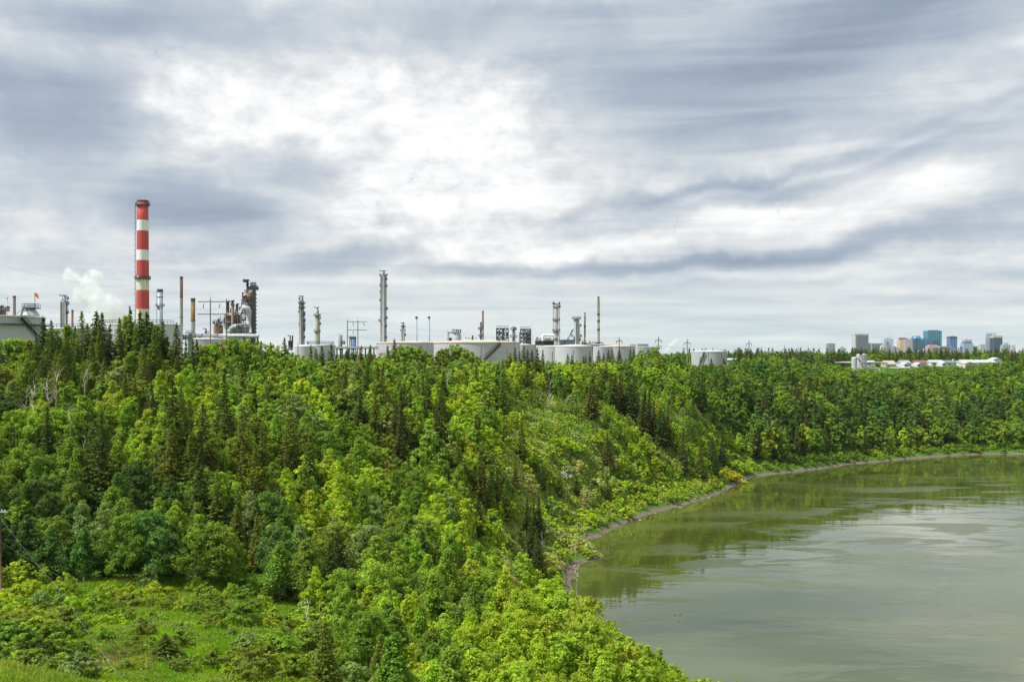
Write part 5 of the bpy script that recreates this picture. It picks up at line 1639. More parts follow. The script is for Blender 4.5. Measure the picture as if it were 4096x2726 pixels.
# ------------------------------------------------------------------ vegetation
def leaf_mat(key, src):
    m = bpy.data.materials.new(key)
    m.use_nodes = True
    T = NT(m.node_tree)
    if src == 'object':
        base = T.n('ShaderNodeObjectInfo').outputs['Color']
    else:
        base = T.n('ShaderNodeAttribute', attribute_name='col').outputs['Color']
    tint = T.n('ShaderNodeAttribute', attribute_name='tint').outputs['Fac']
    tc = T.n('ShaderNodeTexCoord').outputs['Object']
    nz = T.n('ShaderNodeTexNoise', {'Vector': tc, 'Scale': 0.45, 'Detail': 2.0}).outputs['Fac']
    k = T.math('MULTIPLY_ADD', tint, 1.0, 0.5)
    k = T.math('MULTIPLY', k, T.math('MULTIPLY_ADD', nz, 0.7, 0.65))
    sc = T.n('ShaderNodeVectorMath', {0: base, 'Scale': k}, operation='SCALE').outputs[0]
    hs = T.n('ShaderNodeHueSaturation', {'Color': sc, 'Hue': T.math('MULTIPLY_ADD', tint, -0.016, 0.512)}).outputs[0]
    di = T.n('ShaderNodeBsdfDiffuse', {'Color': hs}).outputs[0]
    tcol = T.mix(1.0, hs, (1.12, 1.15, 0.55, 1), 'MULTIPLY')
    tr = T.n('ShaderNodeBsdfTranslucent', {'Color': tcol}).outputs[0]
    gl = T.n('ShaderNodeBsdfGlossy', {'Color': (0.8, 0.9, 0.6, 1), 'Roughness': 0.5}).outputs[0]
    a = T.n('ShaderNodeMixShader', {0: 0.50, 1: di, 2: tr}).outputs[0]
    b = T.n('ShaderNodeMixShader', {0: 0.012, 1: a, 2: gl}).outputs[0]
    T.n('ShaderNodeOutputMaterial', {'Surface': b})
    return m


M_LEAF = leaf_mat('leaf_foliage', 'object')
M_LEAFV = leaf_mat('mass_foliage', 'attr')
M_BARK = mat('dark_bark', (0.10, 0.075, 0.055), 0.95, 0, 0.3, 1.5)
M_PBARK = mat('pale_aspen_bark', (0.34, 0.31, 0.26), 0.9, 0, 0.3, 1.2)
M_DEAD = mat('bleached_dead_wood', (0.50, 0.44, 0.37), 0.9, 0, 0.25, 1.0)
M_DEADB = mat('brown_dead_wood', (0.20, 0.14, 0.10), 0.9, 0, 0.3, 1.0)


def cards(cen, nrm, size, rg, aspect=1.6):
    """rhombic leaf cards: centres (n,3), normals (n,3), size (n,)"""
    n = len(cen)
    nrm = nrm / (np.linalg.norm(nrm, axis=1, keepdims=True) + 1e-9)
    r = rg.normal(size=(n, 3))
    u = np.cross(nrm, r)
    u /= np.linalg.norm(u, axis=1, keepdims=True) + 1e-9
    w = np.cross(nrm, u)
    s = size[:, None]
    a = cen + u * s * aspect * 0.5
    b = cen + w * s * 0.5 + nrm * s * 0.12
    c = cen - u * s * aspect * 0.5
    d = cen - w * s * 0.5 + nrm * s * 0.12
    v = np.stack([a, b, c, d], 1).reshape(-1, 3)
    f = np.arange(n * 4).reshape(n, 4)
    return v, f


def broad_crown(rg, h, w, nclu, ncard, cs, z0=0.22, style='ovate', flame=0.5, lean=0.0):
    """returns (verts, faces, tint) of a broad-leaved crown, metres, base at z=0"""
    t = rg.uniform(0, 1, nclu) ** 0.85
    a = rg.uniform(0, 2 * np.pi, nclu)
    lob = np.zeros(nclu)
    for k in range(3):
        lob += 0.22 * np.sin(a * (k + 2) + rg.uniform(0, 6.28) + t * rg.uniform(-5, 5))
    if style == 'ovate':
        prof = np.sin(np.pi * (0.10 + 0.90 * t) ** 0.85) ** 0.62
    elif style == 'round':
        prof = np.sqrt(np.clip(1 - (1.35 * t - 0.45) ** 2, 0.02, 1))
    elif style == 'shrub':
        prof = np.sqrt(np.clip(1 - (t * 0.98) ** 2, 0.02, 1))
    else:   # spire-topped poplar
        prof = np.clip(1.15 - t, 0.08, 1) ** 0.75 * np.clip(t * 4 + 0.35, 0, 1)
    u = rg.uniform(0, 1, nclu) ** 0.45
    r = w / 2 * prof * (0.25 + 0.75 * u) * (1 + lob)
    z = h * (z0 + (1 - z0) * t * 0.95)
    # several leaders: crown tops break up into separate plumes
    ns = rg.integers(3, 6)
    sa = rg.uniform(0, 6.28, ns)
    sr = rg.uniform(0.1, 0.55, ns) * w / 2
    sh = rg.uniform(0.72, 1.0, ns)
    sh[0] = 1.0
    sr[0] *= 0.3
    cx = r * np.cos(a)
    cy = r * np.sin(a)
    own = rg.integers(0, ns, nclu)
    pull = flame * sstep(0.35, 0.95, t)
    cx = cx * (1 - pull) + pull * (sr[own] * np.cos(sa[own]) + 0.25 * cx)
    cy = cy * (1 - pull) + pull * (sr[own] * np.sin(sa[own]) + 0.25 * cy)
    z = z * (1 - (1 - sh[own]) * sstep(0.3, 0.9, t))
    C = np.stack([cx + lean * z, cy, z], 1)
    rc = (0.070 * h + 0.30) * rg.uniform(0.45, 1.1, nclu) * (1 - 0.35 * t)
    idx = np.repeat(np.arange(nclu), ncard)
    off = rg.normal(size=(len(idx), 3))
    off /= np.linalg.norm(off, axis=1, keepdims=True)
    rad = rg.uniform(0, 1, len(idx)) ** 0.5
    off = off * rad[:, None]
    p = C[idx] + off * rc[idx, None] * np.array([1.0, 1.0, 0.85 if style != 'shrub' else 0.75])
    p[:, 2] = np.maximum(p[:, 2], 0.1)
    out = p - np.array([0, 0, h * 0.45])
    out /= np.linalg.norm(out, axis=1, keepdims=True) + 1e-9
    nrm = off * 0.7 + out * 0.45 + np.array([0, 0, 0.35]) + rg.normal(size=p.shape) * 0.55
    sz = cs * rg.uniform(0.6, 1.3, len(idx))
    v, f = cards(p, nrm, sz, rg)
    tint = np.clip(rg.normal(0.5, 0.16, nclu)[idx] + rg.normal(0, 0.13, len(idx)), 0, 1)
    return v, f, tint, C


def spruce_crown(rg, h, w, nwh, cs, ncard=9, sparse=0.0):
    vs = []
    P_, N_, S_ = [], [], []
    for i in range(nwh):
        u = (i + rg.uniform(-0.3, 0.3)) / nwh
        z = h * (0.05 + 0.94 * u)
        L0 = w / 2 * (1 - u) ** 0.82 * (0.62 + 0.38 * min(1, u * 7 + 0.3)) + 0.09
        nb = int(5 + 4 * (1 - u))
        a0 = rg.uniform(0, 6.28)
        for b in range(nb):
            if rg.uniform() < sparse:
                continue
            a = a0 + 6.283 * b / nb + rg.uniform(-0.3, 0.3)
            L = L0 * rg.uniform(0.55, 1.25)
            zj = rg.uniform(-0.5, 0.5) * h / nwh * 1.6
            m = max(3, int(ncard * (0.35 + 0.65 * L / (w / 2))))
            q = np.sqrt((np.arange(m) + rg.uniform(0, 1, m)) / m)
            x = q * L
            droop = -0.22 * L * q ** 1.4 + 0.10 * L * q ** 4
            side = rg.normal(0, 0.16, m) * L * (0.4 + 0.6 * (1 - q))
            px = x * math.cos(a) - side * math.sin(a)
            py = x * math.sin(a) + side * math.cos(a)
            P_.append(np.stack([px, py, z + zj + droop - 0.16 * rg.uniform(0, 1, m)], 1))
            nn = np.stack([np.full(m, 0.25 * math.cos(a)), np.full(m, 0.25 * math.sin(a)), np.full(m, 0.8)], 1) + rg.normal(size=(m, 3)) * 0.38
            N_.append(nn)
            S_.append(cs * rg.uniform(0.6, 1.25, m) * (0.55 + 0.45 * (1 - u)))
    # leader
    p = np.stack([rg.normal(0, 0.05, 8), rg.normal(0, 0.05, 8), h * rg.uniform(0.94, 1.0, 8)], 1)
    P_.append(p)
    N_.append(rg.normal(size=(8, 3)))
    S_.append(np.full(8, cs * 0.5))
    p = np.concatenate(P_)
    v, f = cards(p, np.concatenate(N_), np.concatenate(S_), rg, 1.9)
    tint = np.clip(rg.normal(0.5, 0.16, len(p)), 0, 1)
    return v, f, tint


def crown_mesh(name, v, f, tint):
    me = np_mesh(name, v, f, {'tint': ('FLOAT', 'FACE', tint)})
    me.materials.append(M_LEAF)
    return me


def tube_np(pts, rs, n=5):
    b = MB().tube(pts, rs, n, False)
    return np.array(b.v), np.array(b.f)


def trunk_mesh(name, rg, h, r, C, m, limbs=7, lean=0.0):
    b = MB()
    top = h * 0.86
    pts = []
    for i in range(6):
        u = i / 5
        pts.append((lean * u * top + rg.normal(0, 0.05) * (i > 0), rg.normal(0, 0.05) * (i > 0), top * u - 0.5 * (i == 0)))
    b.tube(pts, [r * (1 - 0.85 * i / 5) for i in range(6)], 6)
    if C is not None and len(C):
        for k in rg.choice(len(C), min(limbs, len(C)), replace=False):
            c = C[k]
            z0 = max(h * 0.12, c[2] * rg.uniform(0.35, 0.7))
            b.tube([(lean * z0, 0, z0), (c[0] * 0.45, c[1] * 0.45, (z0 + c[2]) / 2 - 0.1), (c[0], c[1], c[2])], [r * 0.4, r * 0.25, r * 0.08], 5)
    me = bpy.data.meshes.new(name)
    me.from_pydata(b.v, [], b.f)
    me.polygons.foreach_set('use_smooth', [True] * len(b.f))
    me.materials.append(m)
    return me


PROTO = {'broad': [], 'broadfar': [], 'spruce': [], 'sprucefar': [], 'shrub': [], 'shrubfar': []}


def make_protos():
    for i in range(10):
        rg = np.random.default_rng(100 + i)
        st = ['ovate', 'spire', 'round', 'ovate', 'ovate', 'spire', 'round', 'ovate', 'spire', 'ovate'][i]
        h = 10.0
        w = [5.0, 3.8, 5.9, 5.3, 4.5, 4.1, 6.4, 4.7, 3.5, 5.8][i]
        v, f, t, C = broad_crown(rg, h, w, 175, 46, 0.205, z0=0.16 if st != 'round' else 0.25, style=st, flame=[.6, .5, .2, .7, .5, .4, .2, .8, .3, .5][i])
        PROTO['broad'].append((crown_mesh('crown', v, f, t), trunk_mesh('trunk', rg, h, 0.14, C, M_PBARK if i % 2 else M_BARK, 12), h, w))
        v, f, t, C = broad_crown(rg, h, w, 120, 26, 0.30, z0=0.14, style=st, flame=[.6, .5, .2, .7, .5, .4, .2, .8, .3, .5][i])
        PROTO['broadfar'].append((crown_mesh('crown', v, f, t), trunk_mesh('trunk', rg, h, 0.15, C, M_PBARK if i % 2 else M_BARK, 5), h, w))
    for i in range(7):
        rg = np.random.default_rng(200 + i)
        h = 14.0
        w = [4.4, 3.6, 5.0, 3.2, 4.0, 3.4, 4.8][i]
        v, f, t = spruce_crown(rg, h, w * 1.18, 74, 0.30, 13, sparse=[0.05, 0.1, 0.05, 0.2, 0.12, 0.3, 0.05][i])
        PROTO['spruce'].append((crown_mesh('crown', v, f, t), trunk_mesh('trunk', rg, h * 1.12, 0.17, None, M_BARK), h, w))
        v, f, t = spruce_crown(rg, h, w * 1.18, 54, 0.46, 9, sparse=[0.05, 0.1, 0.05, 0.2, 0.12, 0.3, 0.05][i])
        PROTO['sprucefar'].append((crown_mesh('crown', v, f, t), trunk_mesh('trunk', rg, h * 1.12, 0.2, None, M_BARK), h, w))
    for i in range(6):
        rg = np.random.default_rng(300 + i)
        h = 2.6
        w = [3.6, 3.0, 4.2, 3.0, 2.6, 4.6][i]
        v, f, t, C = broad_crown(rg, h, w, 62, 44, 0.15, z0=0.04, style='shrub', flame=[.2, .5, .1, .3, .8, .1][i])
        PROTO['shrub'].append((crown_mesh('foliage', v, f, t), trunk_mesh('stem', rg, h, 0.05, C, M_BARK, 14), h, w))
        v, f, t, C = broad_crown(rg, h, w, 50, 24, 0.24, z0=0.04, style='shrub', flame=[.2, .5, .1, .3, .8, .1][i])
        PROTO['shrubfar'].append((crown_mesh('foliage', v, f, t), trunk_mesh('stem', rg, h, 0.05, C, M_BARK, 8), h, w))


make_protos()

PAL = {   # leaf colours (albedo) and the word used for each
    'yellow-green': (0.390, 0.503, 0.045), 'bright green': (0.407, 0.516, 0.036), 'fresh green': (0.278, 0.401, 0.040), 'mid-green': (0.195, 0.298, 0.036),
    'dark green': (0.090, 0.153, 0.030), 'grey-green': (0.278, 0.364, 0.106), 'olive': (0.238, 0.300, 0.040), 'cool green': (0.128, 0.236, 0.046),
}
SPAL = {'dark': (0.100, 0.145, 0.030), 'olive': (0.190, 0.230, 0.036), 'brownish': (0.135, 0.152, 0.042), 'green': (0.150, 0.215, 0.036)}


PAL['pale straw-green'] = (0.48, 0.52, 0.17)
LUM = {k: 0.3 * v[0] + 0.7 * v[1] for k, v in list(PAL.items())}
_u = [None]


def pick(d):
    if _u[0] is None or not all(k in LUM for k in d):
        r_ = R.random() * sum(d.values())
        ks = list(d)
    else:
        r_ = _u[0] * sum(d.values())
        ks = sorted(d, key=lambda k: LUM[k])
    for k in ks:
        r_ -= d[k]
        if r_ <= 0:
            return k
    return k


def leaf_colour(px, py, s):
    if 2030 < px < 2480 and 1800 < py < 2240 and s < 45:
        return pick({'pale straw-green': 4, 'yellow-green': 3, 'bright green': 1.5, 'grey-green': 1})
    if s < 16 and px < 3000:
        return pick({'yellow-green': 7, 'bright green': 3})
    if s < 14:
        return pick({'fresh green': 4, 'mid-green': 3, 'bright green': 2})
    if 2050 < px < 2950 and py > 1700:
        return pick({'yellow-green': 6, 'bright green': 5, 'fresh green': 1})
    if 1700 < px < 2750 and py > 1440:
        return pick({'yellow-green': 1.4, 'bright green': 4, 'fresh green': 4, 'mid-green': 2, 'grey-green': 1.0})
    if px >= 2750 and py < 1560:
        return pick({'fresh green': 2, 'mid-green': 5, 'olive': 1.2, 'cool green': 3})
    if px >= 2650:  # far right wood: cloud shadow put into the leaf colour, darker and cooler picks
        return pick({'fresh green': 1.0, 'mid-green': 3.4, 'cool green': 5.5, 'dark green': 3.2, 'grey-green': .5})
    if py < 1470:
        return pick({'olive': 3, 'mid-green': 4, 'fresh green': 2, 'grey-green': 1})
    if px < 1150 and py > 1960:
        return pick({'dark green': 2.5, 'mid-green': 4, 'cool green': 2, 'fresh green': 1.6, 'grey-green': 1})
    if px < 760 and py > 1750:
        return pick({'dark green': 5, 'mid-green': 4, 'cool green': 2, 'grey-green': 0.6})
    if px < 420:
        return pick({'mid-green': 4, 'dark green': 2.5, 'fresh green': 2, 'grey-green': 1})
    if py > 2250:
        return pick({'bright green': 2, 'fresh green': 5, 'mid-green': 4, 'olive': 1, 'grey-green': 1.2})
    return pick({'bright green': 3, 'yellow-green': 1.0, 'fresh green': 4, 'mid-green': 3, 'grey-green': 1.6, 'olive': 1.5, 'dark green': 0.8})


SKY = [(-400, 1350), (0, 1350), (60, 1345), (130, 1345), (230, 1300), (300, 1278), (420, 1262), (520, 1252), (600, 1275), (650, 1292), (700, 1310), (750, 1355), (800, 1372), (850, 1365), (890, 1345), (940, 1336), (1000, 1348), (1060, 1352), (1120, 1384),
       (1180, 1398), (1230, 1422), (1300, 1428), (1400, 1428), (1500, 1412), (1560, 1388), (1600, 1372), (1680, 1374), (1715, 1412), (1760, 1388), (1830, 1368), (1890, 1395), (1925, 1432), (1990, 1442), (2040, 1408), (2075, 1432),
       (2200, 1434), (2350, 1436), (2480, 1430), (2520, 1425), (2550, 1392), (2600, 1382), (2640, 1382), (2660, 1410), (2700, 1404), (2735, 1432), (2765, 1450), (2905, 1450), (2960, 1428), (3100, 1424), (3200, 1430), (3300, 1440), (3400, 1462),
       (3450, 1470), (3500, 1478), (3560, 1485), (3640, 1472), (3720, 1460), (3800, 1464), (3900, 1452), (4000, 1440), (4100, 1438), (4600, 1440)]
SKX = [p[0] for p in SKY]
SKYY = [p[1] for p in SKY]
CRD = [(-400, 215), (0, 222), (400, 226), (700, 238), (1200, 284), (1700, 336), (2100, 372), (2600, 452), (2760, 478), (3000, 535), (3500, 615), (4096, 690), (4600, 720)]


def crest_d(px):
    return float(np.interp(px, [c[0] for c in CRD], [c[1] for c in CRD]))


def topsky(px):
    return float(np.interp(px, SKX, SKYY))


def hit(px, py, lo=70, hi=1200):
    """where the ground lies under this photo point"""
    ds = np.arange(lo, hi, 0.5)
    g = ground((px - CX) / F * ds, ds)
    zr = CZ - (py - HY) / F * ds
    k = np.argmax(g >= zr)
    return float(ds[k])


def dist_for_top(px, py, h, lo=80):
    """nearest distance at which a tree of height h on the ground has its tip at this photo point"""
    ds = np.arange(lo, 900, 0.5)
    g = ground((px - CX) / F * ds, ds) + h
    zr = CZ - (py - HY) / F * ds
    k = int(np.argmax(g >= zr))
    if not (g[k] >= zr[k]):
        k = int(np.argmin(np.abs(zr - g)))
    return float(ds[k])


TREES = []      # dict(kind, x, y, z, h, wf, col, colname, proto, hero)


def add_tree(kind, x, y, h, wf=1.0, col=None, cname=None, special=None, name=None):
    z = gz(x, y)
    TREES.append(dict(kind=kind, x=x, y=y, z=z, h=h, wf=wf, col=col, cname=cname, rot=R.uniform(0, 6.28), px=CX + F * x / y, top=HY + (CZ - z - h) * F / y, size=h / y, special=special, name=name, v=R.randrange(100)))


# --- particular spruces seen standing out: photo column, tip row, height m, width factor, colour
HERO_SPRUCE = [(172, 1259, 17, 1.0, 'dark'), (205, 1273, 16, .8, 'dark'), (230, 1330, 13, .9, 'olive'), (327, 1235, 17, .8, 'olive'), (386, 1238, 19, 1.0, 'dark'), (408, 1241, 19, 1.0, 'dark'), (440, 1290, 15, 1, 'olive'), (521, 1222, 17, .8, 'green'), (560, 1235, 17, .9, 'dark'),
    (587, 1240, 17, 1.1, 'dark'), (618, 1300, 14, 1, 'olive'), (650, 1274, 16, .8, 'dark'), (480, 1300, 15, 1.0, 'olive'), (545, 1300, 15, 1, 'green'), (350, 1290, 15, 1.0, 'olive'), (300, 1300, 14, 1, 'green'), (706, 1289, 17, 1.0, 'dark'), (740, 1400, 12, 1, 'olive'), (772, 1345, 10, .8, 'dark'), (787, 1353, 9, .8, 'dark'),
    (670, 1340, 14, .9, 'dark'), (268, 1350, 14, .9, 'olive'), (145, 1340, 14, 1, 'dark'), (400, 1330, 17, 1.1, 'olive'), (510, 1340, 16, 1.1, 'olive'), (600, 1350, 15, 1, 'olive'), (250, 1390, 14, 1, 'dark'), (200, 1390, 14, 1.1, 'dark'), (460, 1390, 15, 1, 'brownish'), (560, 1380, 14, 1, 'olive'), (640, 1400, 13, 1, 'olive'), (340, 1400, 15, 1.1, 'dark'), (700, 1420, 12, 1, 'olive'), (420, 1420, 15, 1.2, 'dark'),
    (1138, 1346, 11, .8, 'dark'), (1243, 1374, 9, .9, 'olive'), (1265, 1390, 8, .9, 'green'), (1287, 1376, 10, 1, 'dark'), (1325, 1372, 11, 1.1, 'brownish'), (1388, 1392, 10, 1, 'dark'), (1413, 1388, 9, .8, 'dark'), (1446, 1380, 12, 1, 'brownish'), (1481, 1375, 10, .9, 'brownish'), (1577, 1353, 15, 1.0, 'dark'), (1551, 1377, 12, 1, 'olive'),
    (1793, 1400, 12, .9, 'dark'), (1815, 1395, 13, .8, 'dark'), (1920, 1420, 11, .9, 'olive'), (2041, 1408, 9, 1, 'olive'), (2060, 1386, 14, 1.0, 'dark'), (2078, 1400, 11, .9, 'dark'), (2095, 1379, 14, 1, 'dark'), (2110, 1393, 12, 1, 'brownish'), (2128, 1395, 11, 1, 'brownish'), (2149, 1388, 12, 1.2, 'brownish'), (2171, 1396, 9, .9, 'dark'),
    (2271, 1411, 10, 1, 'green'), (2287, 1416, 9, 1, 'dark'), (2334, 1422, 10, 1, 'dark'), (2343, 1417, 8, .8, 'dark'), (2359, 1401, 9, .8, 'dark'), (2395, 1396, 10, 1, 'dark'), (2414, 1409, 8, 1, 'dark'), (2434, 1396, 11, 1, 'dark'), (2449, 1392, 11, 1, 'dark'), (2477, 1391, 11, 1.2, 'dark'), (2521, 1391, 11, 1, 'dark'), (2535, 1393, 12, 1.2, 'dark'),
    (2716, 1420, 11, .9, 'dark'), (2801, 1423, 9, .9, 'dark'), (2845, 1430, 11, 1.1, 'dark'), (2895, 1430, 11, 1.2, 'dark'), (2958, 1426, 17, 1.1, 'brownish'), (2999, 1401, 16, 1.4, 'brownish'), (3020, 1410, 14, 1.2, 'dark'), (3060, 1432, 10, 1, 'dark'), (3140, 1428, 12, 1, 'dark'), (3075, 1420, 12, 1.0, 'olive'),
    (690, 1490, 19, 1.25, 'dark'), (896, 1488, 16, 1.15, 'dark'), (760, 1420, 13, .9, 'dark'), (812, 1605, 15, .9, 'brownish'), (686, 1690, 13, 1, 'olive'), (406, 1640, 15, 1.1, 'dark'), (970, 1620, 14, 1, 'olive'), (1050, 1680, 12, 1, 'olive'), (900, 1620, 12, 1.1, 'olive'), (760, 1730, 12, 1.0, 'olive'), (800, 1790, 13, 1.2, 'dark'), (870, 1870, 11, 1.2, 'olive'), (960, 1830, 10, 1, 'olive'), (1020, 1770, 12, 1, 'olive'), (740, 1640, 13, 1, 'dark'), (1160, 1620, 13, 1.1, 'olive'), (1240, 1730, 12, 1.1, 'green'),
    (1385, 1397, 14, 1, 'dark'), (1440, 1400, 14, 1.0, 'brownish'), (1511, 1453, 14, 1, 'olive'), (1618, 1527, 12, 1, 'dark'), (1604, 1540, 14, 1, 'brownish'), (1500, 1555, 12, .9, 'olive'), (1767, 1537, 12, 1, 'dark'), (1767, 1611, 13, 1, 'brownish'), (1745, 1640, 11, .9, 'brownish'), (1690, 1490, 13, 1, 'olive'), (1708, 1480, 13, 1, 'olive'), (1440, 1545, 11, .9, 'dark'), (1640, 1560, 12, 1, 'brownish'), (1580, 1590, 12, 1.0, 'brownish'), (1600, 1650, 12, 1, 'brownish'), (1530, 1470, 12, .9, 'brownish'),
    (2010, 1504, 11, 1, 'olive'), (1903, 1653, 11, .9, 'brownish'), (1831, 1747, 11, 1, 'olive'), (1917, 1807, 11, .9, 'olive'), (1930, 1812, 10, .8, 'brownish'), (1959, 1854, 10, .8, 'olive'), (1985, 1850, 9, .8, 'olive'), (2024, 1910, 9, .9, 'olive'), (2085, 1677, 10, 1, 'olive'), (2108, 1985, 9.5, .9, 'dark'), (2135, 1985, 9, .8, 'dark'), (2155, 1975, 10, .8, 'dark'), (2128, 2060, 9, .9, 'dark'), (1870, 2000, 9, .9, 'olive'), (1910, 1960, 9, .9, 'dark'), (2120, 2090, 9, 1, 'dark'), (2150, 2110, 8, 1, 'dark'), (2060, 1830, 9, .9, 'olive'), (2240, 1880, 7, .8, 'olive'), (2170, 1850, 7, .8, 'dark'),
    (2368, 1493, 14, 1.2, 'brownish'), (2515, 1497, 14, 1, 'dark'), (2537, 1500, 15, 1.2, 'dark'), (2580, 1551, 12, 1, 'dark'), (2597, 1556, 14, 1.1, 'dark'), (2480, 1490, 13, 1, 'brownish'), (2440, 1490, 12, 1, 'olive'), (2460, 1500, 12, 1, 'brownish'), (2430, 1725, 10, 1, 'brownish'), (2615, 1600, 13, 1, 'brownish'), (2640, 1620, 13, 1, 'dark'), (2655, 1640, 12, 1, 'brownish'), (2670, 1640, 12, 1, 'brownish'), (2570, 1590, 12, 1, 'brownish'), (2730, 1740, 12, 1, 'brownish'), (2800, 1770, 12, 1, 'olive'), (2850, 1745, 12, 1, 'dark'), (2890, 1720, 13, 1, 'dark'), (2860, 1790, 11, 1, 'dark'),
    (3191, 1522, 16, 1.1, 'brownish'), (3368, 1508, 16, 1.1, 'brownish'), (3391, 1510, 14, 1, 'dark'), (3302, 1503, 13, 1.0, 'dark'), (3670, 1611, 17, 1.3, 'brownish'), (4010, 1601, 16, 1.1, 'dark'), (3270, 1503, 13, 1.1, 'dark'), (3512, 1570, 14, 1.1, 'dark'), (3110, 1440, 13, 1.2, 'dark'), (3150, 1440, 13, 1, 'dark'), (3060, 1560, 14, 1.1, 'brownish'), (3300, 1700, 11, 1, 'olive'), (3460, 1705, 12, 1, 'brownish'), (3830, 1600, 15, 1.3, 'dark'), (3560, 1640, 14, 1.2, 'dark'), (3940, 1640, 13, 1.1, 'dark'), (4070, 1630, 13, 1.1, 'dark'), (2400 + 500, 1502, 12, 1, 'dark'), (2810, 1510, 13, 1.2, 'dark'), (3225, 1650, 12, .9, 'brownish'),
    (1690, 2115, 9, 1.5, 'dark'), (1760, 2200, 8, 1.6, 'dark'), (1820, 2230, 7, 1.5, 'dark'), (1640, 2260, 6, 1.2, 'green'), (1350, 2110, 9, 1.5, 'dark'), (1320, 2160, 8, 1.3, 'dark'), (1300, 2480, 6, 1.2, 'olive'), (2150, 1995 + 150, 8, 1.1, 'dark')]
for (px, py, h, wf, c) in HERO_SPRUCE:
    if py < 1440 and px > 60:
        # crest trees: stand just at the crest
        dc = crest_d(px) - R.uniform(4, 22)
        x = wx(px, dc)
        hh = zy(py, dc) - gz(x, dc)
        if hh > 5:
            add_tree('spruce', x, dc, hh, wf * 1.18, SPAL[c], c, 'hero')
            continue
    h *= 1.12
    d = dist_for_top(px, py, h)
    add_tree('spruce', wx(px, d), d, h, wf * 1.1, SPAL[c], c, 'hero')

# small conifer in the meadow and a few seedlings
d = hit(661, 2632)
add_tree('spruce', wx(661, d), d, 2.6, 2.4, SPAL['green'], 'green', 'meadow')

# --- forest fill
occ = {}


def near(x, y, r):
    i, j = int(x // 4), int(y // 4)
    q = int(r // 4) + 2
    for a in range(i - q, i + q + 1):
        for b in range(j - q, j + q + 1):
            for (X_, Y_, r2) in occ.get((a, b), ()):
                if (X_ - x) ** 2 + (Y_ - y) ** 2 < (-r2 if r2 < 0 else min(r, r2)) ** 2 and (r2 > 0 or y < Y_ + 1.0):
                    return True
    return False


def put(x, y, r):
    occ.setdefault((int(x // 4), int(y // 4)), []).append((x, y, r))


for t_ in TREES:
    put(t_['x'], t_['y'], -5.0 if (t_['px'] > 2300 and t_['top'] > 1440) else (-3.6 if t_['top'] > 1440 else 2.2))

prg = np.random.default_rng(5)
N = 60000
cdist = np.sqrt(prg.uniform(72 ** 2, 730 ** 2, N))
cpx = prg.uniform(-350, 4450, N)
cx_ = (cpx - CX) / F * cdist
S_all = river_s(cx_, cdist)
Z_all = ground(cx_, cdist)


def meadow_limit(px):
    return float(np.interp(px, [-400, 0, 700, 1150, 1300, 1420, 1500, 1600], [131, 130, 131, 130, 122, 104, 88, 70]))


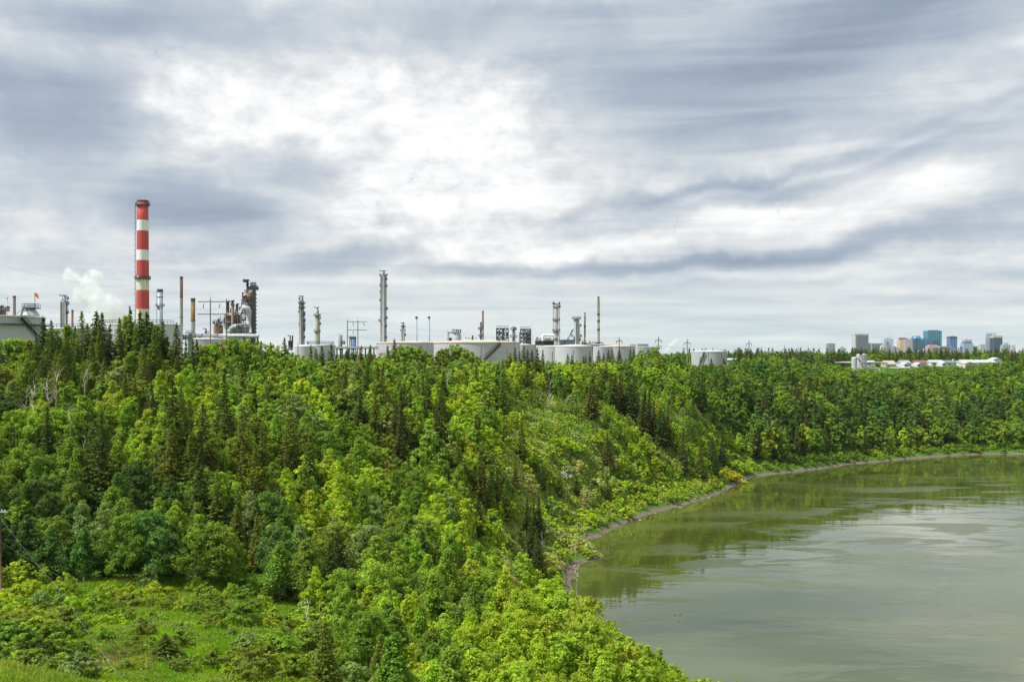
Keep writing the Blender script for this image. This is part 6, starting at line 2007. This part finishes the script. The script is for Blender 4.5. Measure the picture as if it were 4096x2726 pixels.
for i in range(N):
    px, d, x, s, z = float(cpx[i]), float(cdist[i]), float(cx_[i]), float(S_all[i]), float(Z_all[i])
    if s < 1.6 or (s < 3.2 and R.random() < 0.45):
        continue
    if d > crest_d(px):
        continue
    if d < meadow_limit(px):
        if d > meadow_limit(px) - 13 and s > 8 and R.random() < 0.35 + 0.35 * math.sin(px / 90.0) and not near(x, d, 1.6):
            h = R.uniform(1.6, 4.2) * (1 - (meadow_limit(px) - d) / 22)
            c = pick({'fresh green': 3, 'bright green': 3, 'yellow-green': 1.5, 'olive': 2, 'grey-green': 1})
            put(x, d, 1.6)
            add_tree('shrub' if h < 2.8 else 'broad', x, d, h, R.uniform(0.9, 1.3), PAL[c], c)
        continue
    if d < 126 and px > 2080 and s > 9:
        if px < 2620 and d < 118:
            if R.random() < 0.93:
                continue
    # heights
    if s < 9:
        kind, h = 'shrub', R.uniform(1.3, 3.4) * (0.75 if s < 3.2 else 1.0) * (1.25 if px > 2900 else 1.0)
        rad = 1.7
    elif s < 22 and 1900 < px < 3000 and d > 200:
        kind, h = ('shrub', R.uniform(2.2, 4.4)) if R.random() < 0.5 else ('broad', R.uniform(4.0, 6.5))
        rad = 2.2
    elif s < 22 and px <= 2900:
        kind, h = ('shrub', R.uniform(2.2, 3.8)) if R.random() < 0.5 else ('broad', R.uniform(4.5, 7.0))
        rad = 2.3
    elif d < 128 and px > 1200:
        kind, h = 'broad', R.uniform(4.8, 8.2)
        rad = 2.5
    elif d < 146 and px < 1350:
        kind, h = 'broad', R.uniform(6.5, 9.5)
        rad = 2.6
    else:
        kind, h = 'broad', R.uniform(6.5, 11.2)
        rad = 2.6
        if px > 2950:
            h = R.uniform(10.0, 15.5)
            rad = 4.4
    # open yellow slope with scrub by the bank
    if 1960 < px < 2880 and 200 < d < 400 and s < 44 and kind == 'broad' and True:
        if 2030 < px < 2400 and s < 42 and R.random() < 0.9:
            if R.random() < 0.45:
                continue
            kind, h, rad = 'shrub', R.uniform(0.9, 2.5), 2.5
        else:
            kind, h, rad = 'broad', R.uniform(3.6, 6.8), 2.1
    sp = 0.05
    if 140 < px < 780 and d > 185:
        sp = 0.62
    elif 1340 < px < 1800 and d > 235:
        sp = 0.15
    elif 600 < px < 1100 and 150 < d < 190:
        sp = 0.12
    elif 2850 < px < 3500:
        sp = 0.15
    elif 2000 < px < 2200 and d > 330:
        sp = 0.3
    if kind == 'broad' and R.random() < sp and d > 128 and (px < 2150 or d > 215):
        kind = 'spruce'
        h *= R.uniform(0.95, 1.25)
        rad = 2.5
    # keep the crest line where the photograph has it
    lim = (zy(topsky(px) + R.uniform(0, 12 if px < 3450 else 8), d) - z)
    lim2 = (zy(1478 - 0, d) - z) if False else lim
    if px < 2800 and d > crest_d(px) - 16 and lim < (21 if 140 < px < 760 else 17) and R.random() < 0.8:
        h = max(h, lim)
    if h > lim:
        h = lim * R.uniform(0.9, 1.0)
    if h < 2.0 and kind != 'shrub':
        if h < 1.2:
            continue
        kind = 'shrub'
    if kind == 'shrub' and h < 0.8:
        continue
    if near(x, d, rad):
        continue
    put(x, d, rad)
    top = HY + (CZ - z - h) * F / d
    if kind == 'spruce':
        c = pick({'dark': 3, 'olive': 4, 'brownish': 2, 'green': 2} if px < 2800 else {'dark': 5, 'brownish': 2.5, 'green': 2})
        add_tree('spruce', x, d, h, R.uniform(0.85, 1.25), SPAL[c], c)
    else:
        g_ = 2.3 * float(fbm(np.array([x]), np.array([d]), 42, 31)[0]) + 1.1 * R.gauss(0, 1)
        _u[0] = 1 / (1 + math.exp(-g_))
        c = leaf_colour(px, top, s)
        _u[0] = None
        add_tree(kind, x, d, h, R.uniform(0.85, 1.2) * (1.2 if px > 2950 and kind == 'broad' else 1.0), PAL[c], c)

# --- meadow shrubs (photo column, foot row, height m, width factor, colour)
MEADOW = [(580, 2545, 2.3, 1.0, 'olive'), (380, 2440, 2.6, 1.2, 'fresh green'), (1000, 2700, 2.9, 1.25, 'olive'), (847, 2655, 1.8, 1.0, 'olive'), (850, 2520, 2.2, 1.0, 'olive'), (985, 2570, 1.6, 1.1, 'grey-green'),
          (48, 2600, 3.2, 1.3, 'mid-green'), (150, 2650, 2.6, 1.1, 'dark green'), (157, 2440, 2.4, 1.0, 'grey-green'), (243, 2690, 2.0, 0.8, 'yellow-green'), (780, 2455, 1.8, 1.3, 'olive'), (928, 2400, 2.4, 0.8, 'yellow-green'),
          (1010, 2450, 2.0, 1.1, 'olive'), (428, 2400, 2.4, 1.1, 'yellow-green'), (260, 2380, 3.0, 0.8, 'yellow-green'), (500, 2470, 1.5, 1.2, 'fresh green'), (330, 2520, 1.8, 1.2, 'fresh green'), (240, 2560, 2.0, 1.2, 'mid-green'),
          (60, 2420, 2.6, 1.2, 'bright green'), (100, 2490, 2.4, 1.2, 'bright green'), (420, 2560, 1.6, 1.1, 'fresh green'), (1100, 2600, 2.2, 1.2, 'fresh green'), (1160, 2520, 2.0, 1.3, 'olive'), (1090, 2480, 1.8, 1.1, 'yellow-green'),
          (1240, 2450, 2.6, 1.2, 'olive'), (1300, 2420, 2.4, 1.2, 'yellow-green'), (1210, 2600, 2.4, 1.2, 'mid-green'), (1150, 2700, 2.4, 1.2, 'fresh green'), (1260, 2690, 2.8, 1.2, 'fresh green'), (660, 2440, 1.3, 1.3, 'olive'), (720, 2520, 1.1, 1.0, 'grey-green'),
          (600, 2420, 1.2, 1.4, 'olive'), (900, 2460, 1.4, 1.4, 'olive'), (1350, 2560, 2.6, 1.1, 'bright green'), (330, 2620, 1.6, 1.1, 'mid-green'), (30, 2690, 2.4, 1.2, 'mid-green'), (700, 2690, 0.9, 1.2, 'olive'), (560, 2620, 1.0, 1.1, 'olive'), (1140, 2385, 1.9, 0.8, 'olive'),
          (1330, 2330, 3.2, 1.5, 'yellow-green'), (1400, 2420, 2.4, 1.3, 'olive'), (520, 2390, 2.0, 1.4, 'bright green'), (180, 2560, 2.2, 1.2, 'fresh green'), (290, 2450, 2.1, 1.2, 'bright green'), (0, 2530, 2.6, 1.2, 'fresh green'), (440, 2500, 1.6, 1.2, 'bright green')]
for (px, py, h, wf, c) in MEADOW:
    d = hit(px, py)
    add_tree('shrub', wx(px, d), d, h, wf, PAL[c], c, 'meadow')
mrg = random.Random(77)
for i in range(150):
    px = mrg.uniform(-60, 1420)
    py = mrg.uniform(2375, 2726)
    if 620 < px < 900 and 2480 < py < 2726 and mrg.random() < 0.75:
        continue
    if 330 < px < 620 and py > 2600 and mrg.random() < 0.8:
        continue
    d = hit(px, py)
    if near(wx(px, d), d, 1.2):
        continue
    put(wx(px, d), d, 1.2)
    c = mrg.choice(['olive', 'fresh green', 'bright green', 'mid-green', 'olive', 'yellow-green', 'grey-green'])
    add_tree('shrub', wx(px, d), d, mrg.uniform(0.6, 2.3) * (1.25 if px < 330 or px > 950 else 0.8), mrg.uniform(0.9, 1.5), PAL[c], c, 'meadow')
# pale blossoming shrubs and the gold one by the bend
for (px, py, h, wf, col, cn) in [(2265, 1910, 4.0, 1.0, (0.50, 0.52, 0.42), 'white-blossomed'), (2180, 2130, 3.2, 0.8, (0.42, 0.46, 0.34), 'white-blossomed'), (2930, 1925, 4.0, 1.6, (0.54, 0.52, 0.03), 'golden'), (2890, 1915, 3.6, 1.4, (0.50, 0.50, 0.03), 'golden'),
                                 (2330, 2080, 3.6, 1.5, (0.48, 0.52, 0.03), 'golden'), (2500, 2075, 3.4, 1.5, (0.44, 0.52, 0.03), 'golden'), (1360, 2300, 3.2, 1.3, (0.36, 0.31, 0.25), 'grey twiggy'), (2355, 2230, 2.2, 1.6, PAL['bright green'], 'lone bright green')]:
    d = hit(px, py)
    add_tree('shrub', wx(px, d), d, h, wf, col, cn, 'special')

# --- far tree band round the houses and the town edge
brg = random.Random(21)
for i in range(1500):
    px = brg.uniform(2700, 4400)
    d = brg.uniform(735, 1000) if px > 3350 else brg.uniform(590, 950)
    x = wx(px, d)
    if px < 2930 and d < 760:
        continue
    top = brg.uniform(1388, 1415) if brg.random() < 0.6 else brg.uniform(1402, 1425)
    z = gz(x, d)
    h = zy(top, d) - z
    if near(x, d, 4.5):
        continue
    put(x, d, 4.5)
    if brg.random() < 0.7:
        add_tree('spruce', x, d, h, brg.uniform(1.3, 2.0), SPAL[brg.choice(['dark', 'dark', 'green'])], 'dark', 'far')
    else:
        add_tree('broad', x, d, h * brg.uniform(0.7, 0.98), brg.uniform(1.0, 1.4), PAL[brg.choice(['mid-green', 'cool green', 'fresh green', 'olive'])], 'green', 'far')


# --- labels
def landmark(px):
    for lim, s in ((120, 'below the left edge tank'), (330, 'below the far left column'), (470, 'below the steam cloud'), (640, 'below the striped chimney'), (760, 'below the thin brown flue'), (880, 'below the wooden pole frame'),
                   (1060, 'below the cracking tower'), (1230, 'below the many-platform column'), (1380, 'below the cream column'), (1500, 'below the blue tower'), (1620, 'below the tallest column'), (1760, 'below the twin blue vents'), (1900, 'below the beige dome'),
                   (2060, 'below the black tank stair'), (2190, 'below the square frames'), (2320, 'below the fat pale column'), (2440, 'below the spiral stacks'), (2600, 'below the beige-roofed tank'), (2755, 'below the thin steam wisp'), (2910, 'below the lone round tank'),
                   (3120, 'below the far cross-arm poles'), (3320, 'below the brown city block'), (3500, 'below the white silos'), (3680, 'below the gold-sided tower'), (3790, 'below the teal tower'), (3900, 'below the blue slab tower'), (9999, 'below the right edge towers')):
        if px < lim:
            return s


def row_word(t_):
    px, d = t_['px'], t_['y']
    dc = crest_d(px)
    if t_['special'] == 'far':
        return 'far across the plateau'
    s = t_['s']
    if s < 12:
        return 'on near waterline' if d < 165 else ('by the spit' if d < 262 else 'on far waterline')
    if d > dc - 26:
        return 'on the crest'
    if d < 100:
        return 'in the near foreground'
    if d < 131:
        return 'at the meadow side' if px < 1450 else 'on the near slope'
    if d < 150 and px < 1400:
        return 'at the slope foot'
    u = (t_['z']) / 39.0
    if u > 0.8:
        return 'high on the slope'
    if u > 0.42:
        return 'halfway up the slope'
    return 'low on the slope'


xs_ = np.array([t_['x'] for t_ in TREES])
ys_ = np.array([t_['y'] for t_ in TREES])
ss_ = river_s(xs_, ys_)
for t_, s in zip(TREES, ss_):
    t_['s'] = float(s)

KIND = {'broad': ('leafy_tree', 'tree', 'leafy tree', 'leafy trees of the river slope'), 'spruce': ('spruce_tree', 'tree', 'spruce', 'spruces of the river slope'), 'shrub': ('shrub', 'shrub', 'shrub', 'shrubs of the meadow and bank')}
indiv, rest = [], []
for kind in KIND:
    L = [t_ for t_ in TREES if t_['kind'] == kind]
    vis = [t_ for t_ in L if -30 < t_['px'] < 4126 and t_['top'] < 2700]
    L2 = sorted(vis, key=lambda t_: -t_['size'] - (0.05 if t_['special'] in ('hero', 'special', 'meadow') else 0))
    keep = L2[:298]
    ids = {id(t_) for t_ in keep}
    indiv += keep
    rest += [t_ for t_ in L if id(t_) not in ids]

cells = {}
for t_ in indiv:
    w = KIND[t_['kind']][2]
    hgt = 'tall ' if t_['h'] > (11.5 if t_['kind'] == 'broad' else 14.5) else ('short ' if t_['h'] < (5.5 if t_['kind'] == 'broad' else 9) and t_['kind'] != 'shrub' else '')
    base = '%s%s %s %s %s' % (hgt, t_['cname'], w, row_word(t_), landmark(t_['px']))
    t_['base'] = base.replace('  ', ' ')
    cells.setdefault(t_['base'], []).append(t_)
ORD = ['first', 'second', 'third', 'fourth', 'fifth', 'sixth', 'seventh', 'eighth', 'ninth', 'tenth', 'eleventh', 'twelfth', 'thirteenth', 'fourteenth', 'fifteenth', 'sixteenth', 'seventeenth', 'eighteenth', 'nineteenth', 'twentieth'] + ['twenty-' + w for w in ('first', 'second', 'third', 'fourth', 'fifth', 'sixth', 'seventh', 'eighth', 'ninth')]
for base, L in cells.items():
    L.sort(key=lambda t_: t_['px'])
    for i, t_ in enumerate(L):
        if len(L) == 1:
            t_['label'] = base
        elif len(L) == 2:
            t_['label'] = base + (', left one' if i == 0 else ', right one')
        else:
            t_['label'] = base + ', ' + ORD[min(i, 28)] + ' from left'

for t_ in indiv:
    kind = t_['kind']
    nm_, cat, w, grp = KIND[kind]
    far = t_['y'] > 215
    P_ = PROTO[kind + ('far' if far else '')]
    cm, tm, h0, w0 = P_[t_['v'] % len(P_)]
    sz = t_['h'] / h0
    if t_['y'] > 215 and kind == 'shrub':
        pass
    sx = sz ** 0.8 * t_['wf'] if kind != 'shrub' else sz * t_['wf']
    root = empty(nm_, (t_['x'], t_['y'], t_['z'] - 0.15), t_['label'], cat, grp)
    root.rotation_euler = (0, 0, t_['rot'])
    root.scale = (sx, sx, sz)
    c = bpy.data.objects.new('foliage' if kind == 'shrub' else 'crown', cm)
    COL.objects.link(c)
    c.parent = root
    jit = [R.uniform(0.92, 1.09) for _ in range(3)]
    c.color = (t_['col'][0] * jit[0], t_['col'][1] * jit[1], t_['col'][2] * jit[2], 1)
    k = bpy.data.objects.new('stem' if kind == 'shrub' else 'trunk', tm)
    COL.objects.link(k)
    k.parent = root

# the remaining trees: one mass, built from the same plants with fewer, larger leaf clumps
MASSP = {}
for i in range(5):
    rg = np.random.default_rng(400 + i)
    v, f, t, C = broad_crown(rg, 10, [5.4, 4.4, 6.2, 5.6, 6.6][i], 90, 14, 0.44, z0=0.15, style=['ovate', 'spire', 'round', 'ovate', 'round'][i], flame=.5)
    MASSP[('broad', i)] = (v, t, 10.0)
    v, f, t = spruce_crown(rg, 14, 4.2, 26, 0.62, 7, 0.1)
    MASSP[('spruce', i)] = (v, t, 14.0)
    v, f, t, C = broad_crown(rg, 2.6, 3.6, 34, 14, 0.32, z0=0.04, style='shrub', flame=.3)
    MASSP[('shrub', i)] = (v, t, 2.6)
VV, TT, CC = [], [], []
for t_ in rest:
    if t_['px'] < -420 or t_['px'] > 4520:
        continue
    v, t, h0 = MASSP[(t_['kind'], t_['v'] % 5)]
    sz = t_['h'] / h0
    sx = (sz ** 0.8 if t_['kind'] != 'shrub' else sz) * t_['wf']
    ca, sa = math.cos(t_['rot']), math.sin(t_['rot'])
    q = np.empty_like(v)
    q[:, 0] = (v[:, 0] * ca - v[:, 1] * sa) * sx + t_['x']
    q[:, 1] = (v[:, 0] * sa + v[:, 1] * ca) * sx + t_['y']
    q[:, 2] = v[:, 2] * sz + t_['z']
    VV.append(q)
    TT.append(t)
    jit = np.array([R.uniform(0.92, 1.09) for _ in range(3)])
    CC.append(np.tile(np.r_[np.array(t_['col']) * jit, 1.0], (len(t), 1)))


def mass(name, VV, TT, CC, label):
    v = np.concatenate(VV)
    me = np_mesh(name, v, np.arange(len(v)).reshape(-1, 4), {'tint': ('FLOAT', 'FACE', np.concatenate(TT)), 'col': ('FLOAT_COLOR', 'FACE', np.concatenate(CC))})
    me.materials.append(M_LEAFV)
    o = bpy.data.objects.new(name, me)
    COL.objects.link(o)
    tag(o, label, None, None, 'stuff')
    return o


mass('woodland', VV, TT, CC, 'mixed woodland covering the valley side behind the nearer trees')
print('TREES', len(TREES), 'individual', len(indiv), 'mass', len(VV))

# far hedge of wood along the horizon
VV, TT, CC = [], [], []
for i in range(420):
    px = brg.uniform(-500, 4700)
    d = brg.uniform(1150, 1900)
    x = wx(px, d)
    kind = 'spruce' if brg.random() < 0.35 else 'broad'
    v, t, h0 = MASSP[(kind, i % 5)]
    h = brg.uniform(11, 17)
    sz = h / h0
    sx = sz * 1.5
    VV.append(v * np.array([sx, sx, sz]) + np.array([x, d, 38.0]))
    TT.append(t)
    c = SPAL['dark'] if kind == 'spruce' else PAL[brg.choice(['mid-green', 'cool green', 'dark green'])]
    CC.append(np.tile(np.r_[np.array(c), 1.0], (len(t), 1)))
mass('distant_wood', VV, TT, CC, 'low dark line of distant woodland along the horizon')

# --- dead trees: bare bleached skeletons


def dead_tree(label, px, top, h, m=M_DEAD, lean=0.0, nb=9, d=None, thick=0.10, fork=False, name='dead_tree'):
    if d is None:
        d = dist_for_top(px, top, h)
    x = wx(px, d)
    z = gz(x, d)
    rr = random.Random(int(px * 7 + top))
    b = MB()
    tip = Vector((x + lean * h, d, z + h))
    pts = [Vector((x, d, z - 0.3)).lerp(tip, i / 7) + Vector((rr.gauss(0, .10), rr.gauss(0, .10), 0)) * (i > 0) for i in range(8)]
    b.tube(pts, [0.75 * thick * (1 - 0.8 * i / 7) for i in range(8)], 6)
    t = empty(name, (x, d, z), label, 'dead tree')
    b.build('trunk', m, t)
    for i in range(nb):
        u = rr.uniform(0.45, 0.97)
        p0 = pts[int(u * 7)].lerp(pts[min(7, int(u * 7) + 1)], (u * 7) % 1)
        a = rr.uniform(0, 6.28)
        L = h * rr.uniform(0.05, 0.20) * (1.25 if fork else 1)
        p1 = p0 + Vector((math.cos(a) * L * 0.4, math.sin(a) * L * 0.4, L * rr.uniform(0.3, 0.75)))
        p2 = p1 + Vector((math.cos(a + rr.uniform(-.6, .6)) * L * 0.35, math.sin(a) * L * 0.35, L * rr.uniform(0.3, .6)))
        MB().tube([p0, p1, p2], [thick * 0.36, thick * 0.22, thick * 0.07], 5).build('branch', m, t)
    return t


dead_tree('bleached dead tree with twisted forked limbs, most left of the bare group', 103, 1530, 13, fork=True)
dead_tree('bleached dead snag with several prongs under the left edge tank', 131, 1560, 13, fork=True)
dead_tree('thin pale snag rising under the gap beside the left tank', 141, 1470, 12, nb=5)
dead_tree('broad bleached dead crown of bare limbs below crest spruces, left part', 195, 1480, 13.5, nb=14, fork=True, thick=.13)
dead_tree('broad bleached dead crown of bare limbs below crest spruces, right part', 225, 1484, 13.5, nb=12, fork=True, thick=.14)
dead_tree('pale multi-stemmed bare birch below the steam cloud', 338, 1480, 13, nb=14, fork=True)
dead_tree('tall straight white snag in dark green trees at left', 278, 1612, 13.5, nb=6)
dead_tree('thin forked white snag right of the tall straight one', 338, 1630, 12, nb=4)
dead_tree('forked white snag among bright trees below the striped chimney', 600, 1562, 12, nb=5)
dead_tree('white leaning snag beside the great dark spruce', 640, 1758, 10.5, lean=.08, nb=7)
dead_tree('curving white birch stem below the great dark spruce', 606, 1800, 10, lean=.05, nb=3)
dead_tree('bare grey twiggy crown below the twin blue vents', 1790, 1490, 11.5, nb=14, fork=True)
dead_tree('fan of pale bare branches below the square steel frames', 2190, 1530, 11, nb=14, lean=.08, fork=True)
dead_tree('bare reddish birch clump in the middle foreground, left stem', 1120, 1960, 8.5, nb=10, fork=True, m=mat('reddish_dead_wood', (0.42, 0.27, 0.19), 0.9))
dead_tree('bare reddish birch clump in the middle foreground, right stem', 1160, 1955, 8.5, nb=10, fork=True, lean=.05, m=mat('reddish_dead_wood', (0.42, 0.27, 0.19), 0.9))
dead_tree('white broken snag in shrubs at the meadow right side', 1232, 2400, 4.5, nb=8, fork=True)
dead_tree('small white stub beside the broken snag', 1277, 2410, 3.6, nb=1)
dead_tree('grey dead pole rising above the far waterline trees', 3138, 1732, 11, nb=10, m=mat('grey_dead_wood', (0.33, 0.30, 0.26), 0.9))
dead_tree('thin pale dead pole in dark wood at far right', 3925, 1665, 12, nb=3, m=mat('grey_dead_wood', (0.33, 0.30, 0.26), 0.9))
for (px, py, h, lean, lab, m) in [(2300, 2140, 9, 0.02, 'slender white birch stem standing on the small spit', M_DEAD), (2165, 2130, 7, .05, 'white birch stem just left of the small spit, among pale blossom', M_DEAD)]:
    dd = hit(px - lean * h * 16, min(2330 if h > 8 else 2230, py + 130), 90)
    dead_tree(lab, px - lean * 20, py, h, m=m, lean=lean, nb=7, thick=.09)
dead_tree('white birch stem standing before the water below the spit', 2308, 2235, 10.6, m=M_DEAD, nb=7, thick=.10, d=187)
for (pa, pb, lab) in [((2212, 2165), (2275, 2330), 'brown dead spruce leaning left over the bank, left one'), ((2255, 2215), (2290, 2340), 'brown dead spruce leaning left over the bank, right one')]:
    db = hit(pb[0] - 8, pb[1] + 20, 90)
    b0 = P(pb[0], pb[1] + 10, db)
    b0.z = gz(b0.x, b0.y) - 0.2
    tip = P(pa[0], pa[1], db + 3)
    t = empty('dead_tree', b0, lab, 'dead tree')
    MB().tube([b0, b0.lerp(tip, .5), tip], [0.13, 0.09, 0.03], 6).build('trunk', M_DEADB, t)
    rr = random.Random(pa[0])
    for i in range(16):
        u = rr.uniform(0.15, 0.95)
        p0 = b0.lerp(tip, u)
        a = rr.uniform(0, 6.28)
        L = (1 - u) * 1.3 + 0.3
        MB().tube([p0, p0 + Vector((math.cos(a) * L, math.sin(a) * L, -0.2 * L))], [0.03, 0.01], 4).build('branch', M_DEADB, t)

# --- stones and driftwood on the shore
M_STONE = mat('river_stone', (0.30, 0.27, 0.24), 0.9, 0, 0.25, 1.5, bump=0.4)
srg = random.Random(5)
spots = [(2330, 2215), (2352, 2222), (2380, 2228), (2300, 2268), (2448, 2128), (2486, 2108), (2560, 2080), (2622, 2052), (2668, 2043), (2705, 2034), (2762, 2019), (2806, 2008), (2836, 1992), (2872, 1982), (3010, 1916), (3105, 1903), (3282, 1884), (3300, 1883), (3520, 1855), (3730, 1836)]
wordy = ['pale', 'brown', 'grey', 'dark']
for i, (px, py) in enumerate(spots):
    d = CZ * F / (py - HY) + 0.8
    x = wx(px, d)
    r = srg.uniform(0.25, 0.6) * (1.5 if px > 3000 else 1.0)
    b = MB()
    prof = [(0.01, -0.2), (0.8, -0.1), (1.0, 0.2), (0.7, 0.5), (0.3, 0.62), (0.01, 0.64)]
    z = gz(x, d)
    n = 10
    vs = []
    for (q, h_) in prof:
        for k in range(n):
            a = 6.283 * k / n
            w_ = q * r * (1 + 0.22 * math.sin(2 * a + i) + srg.uniform(-.1, .1))
            vs.append((x + w_ * math.cos(a) * 1.3, d + w_ * math.sin(a), z + h_ * r * (1 + srg.uniform(-.08, .08))))
    fs = [(j * n + k, j * n + (k + 1) % n, (j + 1) * n + (k + 1) % n, (j + 1) * n + k) for j in range(len(prof) - 1) for k in range(n)]
    b._add(vs, fs, True)
    where = 'on the spit' if px < 2400 else ('on the near shore' if px < 2700 else ('on the bend of the shore' if px < 2900 else 'on the far shore'))
    tag(b.build('stone', M_STONE, None, (x, d, z)), 'grey river stone lying %s, number %s' % (where, ORD[i]) if False else 'grey river stone lying %s, %s along from the spit' % (where, ORD[i]), 'stone', 'stones along the shore')
for (pa, pb, lab) in [((2772, 2003), (2786, 2010), 'short pale driftwood log on the shore below dark shrubs'), ((2700, 2030), (2735, 2026), 'long grey driftwood log lying along the shore'), ((4000, 1806), (4060, 1801), 'tangle of pale driftwood on the far right shore'), ((2350, 2224), (2372, 2218), 'brown driftwood stick at the tip of the spit')]:
    d = CZ * F / (pa[1] - HY) + 1.0
    a_, b_ = P(pa[0], pa[1], d), P(pb[0], pb[1], d + 0.6)
    a_.z = gz(a_.x, a_.y) + 0.15
    b_.z = gz(b_.x, b_.y) + 0.45
    tag(MB().tube([a_, a_.lerp(b_, .5) + Vector((0, 0, .08)), b_], [0.16, 0.13, 0.06], 7).build('driftwood', M_DEAD, None, a_), lab, 'driftwood')

# --- grass of the meadow
grg = np.random.default_rng(9)


def blades(n, px0, px1, d0, d1, hmin, hmax, cols, keep=None, wid=0.05):
    d = np.sqrt(grg.uniform(d0 ** 2, d1 ** 2, n))
    x = (grg.uniform(px0, px1, n) - CX) / F * d
    if keep is not None:
        m = keep(x, d)
        x, d = x[m], d[m]
    z = ground(x, d)
    n = len(x)
    h = grg.uniform(hmin, hmax, n) * (0.75 + 0.35 * fbm(x, d, 9, 5))
    h = np.clip(h, 0.08, 1.4)
    a = grg.uniform(0, 6.28, n)
    w = wid * grg.uniform(0.7, 1.4, n)
    lx = grg.normal(0, 0.22, n) * h
    ly = grg.normal(0, 0.22, n) * h
    p = np.stack([x, d, z], 1)
    u = np.stack([np.cos(a) * w, np.sin(a) * w, np.zeros(n)], 1)
    mid = np.stack([lx * 0.35, ly * 0.35, h * 0.6], 1)
    tip = np.stack([lx, ly, h], 1)
    v = np.stack([p - u, p + u, p + mid + u * 0.8, p + tip], 1).reshape(-1, 3)
    k = np.clip(0.5 + 0.5 * fbm(x, d, 16, 6) + grg.normal(0, 0.12, n), 0, 1)
    ca, cb = np.array(cols[0]), np.array(cols[1])
    c = ca[None] * (1 - k[:, None]) + cb[None] * k[:, None]
    return v, np.clip(grg.normal(0.5, 0.12, n), 0, 1), np.c_[c, np.ones(n)]


def keepm(x, d):
    px = CX + F * x / d
    lim = np.interp(px, [-400, 0, 700, 1150, 1300, 1420, 1500, 1600], [131, 130, 131, 130, 122, 104, 88, 70]) + 3
    bare = (((x - wx(440, 96)) * 0.42) ** 2 + ((d - 96) * 0.30) ** 2) < 1.0 + 0.5 * np.sin(x * 3) * np.sin(d * 2)
    return (d < lim) & (~bare) & (x < 1e9)


g0 = blades(50000, -200, 900, 40, 76, 0.2, 0.5, ((0.22, 0.34, 0.03), (0.38, 0.44, 0.08)), None, 0.03)
g1 = blades(190000, -150, 1500, 74, 136, 0.22, 0.62, ((0.19, 0.40, 0.016), (0.42, 0.52, 0.05)), keepm, 0.045)
g2 = blades(9000, 300, 620, 88, 104, 0.25, 0.5, ((0.30, 0.22, 0.10), (0.26, 0.26, 0.07)), None, 0.04)
g3 = blades(26000, 2050, 2700, 96, 125, 0.15, 0.4, ((0.22, 0.40, 0.02), (0.36, 0.48, 0.04)), lambda x, d: river_s(x, d) > 2.5, 0.05)
mass('grass', [g0[0], g1[0], g2[0], g3[0]], [g0[1], g1[1], g2[1], g3[1]], [g0[2], g1[2], g2[2], g3[2]], 'lush bright green meadow grass between the shrubs')

# low herbs and brush on the open slope by the bank and under the trees


def herbs(n, px0, px1, d0, d1, size, cols, keep, hmax=1.0):
    d = np.sqrt(grg.uniform(d0 ** 2, d1 ** 2, n))
    x = (grg.uniform(px0, px1, n) - CX) / F * d
    m = keep(x, d)
    x, d = x[m], d[m]
    z = ground(x, d)
    n = len(x)
    bush = np.clip(0.5 + 0.6 * fbm(x, d, 7, 8), 0.05, 1.2)
    p = np.stack([x, d, z + grg.uniform(0.0, 1.0, n) ** 0.7 * hmax * bush], 1)
    nn = grg.normal(size=(n, 3)) * 0.6 + np.array([0, 0, 0.6])
    v, f = cards(p, nn, size * grg.uniform(0.6, 1.3, n), grg)
    k = np.clip(0.5 + 0.55 * fbm(x, d, 22, 12) + grg.normal(0, 0.1, n), 0, 1)
    c = np.array(cols[0])[None] * (1 - k[:, None]) + np.array(cols[1])[None] * k[:, None]
    return v, np.clip(grg.normal(0.5, 0.14, n), 0, 1), np.c_[c, np.ones(n)]


h1 = herbs(130000, 1850, 3050, 190, 420, 0.42, ((0.30, 0.44, 0.04), (0.52, 0.52, 0.18)), lambda x, d: (river_s(x, d) > 2.8 + 1.0 * np.sin(x * 0.9)) & (river_s(x, d) < 60), 1.3)
h2 = herbs(60000, 2950, 4450, 370, 720, 0.6, ((0.09, 0.21, 0.02), (0.17, 0.32, 0.03)), lambda x, d: river_s(x, d) > 3.2, 1.2)
h3 = herbs(110000, -200, 2500, 84, 240, 0.30, ((0.09, 0.21, 0.02), (0.19, 0.33, 0.025)), lambda x, d: (river_s(x, d) > 2.5) & ~keepm(x, d), 0.8)
h4 = herbs(60000, -150, 1450, 80, 134, 0.20, ((0.16, 0.30, 0.03), (0.34, 0.36, 0.09)), lambda x, d: keepm(x, d) & (fbm(x, d, 8, 41) > 0.12), 0.75)
h5 = herbs(45000, 2000, 2500, 205, 300, 0.30, ((0.40, 0.48, 0.09), (0.60, 0.58, 0.26)), lambda x, d: (river_s(x, d) > 3) & (river_s(x, d) < 44), 1.1)
h4 = tuple(np.concatenate([a_, b_]) for a_, b_ in zip(h4, h5))
mass('undergrowth', [h1[0], h2[0], h3[0], h4[0]], [h1[1], h2[1], h3[1], h4[1]], [h1[2], h2[2], h3[2], h4[2]], 'low leafy brush and herbs under the trees and along the bank')

# ------------------------------------------------------------------ air
b = MB().box((1000, 3000, 97), (9000, 7000, 215))
hm = bpy.data.materials.new('thin_air')
hm.use_nodes = True
T = NT(hm.node_tree)
pv = T.n('ShaderNodeVolumePrincipled', {'Color': (0.86, 0.93, 1.0, 1), 'Density': 0.000024, 'Anisotropy': 0.2})
T.n('ShaderNodeOutputMaterial', {'Volume': pv.outputs[0]})
ho = b.build('haze', hm, None, (1000, 3000, -10.5))
tag(ho, 'thin summer haze over the valley and the distant towers', None, None, 'stuff')
